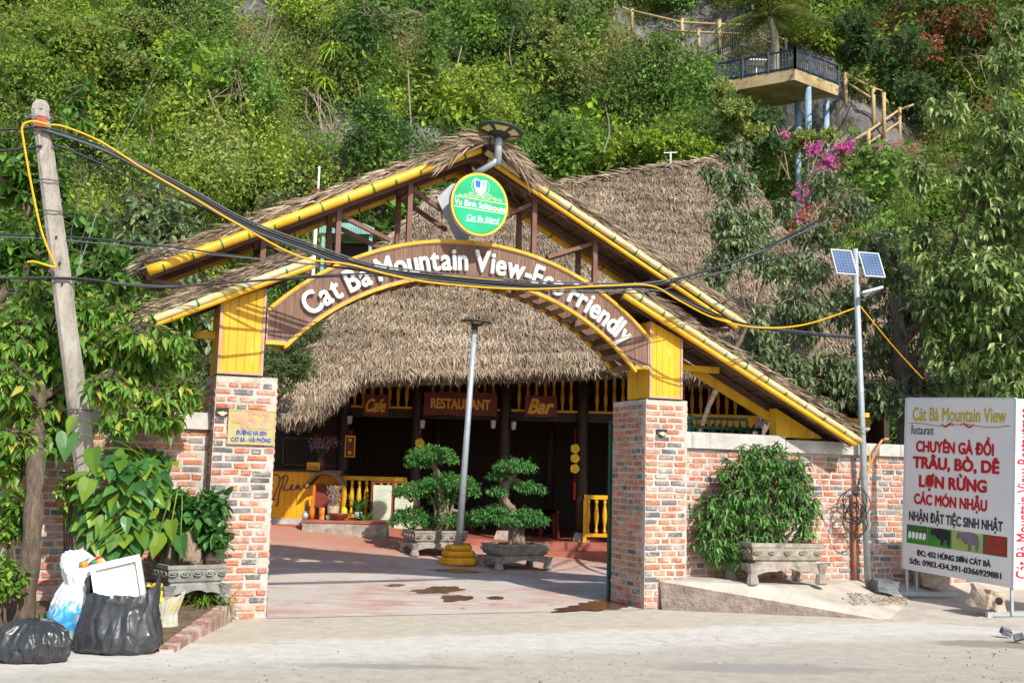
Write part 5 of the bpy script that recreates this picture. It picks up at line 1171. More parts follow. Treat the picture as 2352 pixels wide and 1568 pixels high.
cable('lower black cable slung from the left edge to the arch at mid height', [(-60,536),(60,541),(200,547),(400,568),(560,590),(760,612),(900,628),(1100,646),(1300,655)], .009, M['black_cable'], -.76)
cable('second lower cable slung close under its neighbour', [(-60,543),(100,548),(300,566),(480,584),(700,606),(900,632)], .006, M['grey_cable'], -.77)
cable('lowest black cable dipping over the left roof wing', [(-60,640),(100,638),(200,641),(290,655),(380,660),(480,652),(600,644),(760,632),(900,630),(1100,648),(1300,658)], .011, M['black_cable'], -.84)
cable('thin lowest wire beside the dipping black cable', [(-60,634),(120,640),(250,648),(400,657),(560,648),(760,636),(920,634)], .006, M['grey_cable'], -.82)
cable('black cable leaving the pole top to the left edge', [(94,290),(40,296),(-60,300)], .012, M['black_cable'], -.80)
cable('black cable leaving the upper pole to the left edge', [(96,335),(50,342),(-60,352)], .013, M['black_cable'], -.82)
cable('yellow tie cable hanging down the left side of the pole', [(112,287),(75,279),(52,290),(55,330),(75,440),(95,530),(118,590),(128,612),(110,610),(80,601),(62,602)], .011, M['yellow_cable'], -.88)
for i, (x, y0, y1) in enumerate(((182,330,600),(205,360,640),(248,430,620),(150,640,760),(60,600,680))):
    cable(['thin dark wire dangling right beside the pole','thin grey wire dangling a hand right of the pole','thin wire dangling farthest right of the pole','thin wire dangling low along the pole','thin wire dangling at the left edge by the pole'][i], [(x-4,y0),(x+4,(y0*2+y1)/3),(x-14,(y0+y1*2)/3),(x-30,y1)], .0035, M['grey_cable'], -.74)
r = random.Random(8); tg = MB(); o = GP(150, 360, -.75)
for k in range(16):                                                 # tangle of spare line at the pole top
    a = Vector((r.uniform(120,200), r.uniform(320,370), 0)); P = [GP(a.x+i*r.uniform(8,26), a.y+i*r.uniform(4,16)+r.uniform(-12,12), -.75+r.uniform(-.05,.05))-o for i in range(6)]; tg.tube(spline(P,5), .005, 5)
t = tg.build('cable_tangle', M['black_cable'], None, kind='stuff'); t.location = o; tag(t, 'messy tangle of spare black line near the pole top', 'cable')
for nm, p0, p1, lab in (('guy_wire', at(405,85,34), at(270,335,16.5), 'pale guy wire slanting across the hillside above the pole'), ('guy_wire', GP(222,490,-.75), GP(160,680,-.75), 'white thin guy wire beside the upper pole')):
    t = MB().tube([Vector(), p1-p0], .0035 if 'hill' in lab else .0025, 5).build(nm, M['steel']); t.location = p0; tag(t, lab, 'wire')
# ================================================================ galvanised pole with solar panels
rb = W3(7.93, .10, 0); rb = Vector((rb.x, rb.y, padz(rb.x, rb.y)-.01)); rt = GP(1964, 572, .10); 
sp = thing('solar_lamp_pole', 'slim grey steel pole carrying two small solar panels and a street lamp', 'street lamp', rb)
MB().tube([Vector((0,0,-.03)), (rt-rb)*.5, rt-rb], [.046,.044,.040], 14).build('shaft', M['steel'], sp, smooth=True)
M['cell'] = mat('solar_cell', [(.3,(.035,.075,.17)), (.7,(.07,.13,.25))], 3, .18, spec=.6); M['cell_line'] = mat('panel_frame', (.62,.64,.66), 4, .4)
for cx, cy in ((1939,601),(2003,607)):
    c = GP(cx, cy, .0)-rb; Mx = Matrix.Translation(c) @ Matrix.Rotation(YAW-.15,4,'Z') @ Matrix.Rotation(rad(-24),4,'X'); w, h = .155, .20
    pn = MB().box(-w,w,.0,.02,-h,h,0,Mx).build('solar_panel', M['cell_line'], sp)
    cells = MB(); nx_, nz_ = 6, 8
    for i in range(nx_):
        for j in range(nz_):
            x0 = -w+.012+(2*w-.024)*i/nx_; z0 = -h+.012+(2*h-.024)*j/nz_; dx = (2*w-.024)/nx_-.004; dz = (2*h-.024)/nz_-.004
            cells.add([(x0,-.003,z0),(x0+dx,-.003,z0),(x0+dx,-.003,z0+dz),(x0,-.003,z0+dz)], [(0,1,2,3)], 0, Mx)
    cells.build('cells', M['cell'], pn, kind='stuff')
    MB().beam(c+Vector((0,.02,-.06)), Vector(((rt-rb).x,(rt-rb).y,c.z-.10)), .02, .02).build('panel_bracket', M['steel'], sp)
hz = GP(1985,672,.0).z-rb.z; MB().beam(Vector((0,0,hz-.03)), GP(2026,660,-.1)-rb, .035, .03).build('lamp_arm', M['steel'], sp)
MB().beam(GP(1978,672,-.06)-rb, GP(2024,660,-.12)-rb, .11, .03).build('lamp_head', M['white_paint'], sp)
for z in (.55,1.35,2.05): MB().lathe([(.052,0),(.052,.03)], 12, (0,0,z)).build('clamp', M['steel'], sp)
MB().lathe([(.0465,0),(.0465,.06)], 14, (0,0,2.22)).build('yellow_band', M['bamboo'], sp)
p = W3(7.80,.215,.27); t = MB().tube([(0,0,-.02),(.0,0,.5),(.01,0,1.15)], .028, 10).build('orange_conduit', mat('rusty_conduit', [(.3,(.30,.10,.05)), (.7,(.42,.17,.09))], 8, .8), None, True); t.location = p; tag(t, 'rusty orange conduit pipe standing against the wall beside the steel pole', 'pipe')
P = [GP(2040,1008,.2),GP(2025,1012,.12),GP(2008,1045,.10),GP(1992,1090,.12),GP(1980,1160,.12),GP(1972,1230,.12)]; t = MB().tube([q-P[0] for q in spline(P,6)], .018, 8).build('hose', mat('faded_orange_hose', (.50,.24,.10), 6, .6), None, True); t.location = P[0]; tag(t, 'faded orange hose drooping from the wall cap to the steel pole', 'hose')
P = [GP(1995,1025,.14),GP(1998,1060,.1),GP(1985,1120,.1),GP(1978,1180,.12),GP(1990,1225,.12),GP(2000,1200,.1)]; t = MB().tube([q-P[0] for q in spline(P,6)], .008, 6).build('power_cord', M['yellow_cable'], None, True); t.location = P[0]; tag(t, 'thin yellow cord tied down the steel pole', 'cord')
P = [GP(1976,703,.06),GP(2010,745,.0),GP(2060,805,.2),GP(2120,870,.6)]; t = MB().tube([q-P[0] for q in spline(P,6)], .008, 6).build('power_cord', M['yellow_cable'], None, True); t.location = P[0]; tag(t, 'yellow cord running from the steel pole down into the overhanging tree', 'cord')
cx0 = GP(1962,1190,.02); r = random.Random(12); mbc = MB()
for k in range(9):
    c = Vector((r.uniform(-.08,.08), r.uniform(-.03,.03), r.uniform(-.25,.22))); R = r.uniform(.10,.22); P = [c+gu*R*math.cos(a)*(1+.15*r.random())+Vector((0,0,1))*R*1.15*math.sin(a)+gn*.03*math.sin(2*a+k) for a in [i*math.pi/9+k for i in range(19)]]; mbc.tube(P, .0065, 5)
t = mbc.build('cable_coil', M['black_cable'], None, kind='stuff'); t.location = cx0; tag(t, 'coil of black cable hung on the steel pole at waist height', 'cable')
# ================================================================ folding signboard on the right
sY0, sY1 = 14.9, 13.4
c00, c10 = at(2073,1305,sY0), at(2325,1350,sY1); c01, c11 = at(2068,917,sY0), at(2323,913,sY1)
sO = Vector(c00); sR = Vector((c10.x-c00.x, c10.y-c00.y, c10.z-c00.z)); SWd = sR.length; sRn = sR.normalized()
SHt = ((c01-c00).length+(c11-c10).length)/2; sUp = Vector((0,0,1)); sN = sRn.cross(sUp).normalized(); sUp = sN.cross(sRn)
sb = thing('advert_signboard', 'tall white two-sided restaurant signboard with red Vietnamese lettering on steel feet', 'signboard', (sO.x,sO.y,padz(sO.x,sO.y)))
so = sO-Vector(sb.location)
def SP(u, v, h=0): return so+sRn*(u*SWd)+sUp*(v*SHt)+sN*h
M['sign_face'] = mat('sign_vinyl', [(.3,(.66,.65,.66)), (.7,(.74,.73,.73))], 1.2, .45)
MB().slab([SP(0,0),SP(1,0),SP(1,1),SP(0,1)], -sN*.03).build('panel', M['sign_face'], sb)
r2 = Vector((.90,.43,0)).normalized(); q0, q1 = SP(1,0), SP(1,1)
n2 = r2.cross((q1-q0).normalized()).normalized(); MB().slab([q0+r2*.02,q0+r2*1.35,q1+r2*1.35,q1+r2*.02], -n2*.03).build('panel', M['sign_face'], sb)
fr = M['steel']
for a, b in ((SP(0,0,.0),SP(0,1,.0)),(SP(1,0,.0),SP(1,1,.0))): MB().beam(a-sN*.015, b-sN*.015, .035, .036, 0, sRn).build('edge_frame', M['cell_line'], sb)
MB().beam(SP(0,1,-.015), SP(1,1,-.015), .035, .02).build('edge_frame', M['cell_line'], sb)
def ST(body, u, v, size, m, width, off=0., shear=0., nm='lettering', h=.003):
    return text(nm, body, frame(SP(u,v,h), sRn, sUp), size, m, sb, .0012, off, shear, width=width*SWd)
M['t_red'] = mat('print_red', (.50,.012,.02), 5, .5); M['t_yel'] = mat('print_yellow', (.50,.42,.02), 5, .5); M['t_blk'] = mat('print_black', (.035,.035,.045), 5, .5)
ST('Cát Bà Mountain View', .50, .908, .25, M['t_yel'], .86, .004)
ST('Restaurant', .17, .815, .17, M['t_blk'], .22)
ST('CHUYÊN GÀ ĐỒI', .47, .738, .195, M['t_red'], .72, .0095)
ST('TRÂU, BÒ, DÊ', .48, .630, .205, M['t_red'], .80, .011)
ST('LỢN RỪNG', .46, .522, .205, M['t_red'], .63, .011)
ST('CÁC MÓN NHẬU', .44, .418, .185, M['t_red'], .68, .009)
ST('NHẬN ĐẶT TIỆC SINH NHẬT', .485, .316, .165, M['t_blk'], .86, .006)
ST('ĐC: 452 HÙNG SƠN CÁT BÀ', .48, .110, .095, M['t_blk'], .68, .005)
ST('Sđt: 0983.434.391-0366929881', .49, .054, .10, M['t_blk'], .84, .004)
def flat(name, pts, m, h): return MB().add([SP(u,v,h) for u, v in pts], [tuple(range(len(pts)))]).build(name, m, sb)
fl_ = MB(); P = [SP(u, .848+.006*math.sin(u*14), .003) for u in [.04+.92*i/30 for i in range(31)]]; fl_.tube(P, .004, 5)
for s in (-1,1): fl_.tube([SP(.5+s*(.03+.12*i/10), .848+.010*math.sin(i*.7), .004) for i in range(11)], [.004+.008*math.sin(i*.31) for i in range(11)], 5)
fl_.build('flourish', M['t_red'], sb)
M['ph_green'] = mat('print_grass', [(.3,(.02,.14,.02)), (.7,(.05,.28,.03))], 4, .5); M['ph_pale'] = mat('print_pasture', [(.3,(.26,.36,.09)), (.7,(.36,.44,.16))], 4, .5); M['ph_dark'] = mat('print_forest', [(.3,(.015,.07,.02)), (.7,(.04,.16,.035))], 6, .5); M['ph_mix'] = mat('print_hens', [(.35,(.02,.12,.03)), (.5,(.25,.03,.02)), (.65,(.05,.10,.05))], 6, .5)
M['ph_buf'] = mat('print_buffalo', (.012,.018,.032), 6, .5); M['ph_boar'] = mat('print_boar', [(.3,(.11,.09,.12)), (.7,(.22,.19,.24))], 9, .5)
z0, z1 = .155, .262
for u0, u1, m in ((.035,.235,'ph_dark'),(.237,.468,'ph_green'),(.470,.745,'ph_pale'),(.747,.955,'ph_mix')): flat('photo_print', [(u0,z0),(u1,z0),(u1,z1),(u0,z1)], M[m], .0015)
flat('photo_print', [(.035,z0),(.235,z0),(.235,z0+.035),(.035,z0+.04)], M['ph_green'], .0022)
for k in range(5): u = .05+.036*k; flat('goat_print', [(u,.19),(u+.012,.178),(u+.018,.19),(u+.03,.186),(u+.032,.215),(u+.02,.225),(u+.004,.22)], M['sign_white'], .003)
def beast(u, v, s, m):
    pts = [(-.42,.12),(-.40,.30),(-.30,.38),(-.12,.40),(.05,.46),(.30,.40),(.42,.30),(.45,.05),(.40,-.38),(.32,-.38),(.30,-.08),(.18,-.12),(.12,-.40),(.04,-.40),(.02,-.12),(-.10,-.10),(-.16,-.02),(-.26,.10),(-.36,.04)]
    flat('animal_print', [(u+x*s, v+y*s*.52) for x, y in pts], m, .003)
beast(.36,.212,.215,M['ph_buf']); beast(.61,.208,.235,M['ph_boar'])
for k, (u, v) in enumerate(((.80,.235),(.88,.243),(.83,.19),(.905,.192))): flat('hen_print', [(u-.03,v-.006),(u,v-.016),(u+.03,v),(u+.034,v+.016),(u+.012,v+.006),(u-.012,v+.016)], M['t_red'], .003)
text('lettering', 'Cát Bà Mountain View Restautrant', frame((q0+q1)/2+r2*.17+n2*.004, (q1-q0), -r2), .34, M['t_red'], sb, .0012, .002, 0, width=SHt*.90)
# legs and feet
def leg(u, down): 
    a = SP(u, 0, -.02); w = a+Vector(sb.location); zt = padz(w.x, w.y)-sb.location.z; MB().beam(a+Vector((0,0,.05)), Vector((a.x,a.y,zt+.03)), .03, .03, 0, (0,1,0)).build('leg', fr, sb); return Vector((a.x,a.y,zt))
f0 = leg(.03, 0); f1 = leg(.985, 0); f2_ = SP(.03,0,-.02)+Vector((.17,.12,0)); 
w = f2_+Vector(sb.location); f2b = Vector((f2_.x,f2_.y,padz(w.x,w.y)-sb.location.z)); MB().beam(f2_+Vector((0,0,.05)), f2b+Vector((0,0,.03)), .03, .03, 0, (0,1,0)).build('leg', fr, sb)
for f, L0, L1 in ((f0,.28,.72),(f1,.33,.28)):
    MB().beam(f+Vector((-L0,-.06,.035)), f+Vector((L1,.12,.03)), .05, .05).build('foot', fr, sb)
    MB().beam(f+Vector((-L0+.0,-.06,.005)), f+Vector((-L0+.06,-.05,.005)), .05, .06).build('foot_end', fr, sb)
# ================================================================ loose stones
def rock(name, label, c, rx, ry, rz, m, seed, cat='stone', cuts=2, sharp=.35, cube=False, rot=(0,0,0), sink=.0):
    bm = bmesh.new()
    if cube: bmesh.ops.create_cube(bm, size=1.6); bmesh.ops.subdivide_edges(bm, edges=bm.edges, cuts=4, use_grid_fill=True)
    else: bmesh.ops.create_icosphere(bm, subdivisions=3, radius=1)
    s = Vector((seed*1.7, seed*.9, 0))
    for v in bm.verts:
        k = 1+sharp*noise.noise(v.co*1.2+s)*.6+.10*noise.noise(v.co*4+s); v.co = Vector((v.co.x*rx*k, v.co.y*ry*k, v.co.z*rz*k))
    R = Matrix.Rotation(rot[2],4,'Z') @ Matrix.Rotation(rot[0],4,'X') @ Matrix.Rotation(rot[1],4,'Y'); bmesh.ops.transform(bm, matrix=R, verts=bm.verts)
    zmin = min(v.co.z for v in bm.verts)
    for v in bm.verts: v.co.z -= zmin+sink
    me = bpy.data.meshes.new(name); bm.to_mesh(me); bm.free(); me.materials.append(m); o = link(name, me); o.location = c; return tag(o, label, cat)
M['tanrock'] = mat('tan_stone', [(.25,(.27,.21,.15)), (.5,(.42,.34,.25)), (.75,(.54,.46,.36))], 4, .95, .8, 20, stains=[((.2,.16,.12), 3, .56, .7, None)])
M['greyrock'] = mat('grey_stone', [(.3,(.09,.10,.11)), (.7,(.19,.20,.21))], 5, .95, .7, 20)
p = PADG(2268,1413); bs = rock('stone_block', 'squared tan stone block with a drilled hole on the signboard foot', p, .20, .18, .145, M['tanrock'], 1, cube=True, sharp=.5, rot=(.15,.22,.5))
hole = MB().lathe([(.045,0),(.045,.012)], 16, M=Matrix.Translation((.06,-.185,.19)) @ Matrix.Rotation(math.pi/2-.1,4,'X')).build('hole', mat('hole_dark', (.02,.018,.016), 5, .9), bs)
p = PADG(2028,1364); rock('flat_stone', 'dark flat grey stone lying left of the signboard foot', p, .20, .16, .10, M['greyrock'], 2, cube=True, sharp=.5, rot=(0,.1,.3))
p = PADG(2135,1350); rock('stone_block', 'broad pale stone block behind the signboard legs', p, .25, .17, .19, M['tanrock'], 5, cube=True, sharp=.5, rot=(.05,-.1,.2))
for px, py, lab in ((2312,1463,'small grey rubble lump on the road by the right edge'), (2340,1475,'second rubble lump nearest the right edge of the road')):
    p = G(px, py, 0); rock('rubble_lump', lab, p, .06, .05, .04, M['greyrock'], px*.01, cube=True, rot=(.3,.3,px))
r = random.Random(31); mbg = MB(); c0_ = PADG(2010,1378); o = c0_.copy()
for i in range(420):
    q = PADG(1950+130*r.random()+r.gauss(0,8), 1364+26*r.random())-o; s_ = r.uniform(.008,.028); mbg.add([q+Vector((s_*r.uniform(.6,1.3)*x, s_*r.uniform(.6,1.3)*y, s_*z*.8)) for x, y, z in ((-1,-1,-.2),(1,-1,-.2),(1,1,-.2),(-1,1,-.2),(-.5,-.6,.9),(.6,-.4,1),(.5,.6,.8),(-.6,.5,1))], [(4,5,6,7),(0,1,5,4),(1,2,6,5),(2,3,7,6),(3,0,4,7)])
t = mbg.build('gravel', island('gravel', [(0,(.14,.11,.09)), (.5,(.30,.26,.21)), (1,(.45,.40,.33))], .95), None, kind='stuff'); t.location = o; tag(t, 'scattered gravel and rubble on the pavement before the signboard', 'gravel')
r = random.Random(33); mbg = MB(); o = Vector((0,9,0))
for i in range(360):                                                # grit over the road
    q = G(r.uniform(300,2352), 1490+78*r.random()**.8, 0)-o if i % 3 else G(r.uniform(1000,2000), r.uniform(1500,1560), 0)-o
    s_ = r.uniform(.004,.012)*(1.6 if r.random() < .06 else 1); mbg.add([q+Vector((s_*r.uniform(.6,1.4)*x, s_*r.uniform(.6,1.4)*y, s_*z*.7)) for x, y, z in ((-1,-1,-.6),(1,-1,-.6),(1,1,-.6),(-1,1,-.6),(-.5,-.6,.9),(.6,-.4,1),(.5,.6,.8),(-.6,.5,1))], [(4,5,6,7),(0,1,5,4),(1,2,6,5),(2,3,7,6),(3,0,4,7)])
t = mbg.build('grit', island('grit', [(0,(.10,.09,.08)), (.6,(.25,.22,.19)), (1,(.4,.37,.32))], .95), None, kind='stuff'); t.location = o; tag(t, 'small stones and grit strewn over the concrete road', 'gravel')
# ================================================================ yard lamp
lp = GG(1052, 1296)
yl = thing('yard_lamp', 'tall grey lamp post with round solar head on stacked yellow rings in the yard', 'lamp post', lp)
z = 0
for R, h in ((.315,.125),(.275,.10),(.225,.085)):
    MB().lathe([(R*.90,0),(R,.03),(R*1.0,h-.035),(R*.92,h-.004),(R*.5,h)], 8, (0,0,z), ph=.25).build('base_ring', mat('ring_yellow', [(.3,(.62,.27,.01)), (.7,(.76,.38,.015))], 3, .45, .1) if z == 0 else bpy.data.materials['ring_yellow'], yl); z += h+.002
tp = at(1090, 757, lp.y)-lp
MB().tube([Vector((0,0,z-.05)), (tp+Vector((0,0,z)))*.5, tp], [.058,.050,.042], 14).build('post', M['steel'], yl, smooth=True)
MB().lathe([(.055,0),(.06,.02),(.05,.09)], 12, tuple(tp)).build('collar', M['lamp_dark'], yl)
disc_lamp(yl, .255, Matrix.Translation(tp+Vector((.03,0,.13))) @ Matrix.Rotation(.06,4,'Y'))
# ================================================================ stone planters
def planter(label, c, rz, w, d, h, m, scale=1., carved=True, parts_grp='carved stone planters'):
    t = thing('stone_planter', label, 'planter', c, rz, parts_grp)
    w *= scale; d *= scale; h *= scale
    # trough: stepped rim over a bellied body
    def ring(k, z): return [(-w/2*k,-d/2*k,z),(w/2*k,-d/2*k,z),(w/2*k,d/2*k,z),(-w/2*k,d/2*k,z)]
    lv = [(.90,.46),(.90,.50),(.84,.52),(.84,.55),(.93,.60),(.97,.70),(.965,.88),(1.0,.90),(1.01,1.0),(.90,1.0),(.88,.90)]
    mb = MB(); vs = []; fs = []
    for k, z in lv: vs += ring(k, z*h)
    for i in range(len(lv)-1):
        for j in range(4): fs.append((i*4+j, i*4+(j+1)%4, (i+1)*4+(j+1)%4, (i+1)*4+j))
    fs.append((3,2,1,0)); fs.append(tuple((len(lv)-1)*4+j for j in range(4))); mb.add(vs, fs); mb.build('trough', m, t)
    # scalloped apron
    for ax_, L, off in (('x',w*1.06,-d/2*1.03),('x',w*1.06,d/2*1.03-.03),('y',d*1.0,-w/2*1.03),('y',d*1.0,w/2*1.03-.03)):
        n = 24; top = [(-L/2*.93+L*.93*i/n, .50*h) for i in range(n+1)]
        bot = [(L/2*.93-L*.93*i/n, (.33-.13*abs(math.cos(math.pi*i/n))**3+.05*abs(math.sin(3*math.pi*i/n)))*h) for i in range(n+1)]
        Mx = Matrix.Identity(4) if ax_ == 'x' else Matrix(((0,1,0,0),(1,0,0,0),(0,0,1,0),(0,0,0,1)))
        MB().prism(top+bot, off, off+.03, 0, Mx).build('apron', m, t)
        if carved and off < 0:
            cv = MB()
            for q in range(5):
                cx = L*.80*(q/4-.5); P = [(cx+(.055*(1-.03*i))*math.cos(i*.42)*scale, off-.004, h*.78+(.030*(1-.035*i))*math.sin(i*.42)*scale) for i in range(22)]; cv.tube(P, .009*scale, 5)
            cv.v = [tuple(Mx @ Vector(p)) for p in cv.v]; cv.build('carving', m, t)
    for sx in (-1,1):
        for sy in (-1,1):
            x, y = sx*(w/2*.96), sy*(d/2*.94); MB().lathe([(.06,0),(.078,.04*h),(.07,.16*h),(.052,.26*h),(.066,.38*h),(.088,.50*h)], 8, (x,y,0), 0, scale, scale).build('foot', m, t)
    MB().box(-w/2*.885,w/2*.885,-d/2*.885,d/2*.885,h*.86,h*.95).build('soil', M['soil'], t)
    return t
# bonsai pots: seen corner-on in the yard
def pad(lb, tw, c, rx, ry, rz, n, L, w, r, nl=7, droop=.35):
    """cloud-pruned foliage cushion: leaves crowd its upper shell"""
    for _ in range(n):
        u = rv(r); 
        if u.z < -.25: u.z = -u.z*.5
        k = r.uniform(.72,1.05)*(1+.18*noise.noise(u*3+c*2)); p = c+Vector((u.x*rx*k, u.y*ry*k, u.z*rz*k)); out = Vector((u.x,u.y,u.z+.3)).normalized()
        for j in range(nl):
            d = (rv(r)*.9+out*.7+Vector((0,0,-droop))).normalized(); lb.leaf(p-out*L*r.random(), d, Vector((0,0,1))+rv(r)*.5, L*r.uniform(.6,1.2), w*r.uniform(.7,1.2), r.uniform(0,.3))
    for _ in range(10):
        u = rv(r); tw.tube([c+Vector((0,0,-rz*.6)), c+Vector((u.x*rx*.5,u.y*ry*.5,0)), c+Vector((u.x*rx*.85,u.y*ry*.85,abs(u.z)*rz*.6))], [.012,.008,.004], 4, caps=False)
pR = GG(1190, 1312); pR = pR+Vector((-.05,.42,0)); pR.z = hg(pR.x,pR.y)
plR = planter('carved stone trough under the open tiered bonsai right of the yard lamp', pR, rad(28), .92, .62, .40, M['stone'])
pL = GG(1035, 1283)+Vector((-.30,.35,0)); pL.z = hg(pL.x,pL.y)
plL = planter('carved stone trough under the dense round-headed bonsai left of the yard lamp', pL, rad(24), .95, .65, .42, M['stone'])
def bonsai(label, base, Y, trunks, pads, L, w, seed, droop, n0):
    r = random.Random(seed); t = thing('bonsai', label, 'bonsai', base); lb = LB(); tw = MB(); tb = MB()
    for P, ra, rb_ in trunks:
        S_ = spline([Vector(q)-base for q in P], 6); k = len(S_)
        tb.tube(S_, [ra+(rb_-ra)*i/(k-1)+.006*math.sin(i*2.3) for i in range(k)], 8)
    last = Vector(trunks[0][0][-1])-base
    for px, py, rx, ry, cnt in pads:
        c = at(px, py, Y)-base; c.y += r.uniform(-.1,.1); a = px2m(rx, Y); b = px2m(ry, Y)
        pad(lb, tw, c+Vector((0,0,-b*.25)), a, a*.85, b*1.15, int(cnt*n0), L, w, r, 7, droop)
        m0 = min((Vector(q)-base for P, *_ in trunks for q in P), key=lambda q: (q-c).length); tb.tube(spline([m0, (m0+c)/2+Vector((0,0,.02)), c+Vector((0,0,-b*.4))], 4), [.03]*4+[.024]*4+[.015], 6)
    tb.build('trunk', M['bark_pale'], t, smooth=True); tw.build('twigs', M['bark'], t, kind='stuff'); lb.build('foliage', M['lf_bonsai'], t, kind='stuff')
Yr = pR.y; bR = pR+Vector((.02,0,.36))
bonsai('bonsai with three flat drooping foliage tiers on a bent trunk, right of the yard lamp', bR, Yr,
       [([bR, at(1185,1215,Yr), at(1182,1180,Yr), at(1160,1148,Yr), at(1158,1125,Yr), at(1178,1100,Yr), at(1185,1085,Yr)], .085, .03), ([bR+Vector((-.09,.02,0)), at(1172,1215,Yr), at(1160,1190,Yr)], .05, .03), ([bR+Vector((.10,-.02,0)), at(1200,1215,Yr), at(1215,1190,Yr)], .05, .03)],
       [(1182,1068,52,22,130),(1148,1090,30,12,40),(1140,1125,26,14,46),(1218,1118,36,18,90),(1190,1112,20,10,30),(1120,1180,38,24,110),(1175,1190,40,24,110),(1225,1190,36,26,110),(1150,1165,34,14,50),(1205,1172,30,14,40)], .080, .026, 21, 1.0, 1.5)
Yl = pL.y; bL = pL+Vector((.0,0,.38))
bonsai('bonsai with dense round foliage cushions and rooty trunk, left of the yard lamp', bL, Yl,
       [([bL+Vector((.05,0,0)), at(1018,1190,Yl), at(1012,1150,Yl), at(1010,1110,Yl), at(1000,1075,Yl)], .09, .05)]+[([bL+Vector((.05+dx,0,0)), at(1018+dx*150,1170,Yl), at(1014+dx*240,1130,Yl)], .03, .02) for dx in (-.12,-.06,.06,.13)],
       [(992,1048,60,30,330),(960,1062,32,18,90),(1020,1112,64,32,360),(1070,1120,36,34,110),(945,1128,46,26,190),(945,1190,52,30,250),(1035,1195,50,26,120),(1085,1195,34,28,90),(1020,1150,40,16,50)], .050, .026, 22, .30, 2.1)
# two foot pots with plants by the menu boards
for px, lab in ((838,'leafy plant in a white pot before the menu boards'), (822,'palm-leaved plant in a small white pot left of the menu boards')):
    p = at(px, 1184, 20.95 if px > 830 else 21.1); z_ = FZ(p.x)-.14 if True else 0
    t = thing('potted_plant', lab, 'plant', (p.x, p.y, AZ if px < 830 else z_)); 
    MB().lathe([(.055,0),(.06,.02),(.08,.15),(.075,.15),(.07,.13)], 12).build('pot', M['white_paint'], t); lb = LB(); r = random.Random(px)
    for i in range(46):
        a = r.uniform(0,6.28); d = Vector((math.cos(a)*r.uniform(.3,1),math.sin(a)*r.uniform(.3,1),r.uniform(.5,1.4))); lb.leaf(Vector((0,0,.13)), d, Vector((0,0,1)), r.uniform(.25,.55), .045, .35)
    lb.build('leaves', M['lf_gloss'], t, kind='stuff')
# ================================================================ wall planter with the big shrub
wp = W3(6.22,-.24); wp.z = padz(wp.x, wp.y)-.005
planter('stone trough under the big leafy shrub against the right wall', wp, YAW-.10, .98, .60, .50, M['stone'])
wb = wp+Vector((0,0,.44)); Yw = wp.y
r = random.Random(14); t = thing('potted_shrub', 'big bushy shrub with drooping green leaves against the right brick wall', 'shrub', wb); lb = LB(); tb = MB(); tw = MB()
for px, py, rx, ry, cnt in ((1770,1060,80,52,120),(1700,1110,70,60,120),(1800,1120,75,60,120),(1650,1180,60,60,110),(1740,1190,80,60,130),(1840,1170,48,60,80),(1640,1250,52,50,90),(1700,1265,60,45,90),(1790,1225,30,30,16),(1680,1080,40,30,26),(1835,1085,30,40,26),(1850,1225,30,30,14)):
    c = at(px, py, Yw-.02)-wb; crown_blob(lb, c, px2m(rx,Yw), px2m(rx,Yw)*.75, px2m(ry,Yw), int(cnt*1.0), 7, .115, .036, r, .9, 'leaf', tw, .5)
    tb.tube(spline([Vector((r.uniform(-.15,.15),r.uniform(-.08,.08),0)), c*.5+Vector((0,0,-.1)), c], 5), [.03-.0018*i for i in range(11)], 6)
tb.build('stems', M['bark'], t, smooth=True); tw.build('twigs', M['bark'], t, kind='stuff'); lb.build('foliage', M['lf_shrub'], t, kind='stuff')
# ================================================================ folded green gate leaf
gt = gthing('gate_leaf', 'dark green steel gate leaf folded back against the right pillar', 'gate', None, 4.475, .925)
M['gate_green'] = mat('gate_green', [(.3,(.006,.055,.035)), (.7,(.012,.085,.055))], 5, .4)
for y0, y1 in ((.0,.045),(2.3,2.345)): MB().box(y0,y1,-.022,.022,.01,2.30).build('stile', M['gate_green'], gt)
for z in (.12,1.2,2.25): MB().box(.046,2.299,-.018,.018,z,z+.04).build('cross_bar', M['gate_green'], gt)
for i in range(14): y = .2+.15*i; MB().box(y,y+.02,-.010,.010,.162,2.248).build('bar', M['gate_green'], gt)
# ================================================================ left bed: carved pot and its plants
pp = G(405, 1418, .07); pp = pp+Vector((0,.32,0)); pp.z = bedz(pp.x, pp.y)-.02
pot = planter('carved grey six-sided pot in the left planting bed', pp, rad(38), .62, .50, .40, M['pot_green'])
hb = pp+Vector((-.18,.02,.36)); Yh = hb.y
r = random.Random(51); t = thing('tree_stump', 'rough brown stump wrapped in heart-leaved vine in the carved pot', 'stump', hb)
tb = MB()
for k in range(7):
    a = k*.9; P = spline([Vector((.09*math.cos(a),.08*math.sin(a),0)), Vector((.06*math.cos(a+.3)-.02,.05*math.sin(a),.25)), Vector((.03*math.cos(a)-.03,.03*math.sin(a),.60))], 5); tb.tube(P, [.045-.001*i for i in range(len(P))], 6)
tb.build('trunk', M['bark_pale'], t, smooth=True)
rock('driftwood', 'knotty tan driftwood lump on the carved pot soil', pp+Vector((.02,-.10,.37)), .10, .08, .16, M['bark_pale'], 8, 'wood', sharp=.9)
t = thing('heart_leaf_vine', 'climbing plant with big heart-shaped bright green leaves beside the leaning pole', 'plant', hb); lb = LB(); lime = LB(); sm_ = MB()
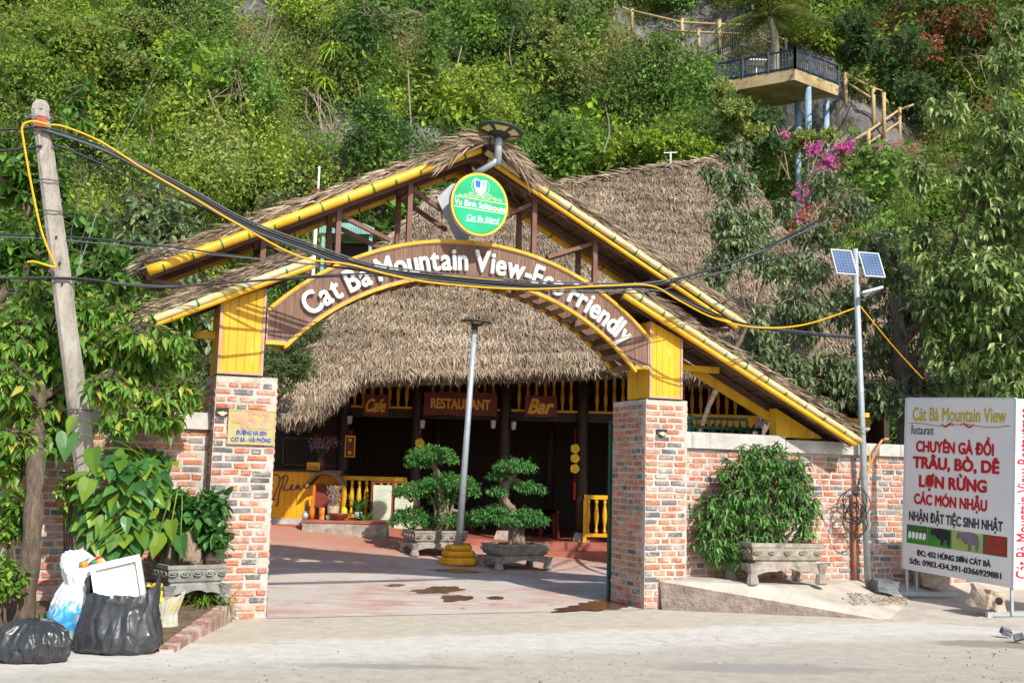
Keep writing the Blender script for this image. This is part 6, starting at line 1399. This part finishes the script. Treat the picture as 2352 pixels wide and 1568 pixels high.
for px, py, rx, ry, cnt in ((290,1110,80,60,60),(340,1090,60,55,50),(270,1190,70,60,50),(330,1180,60,60,44),(250,1260,40,60,22),(310,1060,50,30,26)):
    Yv = 10.28 if px < 300 else Yh-.15; c = at(px, py, Yv)-hb
    for _ in range(cnt):
        u = rv(r); p = c+Vector((u.x*px2m(rx,Yh), -abs(u.y)*.22, u.z*px2m(ry,Yh))); d = Vector((u.x*.6+r.gauss(0,.4),-.55-r.random()*.5,-.8*r.random()-.2)); (lime if r.random() < .36 else lb).broad(p, d, Vector((0,-.6,1))+rv(r)*.5, r.uniform(.12,.23), r.uniform(.10,.17), r.uniform(0,.35), True)
for k_, (px, py, s_, dx) in enumerate(((155,1025,.30,.1),(215,1060,.30,.15),(205,1130,.26,-.1),(415,1260,.28,.2),(365,1255,.30,-.1),(395,1225,.26,.1),(300,1150,.20,0),(170,990,.2,-.3))):
    p = at(px, py-30, 9.95 if px < 250 else Yh-.36)-hb; (lime if k_ % 3 else lb).broad(p, Vector((dx,-.35,-1)), Vector((.35*(-1)**k_,-1,.5)), s_*.85, s_*.62, .22, True); sm_.tube(spline([p, (p+Vector((0,0,.6)))/2+Vector((.05,-.08,.25)), Vector((0,0,.62))], 5), .007, 5)
lb.build('foliage', M['lf_gloss'], t, kind='stuff'); lime.build('large_leaves', M['lf_lime'], t, kind='stuff'); sm_.build('stems', M['lf_lime'], t, kind='stuff')
t = thing('broadleaf_shrub', 'dark glossy broad-leaved shrub in the carved pot before the left pillar', 'shrub', pp+Vector((.10,.05,.36))); lb = LB(); tb = MB(); hb2 = pp+Vector((.10,.05,.36)); r = random.Random(52)
for px, py, rx, ry, cnt in ((440,1180,75,55,46),(490,1160,40,40,24),(430,1240,70,45,34),(500,1230,36,40,22),(395,1160,40,40,20)):
    c = at(px, py, pp.y+.05)-hb2; crown_blob(lb, c, px2m(rx,pp.y), .25, px2m(ry,pp.y), int(cnt*1.2), 6, .17, .070, r, .15, 'broad', None, .6); tb.tube(spline([Vector((0,0,0)), c*.5, c], 4), .014, 6)
tb.build('stems', M['bark'], t); lb.build('foliage', M['lf_gloss'], t, kind='stuff')
t = thing('small_leaf_plant', 'bright small-leaved plant trailing against the left pillar', 'plant', pp+Vector((.42,.2,.2))); lb = LB(); r = random.Random(53); q0 = pp+Vector((.42,.2,.2))
for px, py, rx, ry, cnt in ((525,1215,18,60,60),(505,1265,24,36,40),(475,1285,22,24,24)): crown_blob(lb, at(px,py,pp.y+.25)-q0, px2m(rx,pp.y), .12, px2m(ry,pp.y), cnt, 6, .045, .026, r, .4, 'leaf', None, .6)
lb.build('foliage', M['lf_lime'], t, kind='stuff')
def tuft(label, px, py, Y, n, L, w, seed, z=None, ml='lf_lime'):
    p = at(px, py, Y); p.z = bedz(p.x, p.y) if z is None else z; t = thing('grass_tuft', label, 'plant', p, 0, 'grassy tufts of the planting bed'); lb = LB(); r = random.Random(seed)
    for _ in range(n):
        a = r.uniform(0,6.28); d = Vector((math.cos(a)*r.uniform(.3,1.2), math.sin(a)*r.uniform(.3,1.2), r.uniform(.3,1.3))); p0_ = Vector((r.gauss(0,.05), r.gauss(0,.05), 0)); Lr = L*r.uniform(.6,1.2); pts = [p0_+d.normalized()*Lr*k-Vector((0,0,Lr*.75*k*k)) for k in (0,.35,.7,1.)]; sd = d.cross(Vector((0,0,1))).normalized()*w*.5
        k0 = len(lb.v)
        for i, q in enumerate(pts): ww = (1,.95,.7,.08)[i]; lb.v += [tuple(q-sd*ww), tuple(q+sd*ww)]
        for i in range(3): lb.f.append((k0+2*i,k0+2*i+1,k0+2*i+3,k0+2*i+2)); lb.m.append(0)
    lb.build('blades', M[ml], t, kind='stuff')
q = pp
tuft('yellow-green strap-leaved lily between carved pot and left pillar', 478, 1400, pp.y-.02, 70, .40, .020, 3)
tuft('low grass tuft in front of the carved pot', 385, 1440, pp.y-.42, 46, .24, .010, 4)
tuft('long limp grass blades hanging over the brick kerb', 520, 1420, pp.y+.15, 12, .50, .016, 5)
tuft('weedy grass tuft beside the carved pot foot', 455, 1425, pp.y-.2, 26, .2, .010, 6)
tuft('dark grass tuft at the foot of the street tree', 110, 1400, 10.4, 40, .28, .012, 7, None, 'lf_near')
r = random.Random(60)
for k, (px, py, Y, rx, ry, lab) in enumerate(((25,1180,10.5,60,70,'low leafy shrub at the left edge under the street tree'), (175,1120,10.9,50,90,'small-leaved creeper hanging on the left wall beside the pole'), (20,1330,10.0,40,50,'weedy ground plant at the lower left edge'))):
    b = at(px, py+ry, Y); b.z = bedz(b.x,b.y); t = thing('undergrowth', lab, 'plant', b); lb = LB(); tb = MB(); c = at(px,py,Y)-b; crown_blob(lb, c, px2m(rx,Y), .25, px2m(ry,Y), 90, 6, .085, .045, r, .5, 'broad' if k != 1 else 'leaf', None, .6)
    for _ in range(5): tb.tube(spline([Vector((r.uniform(-.05,.05),0,0)), c*.5+Vector((r.uniform(-.1,.1),0,0)), c+Vector((r.uniform(-.15,.15),0,.1))],4), .008, 5)
    tb.build('stems', M['bark'], t); lb.build('foliage', M['lf_near'] if k != 1 else M['lf_lime'], t, kind='stuff')
rock('rubble_stone', 'weathered stone lump at the left edge under the tree', Vector((-4.75,9.95,.02)), .16, .14, .16, M['tanrock'], 15, sharp=.8)
# ================================================================ rubbish bags
def bag(name, label, c, rings, mats_, seed, wr=.05, cat='rubbish bag', top_open=None, n=150, inner=False):
    """rings: (z, rx, ry, ox, oy); wrinkles run up the sides and gather at the neck"""
    s = Vector((seed*3.1,seed*1.3,0)); mb = MB(); R = []
    for i in range(len(rings)-1):
        for k in range(9):
            t_ = k/9; a, b = rings[i], rings[i+1]; e = sm(t_)*.5+t_*.5; R.append(tuple(a[q]+(b[q]-a[q])*e for q in range(5)))
    R.append(rings[-1]); m = len(R)
    for i, (z, rx, ry, ox, oy) in enumerate(R):
        h = i/(m-1)
        for j in range(n):
            a = 2*math.pi*j/n; u = Vector((math.cos(a), math.sin(a), z*1.2))
            k = 1+wr*(1.1*noise.noise(u*2.2+s)+.7*abs(noise.noise(Vector((math.cos(a)*5,math.sin(a)*5,z*2.5))+s))+.25*math.sin(a*9+4*noise.noise(u*2+s)+z*6)*(.25+.9*h))
            sq = (abs(math.cos(a))**4+abs(math.sin(a))**4)**-.25; k *= 1+(sq-1)*.45*(1-.4*h)
            fo = Vector((math.cos(a)*2.6, math.sin(a)*2.6, z*3.4))+s; k -= wr*1.25*(1-abs(noise.noise(fo)))**9*.8; k += wr*.9*(1-abs(noise.noise(fo*1.9+Vector((3,1,2)))))**10*.7
            pl_ = abs(math.sin(a*4.5+1.3*noise.noise(Vector((z*2,seed,0)))+seed+z*1.5)); k += wr*1.3*((1-pl_)**3-.3)*h
            zz = z+wr*.35*noise.noise(u*3-s)*(0 if i == 0 else 1)
            if top_open: zz += top_open(a)*h**2
            mb.v.append((ox+rx*k*math.cos(a), oy+ry*k*math.sin(a), max(0.002, zz)))
    for i in range(m-1):
        for j in range(n): mb.f.append((i*n+j, i*n+(j+1)%n, (i+1)*n+(j+1)%n, (i+1)*n+j)); mb.m.append(0)
    mb.f.append(tuple(reversed(range(n)))); mb.m.append(0)
    if not top_open: mb.f.append(tuple((m-1)*n+j for j in range(n))); mb.m.append(0)
    t = thing(name, label, cat, c); mb.build('bag', mats_, t, smooth=True); return t
b1_ = G(240, 1508, 0)+Vector((0,.30,0))
def ears(a): return .17*max(0,math.cos(a-2.75))**6+.20*max(0,math.cos(a-.05))**8-.05+.06*max(0,math.cos(a-1.6))**2
t = bag('rubbish_bag', 'large open black rubbish bag holding a white foam box', b1_, [(0,.31,.20,0,0),(.04,.355,.25,0,0),(.16,.345,.25,0,0),(.32,.31,.215,.0,.0),(.44,.30,.19,.02,.0),(.53,.305,.17,.02,.0)], M['black_plastic'], 1, .07, top_open=ears)
M['foam'] = mat('white_foam', [(.3,(.56,.56,.54)), (.7,(.66,.66,.64))], 5, .8, .15, 40)
fb = thing('foam_box', 'white foam box lid sticking out of the open black bag', 'box', b1_+Vector((.02,.02,.34))); fb.rotation_euler = (rad(-14), rad(-14), rad(12))
MB().box(-.20,.20,-.03,.06,-.05,.42).build('slab', M['foam'], fb); rm = MB()
for a in ((-.205,.205,.37,.425),(-.205,-.165,-.05,.368),(.165,.205,-.05,.368)): rm.box(a[0],a[1],-.062,-.0305,a[2],a[3])
rm.build('rim', M['foam'], fb)
rm = MB(); rr = random.Random(2)
for k in range(9): x = -.14+.034*k+rr.uniform(-.006,.006); rm.box(x,x+.02,-.0325,-.0305,.345,.352)
rm.build('print', mat('print_brown', (.36,.30,.25), 9, .7), fb)
M['white_plastic'] = mat('white_bag', [(.3,(.60,.66,.72)), (.7,(.74,.78,.80))], 3, .35, .4, 10, spec=.5, bdist=.03)
def bluemat():
    m, tt, b, nn, ll = nodes('blue_print_bag'); tc = nn.new('ShaderNodeTexCoord'); sp_ = nn.new('ShaderNodeSeparateXYZ'); ll.new(tc.outputs['Object'], sp_.inputs[0])
    n = noisenode(nn, ll, tc.outputs['Object'], 7, 5, .6, 1.5); ad = nn.new('ShaderNodeMath'); ad.operation = 'MULTIPLY_ADD'; ll.new(n.outputs[0], ad.inputs[0]); ad.inputs[1].default_value = .55; ll.new(sp_.outputs[2], ad.inputs[2])
    rp = rampnode(nn, [(.22,(.10,.20,.16)), (.34,(.30,.36,.30)), (.42,(.02,.20,.42)), (.56,(.06,.34,.60)), (.66,(.60,.70,.78)), (.85,(.74,.78,.80))]); ll.new(ad.outputs[0], rp.inputs[0])
    n3 = noisenode(nn, ll, tc.outputs['Object'], 22, 3); r3 = rampnode(nn, [(.60,(0,0,0)), (.64,(1,1,1))]); ll.new(n3.outputs[0], r3.inputs[0]); n4 = noisenode(nn, ll, tc.outputs['Object'], 9, 2); r4 = rampnode(nn, [(.4,(.55,.08,.03)), (.5,(.62,.45,.03)), (.6,(.10,.30,.06))]); ll.new(n4.outputs[0], r4.inputs[0])
    lt = nn.new('ShaderNodeMapRange'); lt.inputs[1].default_value = .55; lt.inputs[2].default_value = .35; ll.new(sp_.outputs[2], lt.inputs[0]); ml = nn.new('ShaderNodeMath'); ml.operation = 'MULTIPLY'; ll.new(lt.outputs[0], ml.inputs[0]); ll.new(r3.outputs[0], ml.inputs[1])
    mx = nn.new('ShaderNodeMixRGB'); ll.new(ml.outputs[0], mx.inputs[0]); ll.new(rp.outputs[0], mx.inputs[1]); ll.new(r4.outputs[0], mx.inputs[2]); ll.new(mx.outputs[0], b.inputs['Base Color']); b.inputs['Roughness'].default_value = .3; b.inputs['Specular IOR Level'].default_value = .6
    bp = nn.new('ShaderNodeBump'); bp.inputs['Strength'].default_value = .5; bp.inputs['Distance'].default_value = .03; ll.new(n.outputs[0], bp.inputs['Height']); ll.new(bp.outputs[0], b.inputs['Normal']); return m
M['blue_plastic'] = bluemat()
b2_ = G(150, 1500, 0)+Vector((-.02,.42,0))
def ears2(a): return .13*max(0,math.cos(a-2.7))**2-.10*max(0,math.cos(a))**2+.02*math.sin(a*4)
t = bag('rubbish_bag', 'tall white and blue printed rubbish bag gaping open beside the tree trunk', b2_, [(0,.24,.17,0,0),(.06,.30,.22,0,0),(.25,.29,.22,.0,0),(.42,.25,.19,.02,0),(.52,.20,.16,.03,0),(.54,.22,.15,.03,0),(.62,.245,.16,.03,0),(.69,.24,.14,.04,.0)], M['blue_plastic'], 3, .07, top_open=ears2)
rr = random.Random(9)
for k in range(7):
    p = Vector((.06+rr.uniform(-.1,.1), rr.uniform(-.08,.05), .70+rr.uniform(-.02,.05))); o = MB().lathe([(.01,-.03),(.035,-.015),(.04,.01),(.015,.035)], 7, tuple(p)).build('litter', [mat('litter_red',(.5,.03,.02),4,.5), mat('litter_orange',(.7,.3,.06),4,.5), mat('litter_cream',(.6,.5,.32),4,.6), mat('litter_green',(.05,.2,.1),4,.5)][k % 4], t)
b3_ = G(55, 1528, 0)+Vector((-.06,.26,0))
bag('rubbish_bag', 'squat tied black rubbish bag at the lower left corner', b3_, [(0,.24,.17,0,0),(.05,.29,.21,0,0),(.14,.30,.22,0,0),(.23,.26,.18,0,0),(.29,.17,.12,.0,0),(.31,.05,.05,.0,0)], M['black_plastic'], 6, .13)
b4_ = G(340, 1470, 0)+Vector((.02,.34,0))
M['sack'] = mat('woven_sack', [(.3,(.36,.35,.28)), (.7,(.50,.48,.40))], 6, .6, .3, 40, stains=[((.58,.42,.03), 9, .54, .58, None), ((.12,.22,.08), 7, .62, .66, None)])
bag('rice_sack', 'pale woven sack with yellow print behind the open black bag', b4_, [(0,.12,.09,0,0),(.06,.14,.10,0,0),(.18,.12,.085,0,0),(.27,.14,.08,.02,0),(.33,.16,.07,.03,0)], M['sack'], 9, .06, 'sack', lambda a: .08*max(0,math.cos(a))**2)
rr = random.Random(19); t = thing('yellow_flower_wrap', 'crumpled yellow wrapping paper on top of the pale sack', 'litter', b4_+Vector((-.09,-.06,.36))); mbx = MB()
for k in range(40):
    c = Vector((rr.gauss(0,.04), rr.gauss(0,.03), rr.uniform(-.03,.10))); u = rv(rr); v = u.orthogonal().normalized(); mbx.add([c-u*.035, c+v*.03, c+u*.035, c-v*.03], [(0,1,2,3)])
mbx.build('paper', M['blossom'], t, kind='stuff')
# ================================================================ things on the hillside
def onhill(px, py, off=.6):
    Y = 40.
    for _ in range(40):
        P = at(px, py, Y); Y = .6*Y+.4*(hillY(P.x, P.z)+1.0-off)
    return at(px, py, Y)
M['log'] = mat('tan_log_rail', [(.3,(.36,.25,.11)), (.7,(.52,.39,.20))], 5, .8, .3)
def fence(label, posts, rails, pr=.075, rr=.045):
    P0 = onhill(*posts[0][:2]); t = thing('log_fence', label, 'fence', P0, 0, 'tan log fences on the hill path')
    pts = []
    for px, y0, y1 in posts:
        a = onhill(px, y1); b = at(px, y0, a.y); pts.append((px, a.y)); MB().tube([a-P0-Vector((0,0,.5)), b-P0], pr, 8).build('post', M['log'], t, smooth=True)
        MB().lathe([(pr*1.08,0),(pr*1.08,.05)], 8, tuple(b-P0)).build('post_cap', M['log'], t)
    def Yat(px):
        q = sorted(pts)
        if px <= q[0][0]: return q[0][1]
        for (xa, ya), (xb, yb) in zip(q, q[1:]):
            if px <= xb: return ya+(yb-ya)*(px-xa)/(xb-xa)
        return q[-1][1]
    for ra in rails: MB().tube([at(x, y, Yat(x))-P0 for x, y in ra], rr, 7).build('rail', M['log'], t, smooth=True)
fence('tan log fence along the cliff path above the lookout deck', [(1567,46,92),(1652,49,95),(1605,72,92)], [[(1452,25),(1567,52),(1652,56),(1725,58)],[(1535,70),(1605,75),(1652,76),(1730,80)]])
fence('tan log fence climbing at the top edge of the picture', [(1380,2,22),(1410,8,30),(1452,24,50)], [[(1340,-6),(1410,9),(1452,27)]], .06)
fence('log fence descending behind the palm to the lookout deck', [(1745,62,90),(1805,92,118)], [[(1725,55),(1810,96)],[(1730,80),(1800,112)]], .05, .035)
fence('log stair rail right of the lookout deck', [(1942,170,212),(2006,205,265),(2030,212,285)], [[(1940,170),(2006,203),(2032,212)],[(1942,188),(2000,225)]], .07)
fence('log stair rail rising below the lookout deck to the right', [(1995,300,332),(2066,250,298),(2142,224,252)], [[(1930,340),(1995,302),(2066,252),(2142,226)],[(2000,326),(2066,280)]], .07)
# lookout deck on blue columns
kc = at(1826, 158, 35.0); zc_ = kc.z
kl = G(1648, 190, zc_); kr = G(1926, 196, zc_); kb_ = kl+kr-kc
dk = thing('lookout_deck', 'concrete lookout deck with dark blue railing on pale blue columns on the hill', 'deck', kc)
q = [Vector(p)-kc for p in (kc, kr, kb_, kl)]
M['deck_con'] = mat('stained_concrete', [(.25,(.20,.14,.07)), (.5,(.40,.30,.15)), (.75,(.52,.44,.28))], 1.2, .9, .5, 8, stains=[((.10,.08,.05), 2, .55, .7, None)])
MB().slab(q, (0,0,-.38)).build('slab', M['deck_con'], dk)
M['blue_rail'] = mat('blue_rail', (.010,.022,.045), 5, .5); M['blue_col'] = mat('blue_column', [(.3,(.16,.26,.36)), (.7,(.28,.40,.50))], 4, .6)
for a, b in ((q[0],q[3]),(q[0],q[1])):
    d = b-a; n = int(d.length/.10)
    for hh in (.06,.66): MB().beam(a+Vector((0,0,hh)), b+Vector((0,0,hh)), .05, .05).build('handrail', M['blue_rail'], dk)
    for i in range(n+1): p = a+d*(i/n); MB().box(-.014,.014,-.014,.014,0,.65,0,Matrix.Translation(p)).build('baluster', M['blue_rail'], dk)
    for i in range(4): p = a+d*(i/3); MB().box(-.035,.035,-.035,.035,0,.72,0,Matrix.Translation(p)).build('rail_post', M['blue_rail'], dk)
MB().box(-.03,.03,-.03,.03,0,.95,0,Matrix.Translation(q[0]*.9+q[3]*.1+Vector((0,.1,0)))).build('rail_post', M['blue_rail'], dk)
for px, y0, y1 in ((1832,195,330),(1856,190,330),(1897,205,330)):
    Y = 35.6 if px == 1856 else 37.0; a = at(px, y0, Y)-kc; a.z = -.37; MB().tube([a, a+Vector((0,0,-5.5))], .105, 12).build('column', M['blue_col'], dk, smooth=True)
# deck table
p = q[0]*.55+q[3]*.45+Vector((0,.5,0)); tb_ = thing('white_table', 'small white table standing on the lookout deck', 'table', kc+p)
MB().box(-.30,.30,-.25,.25,.62,.66).build('top', M['white_paint'], tb_); MB().box(-.03,.03,-.03,.03,0,.62).build('leg', M['white_paint'], tb_)
# palm
pb_ = onhill(1778, 135, 1.4); pl_ = thing('palm_tree', 'palm with arching fronds beside the cliff path', 'palm', pb_); tp_ = at(1768, 40, pb_.y)-pb_
MB().tube(spline([Vector((0,0,-.6)), tp_*.5+Vector((.1,0,0)), tp_], 5), [.19-.008*i for i in range(11)], 9).build('trunk', mat('palm_trunk', [(.3,(.16,.14,.11)), (.7,(.28,.25,.2))], 6, .9, .6), pl_, smooth=True)
r = random.Random(71); M['lf_palm'] = island('palm_leaf', [(0,(.04,.07,.012)), (.6,(.12,.15,.025)), (1,(.24,.23,.05))], .5, .3, .3)
for k in range(15):
    a = k*2.4; el = r.uniform(.2,1.25); d = Vector((math.cos(a)*math.cos(el), math.sin(a)*math.cos(el), math.sin(el))); L = r.uniform(1.9,2.6); lb = LB(); P = [tp_+d*L*u-Vector((0,0,L*.55*u*u)) for u in [i/14 for i in range(15)]]
    lb.tube(P, [.03*(1-.9*i/14) for i in range(15)], 5)
    for i in range(2,15):
        tdir = (P[i]-P[i-1]).normalized(); sd = tdir.cross(Vector((0,0,1))).normalized()
        for s in (-1,1):
            for h in (0,.5): lb.leaf(P[i]-tdir*h*L/15, sd*s+tdir*.7+Vector((0,0,-.35)), Vector((0,0,1)), .62*(1-.5*abs(i-8)/8), .05, .25)
    lb.build('frond', M['lf_palm'], pl_)
# bougainvillea
r = random.Random(72)
for k, (blobs, lab) in enumerate((([(1800,311,20,9,40)], 'bright magenta bougainvillea spray under the lookout deck'), ([(1868,345,34,20,70),(1900,375,40,22,80),(1935,340,34,14,50),(1885,395,34,16,40),(1950,330,20,10,20)], 'pink bougainvillea bush in front of the hill stairs'), ([(1860,450,60,40,60),(1830,500,50,30,30),(1920,470,50,40,40)], 'thin reddish bougainvillea stems above the solar panels'))):
    Y0 = 32.5 if k else 33.5; b = at(blobs[0][0], blobs[0][1]+60, Y0); t = thing('bougainvillea', lab, 'shrub', b, 0, 'pink bougainvillea on the slope'); lb = LB(); gb = LB(); tb = MB()
    for px, py, rx, ry, cnt in blobs:
        c = at(px, py, Y0)-b; crown_blob(lb, c, px2m(rx,Y0), .5, px2m(ry,Y0), int(cnt*(.55 if k < 2 else .35)), 5, .11, .09, r, .2, 'quad', None, .7); crown_blob(gb, c+Vector((0,.3,-.3)), px2m(rx,Y0)*1.3, .6, px2m(ry,Y0)*1.7, int(cnt*(.6 if k < 2 else 1.1)), 6, .13, .07, r, .3, 'quad', None, .7)
        for _ in range(4): tb.tube(spline([Vector((r.uniform(-.3,.3),0,-.6)), c*.5+Vector((r.uniform(-.3,.3),0,0)), c+Vector((r.uniform(-.4,.4),0,.3))],4), .02, 5)
    tb.build('stems', M['twig'], t); gb.build('leaves', M['h_ol'] if k < 2 else M['h_rd'], t, kind='stuff'); lb.build('flowers', M['pinkfl'], t, kind='stuff')
# trees and shrubs that stand out from the slope
HT = [((1115,300), [(1110,230,60,60,150),(1080,290,48,48,110),(1150,270,46,60,110),(1100,180,50,36,80)], 'yg', 'yellowish feathery tree on the slope above the gate peak'),
      ((1290,240), [(1270,110,90,60,190),(1230,170,70,50,130),(1320,170,70,60,140),(1260,60,60,36,80)], 'ol', 'olive-yellow bushy tree high on the slope above the gate'),
      ((1500,300), [(1480,170,100,80,240),(1560,200,80,70,180),(1430,220,70,70,150),(1520,110,90,60,150),(1600,160,60,60,90)], 'mg', 'broad green tree left of the lookout deck'),
      ((1540,400), [(1530,330,90,40,170),(1450,330,80,44,150),(1610,350,60,40,110),(1380,350,60,40,100)], 'bt', 'bright lime bush just above the house ridge'),
      ((1300,420), [(1270,350,70,40,140),(1340,380,60,34,110),(1300,300,70,50,120)], 'mg', 'green bush behind the right slope of the gate peak'),
      ((870,360), [(850,260,60,60,130),(900,310,50,50,110),(830,330,50,50,100)], 'dg', 'dark green vine-hung tree left of the gate peak'),
      ((560,330), [(560,160,90,60,170),(520,210,70,50,120),(610,220,60,60,120)], 'mg', 'rounded green bush left of centre high on the slope'),
      ((700,500), [(690,420,50,50,100),(740,450,50,40,90),(640,470,60,44,100)], 'gg', 'dull green shrub behind the left verge of the gate roof'),
      ((480,480), [(460,400,70,50,120),(540,430,60,50,110),(420,460,50,40,80)], 'yg', 'yellow-green shrub below the hanging rosettes'),
      ((1720,330), [(1690,250,50,40,100),(1740,270,60,36,110),(1770,330,50,26,70)], 'dg', 'dark leafy bush under the lookout deck'),
      ((1480,300), [(990,140,40,60,100),(970,230,34,60,80),(1000,60,40,40,80)], 'mg', 'vine-draped green tree hanging down the cliff in the centre'),
      ((120,300), [(80,60,100,50,150),(200,90,90,50,140),(60,150,80,50,120),(180,180,70,50,100)], 'yg', 'spreading yellow-green tree in the upper left corner'),
      ((340,200), [(330,60,80,46,130),(420,110,70,40,110),(300,140,70,40,100)], 'ol', 'olive bush near the top left of the slope'),
      ((1990,200), [(1990,110,60,50,150),(2050,170,60,50,130),(1960,60,60,40,120),(2090,100,60,50,110),(1945,130,34,36,70),(2100,200,60,40,90)], 'dg', 'dark tree shading the right side of the lookout deck'),
      ((1860,330), [(1850,320,46,24,110),(1790,345,60,26,110),(1905,310,30,20,50),(1720,300,60,30,110),(1660,215,36,44,100),(1690,250,50,30,80)], 'ol', 'leafy bush hiding the feet of the deck columns'),
      ((2200,120), [(2180,50,80,40,120),(2280,60,80,40,120),(2110,110,70,40,100)], 'rd', 'rust-tinged tree at the upper right of the slope')]
for k, (bp_, blobs, col, lab) in enumerate(HT):
    P = onhill(blobs[0][0], blobs[0][1]+blobs[0][3], 1.0); Yt = P.y-1.0 if 'deck' not in lab or 'left' in lab else (33.0 if 'dark tree' in lab else 33.6); b = Vector((P.x, hillY(P.x, P.z)+.8, P.z-.3))
    tree('hill_tree', lab, b, [b, b+Vector((0,-.6,.5)), at(blobs[0][0], blobs[0][1]+10, Yt)], [(x, y, Yt+.5*math.sin(i*2.1), rx, ry, int(c*1.5)) for i, (x, y, rx, ry, c) in enumerate(blobs)], .15, .075, M['h_'+col], M['bark'], 80+k, 7, 1., .35, 'quad', 'tree', 'trees standing out on the slope', True, (.10,.05), .8, .6)
r = random.Random(90)
for k, (px, py, s_, lab) in enumerate(((405,305,.95,'bright strap-leaved rosette hanging on the slope, the lower right of a pair'), (372,268,.8,'strap-leaved rosette on the slope, upper left of a pair'), (715,192,.9,'strap-leaved rosette on the dark cliff left of centre'), (768,128,1.2,'large strap-leaved rosette on the cliff near the top'), (745,200,.7,'small strap-leaved rosette right of the cliff rosette'), (985,110,.7,'strap-leaved rosette on the central cliff'))):
    p = onhill(px, py-12, 1.9); t = thing('strap_leaf_rosette', lab, 'plant', p, 0, 'strap-leaved rosettes on the cliff'); lb = LB()
    for _ in range(70):
        a = r.uniform(0,6.28); d = Vector((math.cos(a), -abs(math.sin(a))*.8, r.uniform(-.2,1.2))).normalized(); L = s_*r.uniform(.5,1.); pts = [d*L*u-Vector((0,0,L*.9*u*u)) for u in (0,.33,.66,1)]; sd = d.cross(Vector((0,0,1))).normalized()*.03
        k0 = len(lb.v)
        for i, q in enumerate(pts): ww = (1,1,.7,.08)[i]; lb.v += [tuple(q-sd*ww), tuple(q+sd*ww)]
        for i in range(3): lb.f.append((k0+2*i,k0+2*i+1,k0+2*i+3,k0+2*i+2)); lb.m.append(0)
    lb.build('blades', M['h_bt'], t, kind='stuff'); MB().tube([(0,1.6,.3),(0,.6,.2),(0,0,0)], .05, 6).build('stem', M['bark'], t)
# hanging dry roots and lianas on the cliff
for k, (pts, lab) in enumerate((([(620,60),(600,110),(560,170),(540,230)], 'dry root fan hanging on the slope left of centre'), ([(935,120),(938,180),(942,250),(945,300)], 'straight pale liana hanging down the central cliff'), ([(860,10),(900,40),(950,30),(985,50)], 'tangle of bare branches at the top of the cliff'), ([(1060,110),(1050,150),(1040,200)], 'short bare liana beside the yellowish tree'), ([(700,200),(735,250),(760,300)], 'bare twisted branch under the cliff rosettes'), ([(470,180),(490,240),(520,290)], 'thin pale branch left of the dry root fan'), ([(1180,60),(1170,120),(1180,170)], 'pale thin trunk right of the yellowish tree'), ([(330,230),(350,300),(340,340)], 'bare stem near the paired rosettes'), ([(820,180),(830,240),(820,300)], 'pale root streak on the dark cliff'), ([(1390,240),(1400,300),(1385,350)], 'bare stem above the right slope of the gate peak'))):
    P = [onhill(x, y, 2.1) for x, y in pts]; t = thing('liana', lab, 'branch', P[0], 0, 'bare roots and lianas on the cliff'); m_ = MB(); rr = random.Random(k)
    for j in range(1 if k in (1,3,5,6,7,8,9) else 9): m_.tube(spline([q-P[0]+Vector((rr.gauss(0,.35),0,rr.gauss(0,.25)))*(0 if j == 0 else 1) for q in P], 5), .028 if j == 0 else .016, 5)
    m_.build('strands', M['twig'], t, kind='stuff')
# antennas and the little green-roofed pavilion
ap_ = at(716, 640, 27); t = thing('antenna_mast', 'thin white and red antenna mast behind the left gate roof', 'antenna', ap_); zt = at(721, 382, 27).z-ap_.z
MB().tube([(0,0,-2),(.05,0,zt*.72)], .045, 8).build('mast', M['white_paint'], t, smooth=True); MB().tube([(.05,0,zt*.72),(.055,0,zt*.80)], .05, 8).build('red_band', M['red_iron'], t); MB().tube([(.055,0,zt*.80),(.06,0,zt)], .028, 8).build('tip', M['white_paint'], t)
ap_ = RP(1540, 386); t = thing('roof_antenna', 'small T-shaped antenna on the house ridge', 'antenna', ap_); MB().tube([(0,0,-.1),(0,0,.36)], .022, 8).build('mast', M['white_paint'], t); MB().beam((-.16,0,.36),(.16,0,.38),.03,.02).build('crossbar', M['white_paint'], t)
pv = at(806, 600, 28.5); t = thing('pavilion', 'small pavilion with a mint green sheet roof behind the gate truss', 'pavilion', pv); M['mint'] = mat('mint_sheet', [(.3,(.16,.34,.28)), (.7,(.25,.45,.37))], 4, .5)
hz_ = at(806,540,28.5).z-pv.z
rf = MB(); W_ = .70
rf.add([(-W_,-.9,hz_),(W_,-.9,hz_),(W_*1.0,.9,hz_),(-W_,.9,hz_),(-.3,0,hz_+.32),(.3,0,hz_+.32)], [(0,1,5,4),(1,2,5),(2,3,4,5),(3,0,4)]); rf.build('roof', M['mint'], t); fa = MB()
for i in range(24): x = -W_+2*W_*i/24; fa.box(x+.004,x+2*W_/24-.006,-.92,-.90,hz_-.16,hz_+.01)
fa.build('fascia', M['mint'], t, kind='stuff')
for sx in (-.6,.6):
    for sy in (-.8,.8): MB().box(sx-.04,sx+.04,sy-.04,sy+.04,-1.2,hz_).build('post', M['mint'], t)
MB().box(-.6,.6,.5,.55,-1,hz_-.1).build('rear_wall', M['darkwood'], t)
